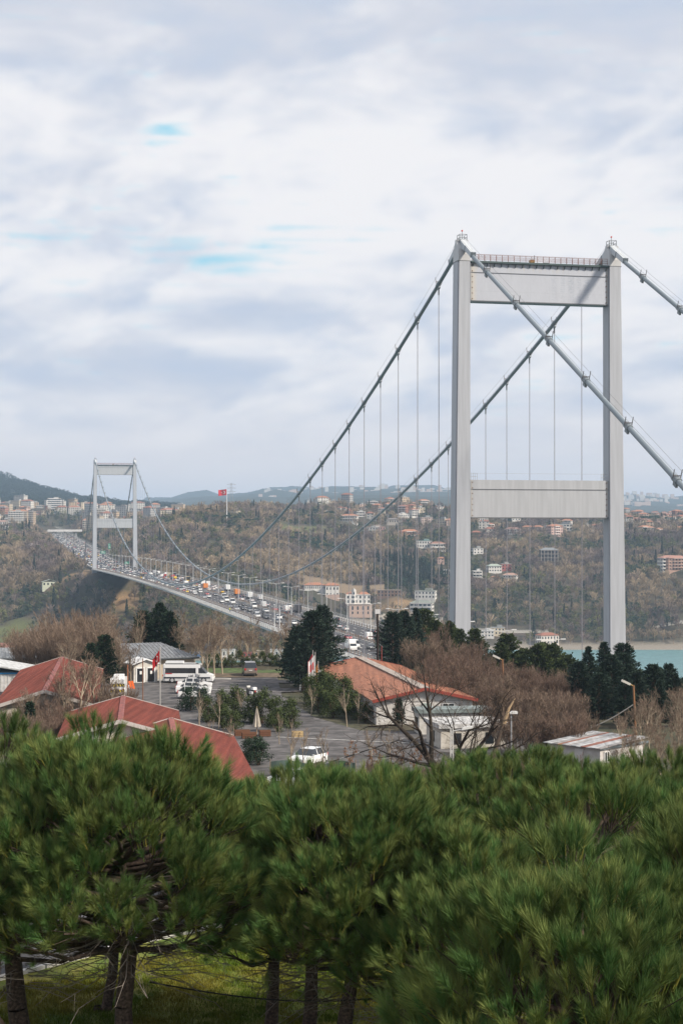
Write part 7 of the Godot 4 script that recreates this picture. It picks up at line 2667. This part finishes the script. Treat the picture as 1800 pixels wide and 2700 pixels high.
# ------------------------------------------------------------------ the foreground: pines on a lawn
func tuft(seed_: int, n: int) -> ArrayMesh:       # one shoot with its long needles, pointing up
	rng.seed = seed_
	var m := MB.new()
	m.col = Color(1.3, 0.75, 0.5)
	m.tube(Vector3(0, -0.16, 0), Vector3(0, 0.14, 0), 0.008, 0.005, 3)
	for k in n:
		var y := rng.randf_range(-0.06, 0.14)
		var a := rng.randf() * TAU
		var t := (0.12 + 0.70 * pow(rng.randf(), 0.8)) * (1.0 - y * 2.2)
		var out := Vector3(cos(a), 0, sin(a))
		var d := (Vector3.UP * cos(t) + out * sin(t)).normalized()
		var p := Vector3(0, y, 0)
		var l := rng.randf_range(0.13, 0.20)
		var q := p + d * l + Vector3.UP * l * 0.12
		var s := d.cross(rv()).normalized() * 0.0030
		m.col = Color(1, 1, 1).lerp(Color(1.5, 1.25, 0.9), rng.randf() * rng.randf()) * rng.randf_range(0.8, 1.2)
		m.blade(p, q, s)
	return m.mesh()

var tufts := []
var pine_bark: StandardMaterial3D
var needle_mat: StandardMaterial3D

func pine(label: String, x: float, z: float, top: float, r: float, depth: float, trunk_r: float, lean: Vector3, seed_: int, ox := 0.0, oz := 0.0, dens := 1.0) -> void:
	rng.seed = seed_
	var gy := nh(x, z)
	var t := thing("pine_tree", label, "tree", Vector3(x, gy, z), 0.0, "")
	var h := top - gy
	var base := h - depth
	var w := MB.new()
	w.col = Color(0.9, 0.9, 0.9)
	var fork := Vector3(lean.x, base * 0.95, lean.z)
	var pts := [Vector3(0, -0.3, 0), Vector3(0, -0.3, 0).lerp(fork, 0.3) + rv() * 0.05, Vector3(0, -0.3, 0).lerp(fork, 0.65) + rv() * 0.07, fork]
	w.tube(Vector3(0, -0.2, 0), Vector3(0, 0.45, 0), trunk_r * 1.7, trunk_r * 1.03, 10)
	for i in 3:
		w.tube(pts[i], pts[i + 1], trunk_r * (1.08 - i * 0.1), trunk_r * (0.98 - i * 0.1), 10)
	put("trunk", w, pine_bark, t)
	w = MB.new()
	w.col = Color(0.75, 0.75, 0.75)
	var dead := MB.new()
	var where := []
	var tint := []
	var centre := Vector3(ox, base, oz)
	var up0 := Vector3(fork.x * 0.5 + ox * 0.6, base + depth * 0.45, fork.z * 0.5 + oz * 0.6)
	w.tube(fork, up0, trunk_r * 0.7, trunk_r * 0.42, 7)
	w.tube(up0, centre + Vector3(0, depth * 0.85, 0), trunk_r * 0.42, 0.03, 6)
	var lobes := int(40 * dens)
	for k in lobes:
		var a := k * 2.399 + rng.randf_range(-0.3, 0.3)
		var f := (k + 0.5) / lobes            # 0 bottom rim, 1 the top
		var e := asin(clampf(f * 1.12 - 0.14, -0.25, 1.0))
		var rad := r * cos(e) * rng.randf_range(0.78, 1.05)
		var c := centre + Vector3(cos(a) * rad, depth * (0.20 + 0.66 * maxf(sin(e), -0.2)) * rng.randf_range(0.9, 1.06), sin(a) * rad)
		var from := fork.lerp(centre + Vector3(0, depth * 0.8, 0), clampf(f * 0.75, 0, 1))
		var mid := from.lerp(c, 0.55) + Vector3(0, -0.12, 0) + rv() * 0.12
		w.tube(from, mid, 0.05, 0.035, 5)
		w.tube(mid, c, 0.035, 0.015, 4)
		var outw := (c - centre - Vector3(0, depth * 0.15, 0)).normalized()
		var lr := rng.randf_range(0.40, 0.68) * minf(1.0, r / 2.0 + 0.2)
		var nt := int(rng.randf_range(20, 27))
		var bright := rng.randf_range(0.75, 1.2)
		for j in nt:
			var d := (outw * 0.5 + rv().normalized() * 0.9 + Vector3.UP * 0.65).normalized()
			var p := c + d * Vector3(lr, lr * 0.8, lr) * (rng.randf_range(0.85, 1.12) if j % 5 else rng.randf_range(0.4, 0.8))
			var ax := (d * 0.85 + Vector3.UP * rng.randf_range(0.3, 0.7) + outw * 0.2).normalized()
			var bx := ax.cross(rv()).normalized()
			var s := rng.randf_range(0.9, 1.35)
			where.append(Transform3D(Basis(bx, ax, bx.cross(ax)) * Basis(Vector3.UP, rng.randf() * TAU) * s, p))
			tint.append(Color(0.060, 0.128, 0.040).lerp(Color(0.175, 0.205, 0.066), pow(rng.randf(), 1.4)) * bright * rng.randf_range(0.85, 1.15))
			if j % 4 == 0:
				w.tube(mid.lerp(c, 0.5), p, 0.012, 0.006, 3)
	# bare dead twigs under the crown
	for k in int(70 * dens):
		var a := rng.randf() * TAU
		var c := fork + Vector3(cos(a) * r * 0.15, rng.randf_range(-0.5, depth * 0.35), sin(a) * r * 0.15)
		var d := Vector3(cos(a), rng.randf_range(-0.35, 0.3), sin(a)).normalized()
		var l := rng.randf_range(0.5, r * 0.8)
		dead.col = Color(0.20, 0.175, 0.155) * rng.randf_range(0.7, 1.3)
		var mid := c + d * l * 0.5 + rv() * 0.08
		var e := mid + (d + rv() * 0.4).normalized() * l * 0.5
		dead.tube(c, mid, 0.011, 0.008, 3)
		dead.tube(mid, e, 0.008, 0.004, 3)
		for j in 4:
			var g := mid.lerp(e, rng.randf())
			dead.blade(g, g + (d + rv() * 0.9).normalized() * rng.randf_range(0.15, 0.45), rv().normalized() * 0.006)
	put("branches", w, pine_bark, t)
	put("dead_twigs", dead, M.bark, t, "stuff")
	var groups := [[], [], [], []]
	var gt := [[], [], [], []]
	for i in where.size():
		groups[i % 4].append(where[i])
		gt[i % 4].append(tint[i])
	for i in 4:
		many("needles", tufts[i], needle_mat, groups[i], gt[i], t)

func front_pines() -> void:
	tufts = [tuft(501, 120), tuft(502, 110), tuft(503, 130), tuft(504, 100)]
	pine_bark = vcol("pine_bark", 0.95)
	worn(pine_bark, 61, 0.25, 0.5)
	pine_bark.albedo_color = lin(0.21, 0.145, 0.11)
	pine_bark.heightmap_enabled = false
	needle_mat = M.leaf.duplicate()
	needle_mat.resource_name = "needles"
	needle_mat.roughness = 0.6
	needle_mat.backlight = Color(0.14, 0.17, 0.06)
	# lawn, kerb and drive
	var lawn := sheet([V(-40, 4), V(-40, -24), V(-12, -27.5), V(-6.9, -32.8), V(-4.6, -35.6), V(-2.6, -37.4), V(2, -38.3), V(16, -39.2), V(40, -39.5), V(40, 4)], 90.98)
	for i in lawn.c.size():
		lawn.c[i] = Color.WHITE
	var lm := flat("lawn", lin(1, 1, 1), 0.95)
	lm.albedo_texture = lawn_image()
	lm.uv1_triplanar = true
	lm.uv1_world_triplanar = true
	lm.uv1_scale = Vector3.ONE / 7.0
	tag(put("lawn", lawn, lm), "mown yellow-green lawn under the pines", "", "", "structure")
	var blade_m := MB.new()
	rng.seed = 70
	for k in 14:
		var p := Vector3(rng.randf_range(-0.12, 0.12), 0, rng.randf_range(-0.12, 0.12))
		blade_m.col = Color.WHITE * rng.randf_range(0.6, 1.3)
		blade_m.blade(p, p + Vector3(rng.randf_range(-0.05, 0.05), rng.randf_range(0.04, 0.09), rng.randf_range(-0.05, 0.05)), Vector3(0.006, 0, rng.randf_range(-0.006, 0.006)))
	var gw := []
	var gt := []
	for k in 26000:
		var z := -rng.randf_range(24.0, 39.0)
		var x := rng.randf_range(-9.0, 9.0)
		if -z > 36.6 + clampf(x * 0.2, -5, 1.2) - maxf(0, -x - 2.5) * 0.75:
			continue
		var n := fn.get_noise_2d(x * 60.0, z * 26.0)
		gw.append(Transform3D(Basis(Vector3.UP, rng.randf() * TAU), Vector3(x, 90.98, z)))
		gt.append(Color(0.092, 0.145, 0.014).lerp(Color(0.195, 0.175, 0.026), clampf(0.5 + n * 2.2, 0, 1)) * rng.randf_range(0.75, 1.2))
	tag(many("grass", blade_m.mesh(), M.leaf, gw, gt), "short blades of grass on the lawn", "", "", "stuff")
	var drive := sheet([V(-40, -24), V(-12, -27.5), V(-6.9, -32.8), V(-4.6, -35.6), V(-2.6, -37.4), V(2, -38.3), V(16, -39.2), V(40, -39.5), V(40, -45), V(2, -44.5), V(-7, -42.5), V(-12, -37.5), V(-40, -34)], 90.94)
	tag(put("drive", drive, M.asphalt), "grey asphalt drive beyond the lawn", "", "", "structure")
	var kb := [V(-14, -26.9), V(-12, -27.5), V(-6.9, -32.8), V(-4.6, -35.6), V(-2.6, -37.4), V(2, -38.3), V(16, -39.2)]
	for i in kb.size() - 1:
		var l: float = kb[i].distance_to(kb[i + 1])
		var k := MB.new()
		k.col = Color(0.68, 0.67, 0.64)
		var n := maxi(1, int(l / 1.0))
		for j in n:
			var a: Vector2 = kb[i].lerp(kb[i + 1], (j + 0.02) / n)
			var b: Vector2 = kb[i].lerp(kb[i + 1], (j + 0.98) / n)
			k.bar(Vector3(a.x, 91.0, a.y), Vector3(b.x, 91.0, b.y), 0.13, 0.12)
		tag(put("lawn_kerb", k, M.concrete), "white kerb between lawn and drive", "", "", "structure")
	var yl := MB.new()
	for q in [[V(-10.5, -33.2), V(-5.9, -38.2)], [V(-5.9, -38.2), V(-3.5, -40.2)]]:
		for j in 6:
			var a: Vector2 = q[0].lerp(q[1], (j + 0.1) / 6)
			var b: Vector2 = q[0].lerp(q[1], (j + 0.75) / 6)
			yl.bar(Vector3(a.x, 90.955, a.y), Vector3(b.x, 90.955, b.y), 0.12, 0.01)
	tag(put("yellow_line", yl, flat("yellow_paint", lin(0.60, 0.45, 0.03), 0.8)), "dashed yellow line painted on the drive", "", "", "stuff")
	# the pines
	pine("big left pine with broad dome and thick reddish trunk, lower left", -5.5, -28.4, 95.85, 1.9, 3.2, 0.19, Vector3(-0.2, 0, 0), 601, -0.2, 0.0)
	pine("tallest left pine whose dome overlaps the nearest red roof", -3.75, -28.2, 96.6, 2.4, 3.75, 0.17, Vector3(0.1, 0, 0), 602, -0.15, 0.0, 3.0)
	pine("slim dark-stemmed pine between the two big left pines", -4.55, -30.8, 95.5, 1.7, 3.0, 0.11, Vector3(0.3, 0, 0), 603, 0.3, 0.0, 0.8)
	pine("pine leaning in from the left edge of the photo", -5.05, -27.6, 95.7, 1.7, 2.9, 0.16, Vector3(-1.3, 0, 0.2), 604, -1.9, 0.2, 0.9)
	pine("left pine at the photo's left border above the road", -7.0, -33.0, 96.0, 1.9, 3.2, 0.14, Vector3(0, 0, 0), 605, 0.0, 0.0, 0.8)
	pine("slender middle pine, leftmost of the central group", -1.32, -29.5, 95.2, 1.3, 2.9, 0.13, Vector3(0.1, 0, 0), 606, 0.0, 0.0, 0.85)
	pine("central pine with straight dark trunk in middle of the lawn", -0.62, -28.8, 95.6, 1.5, 3.1, 0.14, Vector3(0.1, 0, 0), 607, 0.25, 0.0, 0.95)
	pine("central forked pine with two stems and the highest crown there", -0.1, -28.0, 95.8, 1.95, 3.2, 0.15, Vector3(0.3, 0, 0.1), 608, 0.4, 0.1, 1.8)
	pine("central right pine with reddish leaning trunk", 0.72, -27.6, 95.25, 1.4, 3.2, 0.14, Vector3(0.35, 0, 0), 609, 0.55, 0.0, 1.0)
	pine("pine behind the central group reaching the bare brambles", 0.5, -37.0, 94.6, 2.0, 3.0, 0.15, Vector3.ZERO, 610, 0.0, 0.0, 0.9)
	pine("pine behind the central group just right of the white car", -1.4, -39.0, 94.2, 1.8, 2.8, 0.14, Vector3.ZERO, 611, 0.0, 0.0, 0.8)
	pine("near right pine, largest and closest, filling the lower right corner", 2.55, -18.2, 96.55, 1.75, 4.0, 0.19, Vector3(0.1, 0, 0), 612, 0.1, 0.0, 2.1)
	pine("closest pine at the right edge of the photo", 4.4, -19.5, 96.9, 1.6, 3.8, 0.18, Vector3(0.2, 0, 0), 613, 0.2, 0.0, 1.6)
	pine("right pine between the central group and the corner pine", 2.1, -26.5, 95.1, 1.4, 3.0, 0.14, Vector3.ZERO, 614, 0.0, 0.0, 0.9)
	pine("right middle pine behind the corner pine", 4.3, -28.5, 95.9, 1.9, 3.2, 0.16, Vector3.ZERO, 615, 0.0, 0.0, 1.0)
	pine("right pine with dome below the slender lamp post", 4.3, -41.0, 94.5, 2.3, 3.0, 0.16, Vector3.ZERO, 616, 0.0, 0.0, 1.0)
	pine("right pine with dome below the corrugated shed", 6.4, -42.0, 94.1, 2.2, 2.8, 0.16, Vector3.ZERO, 617, 0.0, 0.0, 0.9)
	pine("right pine at the far right edge below the pale bare trees", 8.8, -43.0, 94.15, 2.3, 2.9, 0.16, Vector3.ZERO, 618, 0.0, 0.0, 0.9)
	pine("right pine in front of the lamp post domes", 2.9, -35.0, 94.8, 1.9, 2.9, 0.15, Vector3.ZERO, 619, 0.0, 0.0, 0.9)
	pine("right pine in the second rank at the right edge", 6.3, -33.0, 95.1, 2.1, 3.1, 0.16, Vector3.ZERO, 620, 0.0, 0.0, 1.0)

func lawn_image() -> ImageTexture:
	var im := Image.create(512, 512, false, Image.FORMAT_RGB8)
	var f := FastNoiseLite.new()
	f.seed = 66
	f.frequency = 0.012
	f.fractal_octaves = 5
	var g := RandomNumberGenerator.new()
	g.seed = 8
	for j in 512:
		for i in 512:
			var u := TAU * i / 512.0
			var v := TAU * j / 512.0
			var n := f.get_noise_3d(cos(u) * 90 + 300, sin(u) * 90, cos(v) * 90) + f.get_noise_3d(sin(v) * 90, cos(u) * 90 + 700, sin(u) * 90)
			var c := Color(0.078, 0.128, 0.012).lerp(Color(0.175, 0.160, 0.022), clampf(0.5 + n * 0.9, 0, 1)) * g.randf_range(0.6, 1.35)
			im.set_pixel(i, j, c.linear_to_srgb())
	return ImageTexture.create_from_image(im)

# ------------------------------------------------------------------ people: one continuous surface from joints with radii
func figure(bones: Array, cell: float) -> ArrayMesh:       # [from, to, radius, radius, colour]
	var lo := Vector3.ONE * 1e9
	var hi := Vector3.ONE * -1e9
	for b in bones:
		for p in [b[0], b[1]]:
			lo = lo.min(p - Vector3.ONE * 0.3)
			hi = hi.max(p + Vector3.ONE * 0.3)
	var n := Vector3i(((hi - lo) / cell).ceil())
	var f := PackedFloat32Array()
	f.resize(n.x * n.y * n.z)
	for k in n.z:
		for j in n.y:
			for i in n.x:
				f[(k * n.y + j) * n.x + i] = field(bones, lo + Vector3(i, j, k) * cell)
	var vert := {}
	var m := MB.new()
	var pos := func(i, j, k):
		var key: int = (k * n.y + j) * n.x + i
		if vert.has(key):
			return vert[key]
		var sum := Vector3.ZERO
		var c := 0
		for e in 12:
			var ax := e / 4
			var u := e % 2
			var w := (e / 2) % 2
			var a := Vector3i.ZERO
			a[(ax + 1) % 3] = u
			a[(ax + 2) % 3] = w
			var b := a
			b[ax] = 1
			var fa: float = f[((k + a.z) * n.y + j + a.y) * n.x + i + a.x]
			var fb: float = f[((k + b.z) * n.y + j + b.y) * n.x + i + b.x]
			if (fa < 0) != (fb < 0):
				sum += Vector3(a).lerp(Vector3(b), fa / (fa - fb))
				c += 1
		var p: Vector3 = lo + (Vector3(i, j, k) + sum / maxi(c, 1)) * cell
		vert[key] = p
		return p
	for k in range(1, n.z - 1):
		for j in range(1, n.y - 1):
			for i in range(1, n.x - 1):
				var s: float = f[(k * n.y + j) * n.x + i]
				for ax in 3:
					var o := Vector3i.ZERO
					o[ax] = 1
					var s2: float = f[((k + o.z) * n.y + j + o.y) * n.x + i + o.x]
					if (s < 0) == (s2 < 0):
						continue
					var u := Vector3i.ZERO
					u[(ax + 1) % 3] = 1
					var w := Vector3i.ZERO
					w[(ax + 2) % 3] = 1
					var q := Vector3i(i, j, k)
					var a: Vector3 = pos.call(q.x - u.x - w.x, q.y - u.y - w.y, q.z - u.z - w.z)
					var b: Vector3 = pos.call(q.x - w.x, q.y - w.y, q.z - w.z)
					var c: Vector3 = pos.call(q.x, q.y, q.z)
					var d: Vector3 = pos.call(q.x - u.x, q.y - u.y, q.z - u.z)
					m.col = tint_at(bones, (a + c) / 2)
					if s < 0: m.quad(a, b, c, d)
					else: m.quad(d, c, b, a)
	return m.mesh()

func bone(b: Array, p: Vector3) -> float:
	var ab: Vector3 = b[1] - b[0]
	var t := clampf((p - b[0]).dot(ab) / maxf(ab.length_squared(), 1e-6), 0, 1)
	return p.distance_to(b[0] + ab * t) - lerpf(b[2], b[3], t)

func field(bones: Array, p: Vector3) -> float:
	var d := 1e9
	for b in bones:
		var e := bone(b, p)
		var h := clampf(0.5 + 0.5 * (d - e) / 0.03, 0, 1)
		d = lerpf(d, e, h) - 0.03 * h * (1 - h)
	return d

func tint_at(bones: Array, p: Vector3) -> Color:
	var best := 1e9
	var c := Color.WHITE
	for b in bones:
		var e := bone(b, p)
		if e < best:
			best = e
			c = b[4]
	return c

func people() -> void:
	var skin := Color(0.42, 0.26, 0.19)
	var hair := Color(0.03, 0.025, 0.02)
	var vest := Color(0.62, 0.70, 0.06)
	var navy := Color(0.03, 0.035, 0.06)
	var walk := [[Vector3(0.09, 0.92, 0), Vector3(0.11, 0.50, -0.10), 0.095, 0.065, navy], [Vector3(0.11, 0.50, -0.10), Vector3(0.11, 0.09, 0.0), 0.06, 0.045, navy], [Vector3(0.11, 0.06, 0.02), Vector3(0.11, 0.05, -0.16), 0.05, 0.04, hair],
		[Vector3(-0.09, 0.92, 0), Vector3(-0.11, 0.50, 0.06), 0.095, 0.065, navy], [Vector3(-0.11, 0.50, 0.06), Vector3(-0.11, 0.12, 0.26), 0.06, 0.045, navy], [Vector3(-0.11, 0.09, 0.28), Vector3(-0.11, 0.05, 0.13), 0.05, 0.04, hair],
		[Vector3(0, 0.95, 0), Vector3(0, 1.36, 0), 0.15, 0.17, vest], [Vector3(-0.15, 1.42, 0), Vector3(0.15, 1.42, 0), 0.075, 0.075, vest], [Vector3(0, 1.45, 0), Vector3(0, 1.56, -0.01), 0.055, 0.05, skin], [Vector3(0, 1.64, -0.02), Vector3(0, 1.69, -0.01), 0.085, 0.09, skin], [Vector3(0, 1.70, 0.02), Vector3(0, 1.73, 0.0), 0.09, 0.085, hair], [Vector3(0, 1.64, -0.10), Vector3(0, 1.63, -0.115), 0.015, 0.015, skin],
		[Vector3(0.19, 1.41, 0), Vector3(0.24, 1.14, 0.08), 0.05, 0.042, navy], [Vector3(0.24, 1.14, 0.08), Vector3(0.23, 0.90, -0.02), 0.04, 0.032, navy], [Vector3(0.23, 0.88, -0.03), Vector3(0.23, 0.79, -0.06), 0.032, 0.02, skin],
		[Vector3(-0.19, 1.41, 0), Vector3(-0.24, 1.14, -0.08), 0.05, 0.042, navy], [Vector3(-0.24, 1.14, -0.08), Vector3(-0.23, 0.92, -0.22), 0.04, 0.032, navy], [Vector3(-0.23, 0.90, -0.24), Vector3(-0.22, 0.83, -0.30), 0.032, 0.02, skin]]
	var body := figure(walk, 0.028)
	for q in [[321.0, -17.4, "person in yellow high-visibility vest walking on the bridge's left footway"]]:
		var o := put("person", body, M.bark)
		tag(o, q[2], "person")
		o.position = on_bridge(q[0], q[1]) + Vector3.UP * 0.17
		o.rotation.y = asin(SA) + PI
	for q in [[247.0, 10.6, "dark motorcycle ridden behind a dark off-roader in the right lanes", "person in black riding the dark motorcycle in the right lanes"], [283.0, -10.6, "dark motorcycle ridden between cars in the left lanes", "person in black riding the dark motorcycle in the left lanes"]]:
		var bk := thing("motorcycle", q[2], "motorcycle")
		for z in [-0.7, 0.68]:
			var w := MB.new()
			w.col = Color(0.02, 0.02, 0.02)
			w.cyl(Vector3(-0.07, 0.31, z), Vector3(0.07, 0.31, z), 0.31, 10)
			put("wheel", w, M.rubber, bk)
		var m := MB.new()
		m.col = Color(0.03, 0.03, 0.035)
		m.extrude([V(-0.8, 0.45), V(0.75, 0.5), V(0.8, 0.85), V(0.0, 0.8), V(-0.5, 0.98), V(-0.8, 0.9)], Vector3(0, 0, 1), Vector3.UP, Vector3(-0.17, 0, 0), Vector3(0.34, 0, 0))
		put("body", m, M.carpaint, bk)
		on_road(bk, q[0], q[1])
		var black := Color(0.025, 0.025, 0.03)
		var ride := [[Vector3(0.11, 0.93, 0.25), Vector3(0.22, 0.78, -0.18), 0.09, 0.065, black], [Vector3(0.22, 0.78, -0.18), Vector3(0.2, 0.38, 0.05), 0.06, 0.045, black], [Vector3(0.2, 0.35, 0.07), Vector3(0.2, 0.33, -0.12), 0.045, 0.04, black], [Vector3(-0.11, 0.93, 0.25), Vector3(-0.22, 0.78, -0.18), 0.09, 0.065, black], [Vector3(-0.22, 0.78, -0.18), Vector3(-0.2, 0.38, 0.05), 0.06, 0.045, black], [Vector3(-0.2, 0.35, 0.07), Vector3(-0.2, 0.33, -0.12), 0.045, 0.04, black],
			[Vector3(0, 0.95, 0.25), Vector3(0, 1.36, 0.08), 0.15, 0.17, black], [Vector3(-0.15, 1.42, 0.05), Vector3(0.15, 1.42, 0.05), 0.075, 0.075, black], [Vector3(0, 1.46, 0.04), Vector3(0, 1.54, 0.0), 0.06, 0.06, black], [Vector3(0, 1.64, -0.03), Vector3(0, 1.69, -0.01), 0.125, 0.125, Color(0.06, 0.06, 0.07)],
			[Vector3(0.2, 1.40, 0.04), Vector3(0.3, 1.15, -0.12), 0.05, 0.042, black], [Vector3(0.3, 1.15, -0.12), Vector3(0.28, 1.02, -0.40), 0.04, 0.032, black], [Vector3(-0.2, 1.40, 0.04), Vector3(-0.3, 1.15, -0.12), 0.05, 0.042, black], [Vector3(-0.3, 1.15, -0.12), Vector3(-0.28, 1.02, -0.40), 0.04, 0.032, black]]
		var r := put("person", figure(ride, 0.03), M.bark)
		tag(r, q[3], "person")
		on_road(r, q[0], q[1])
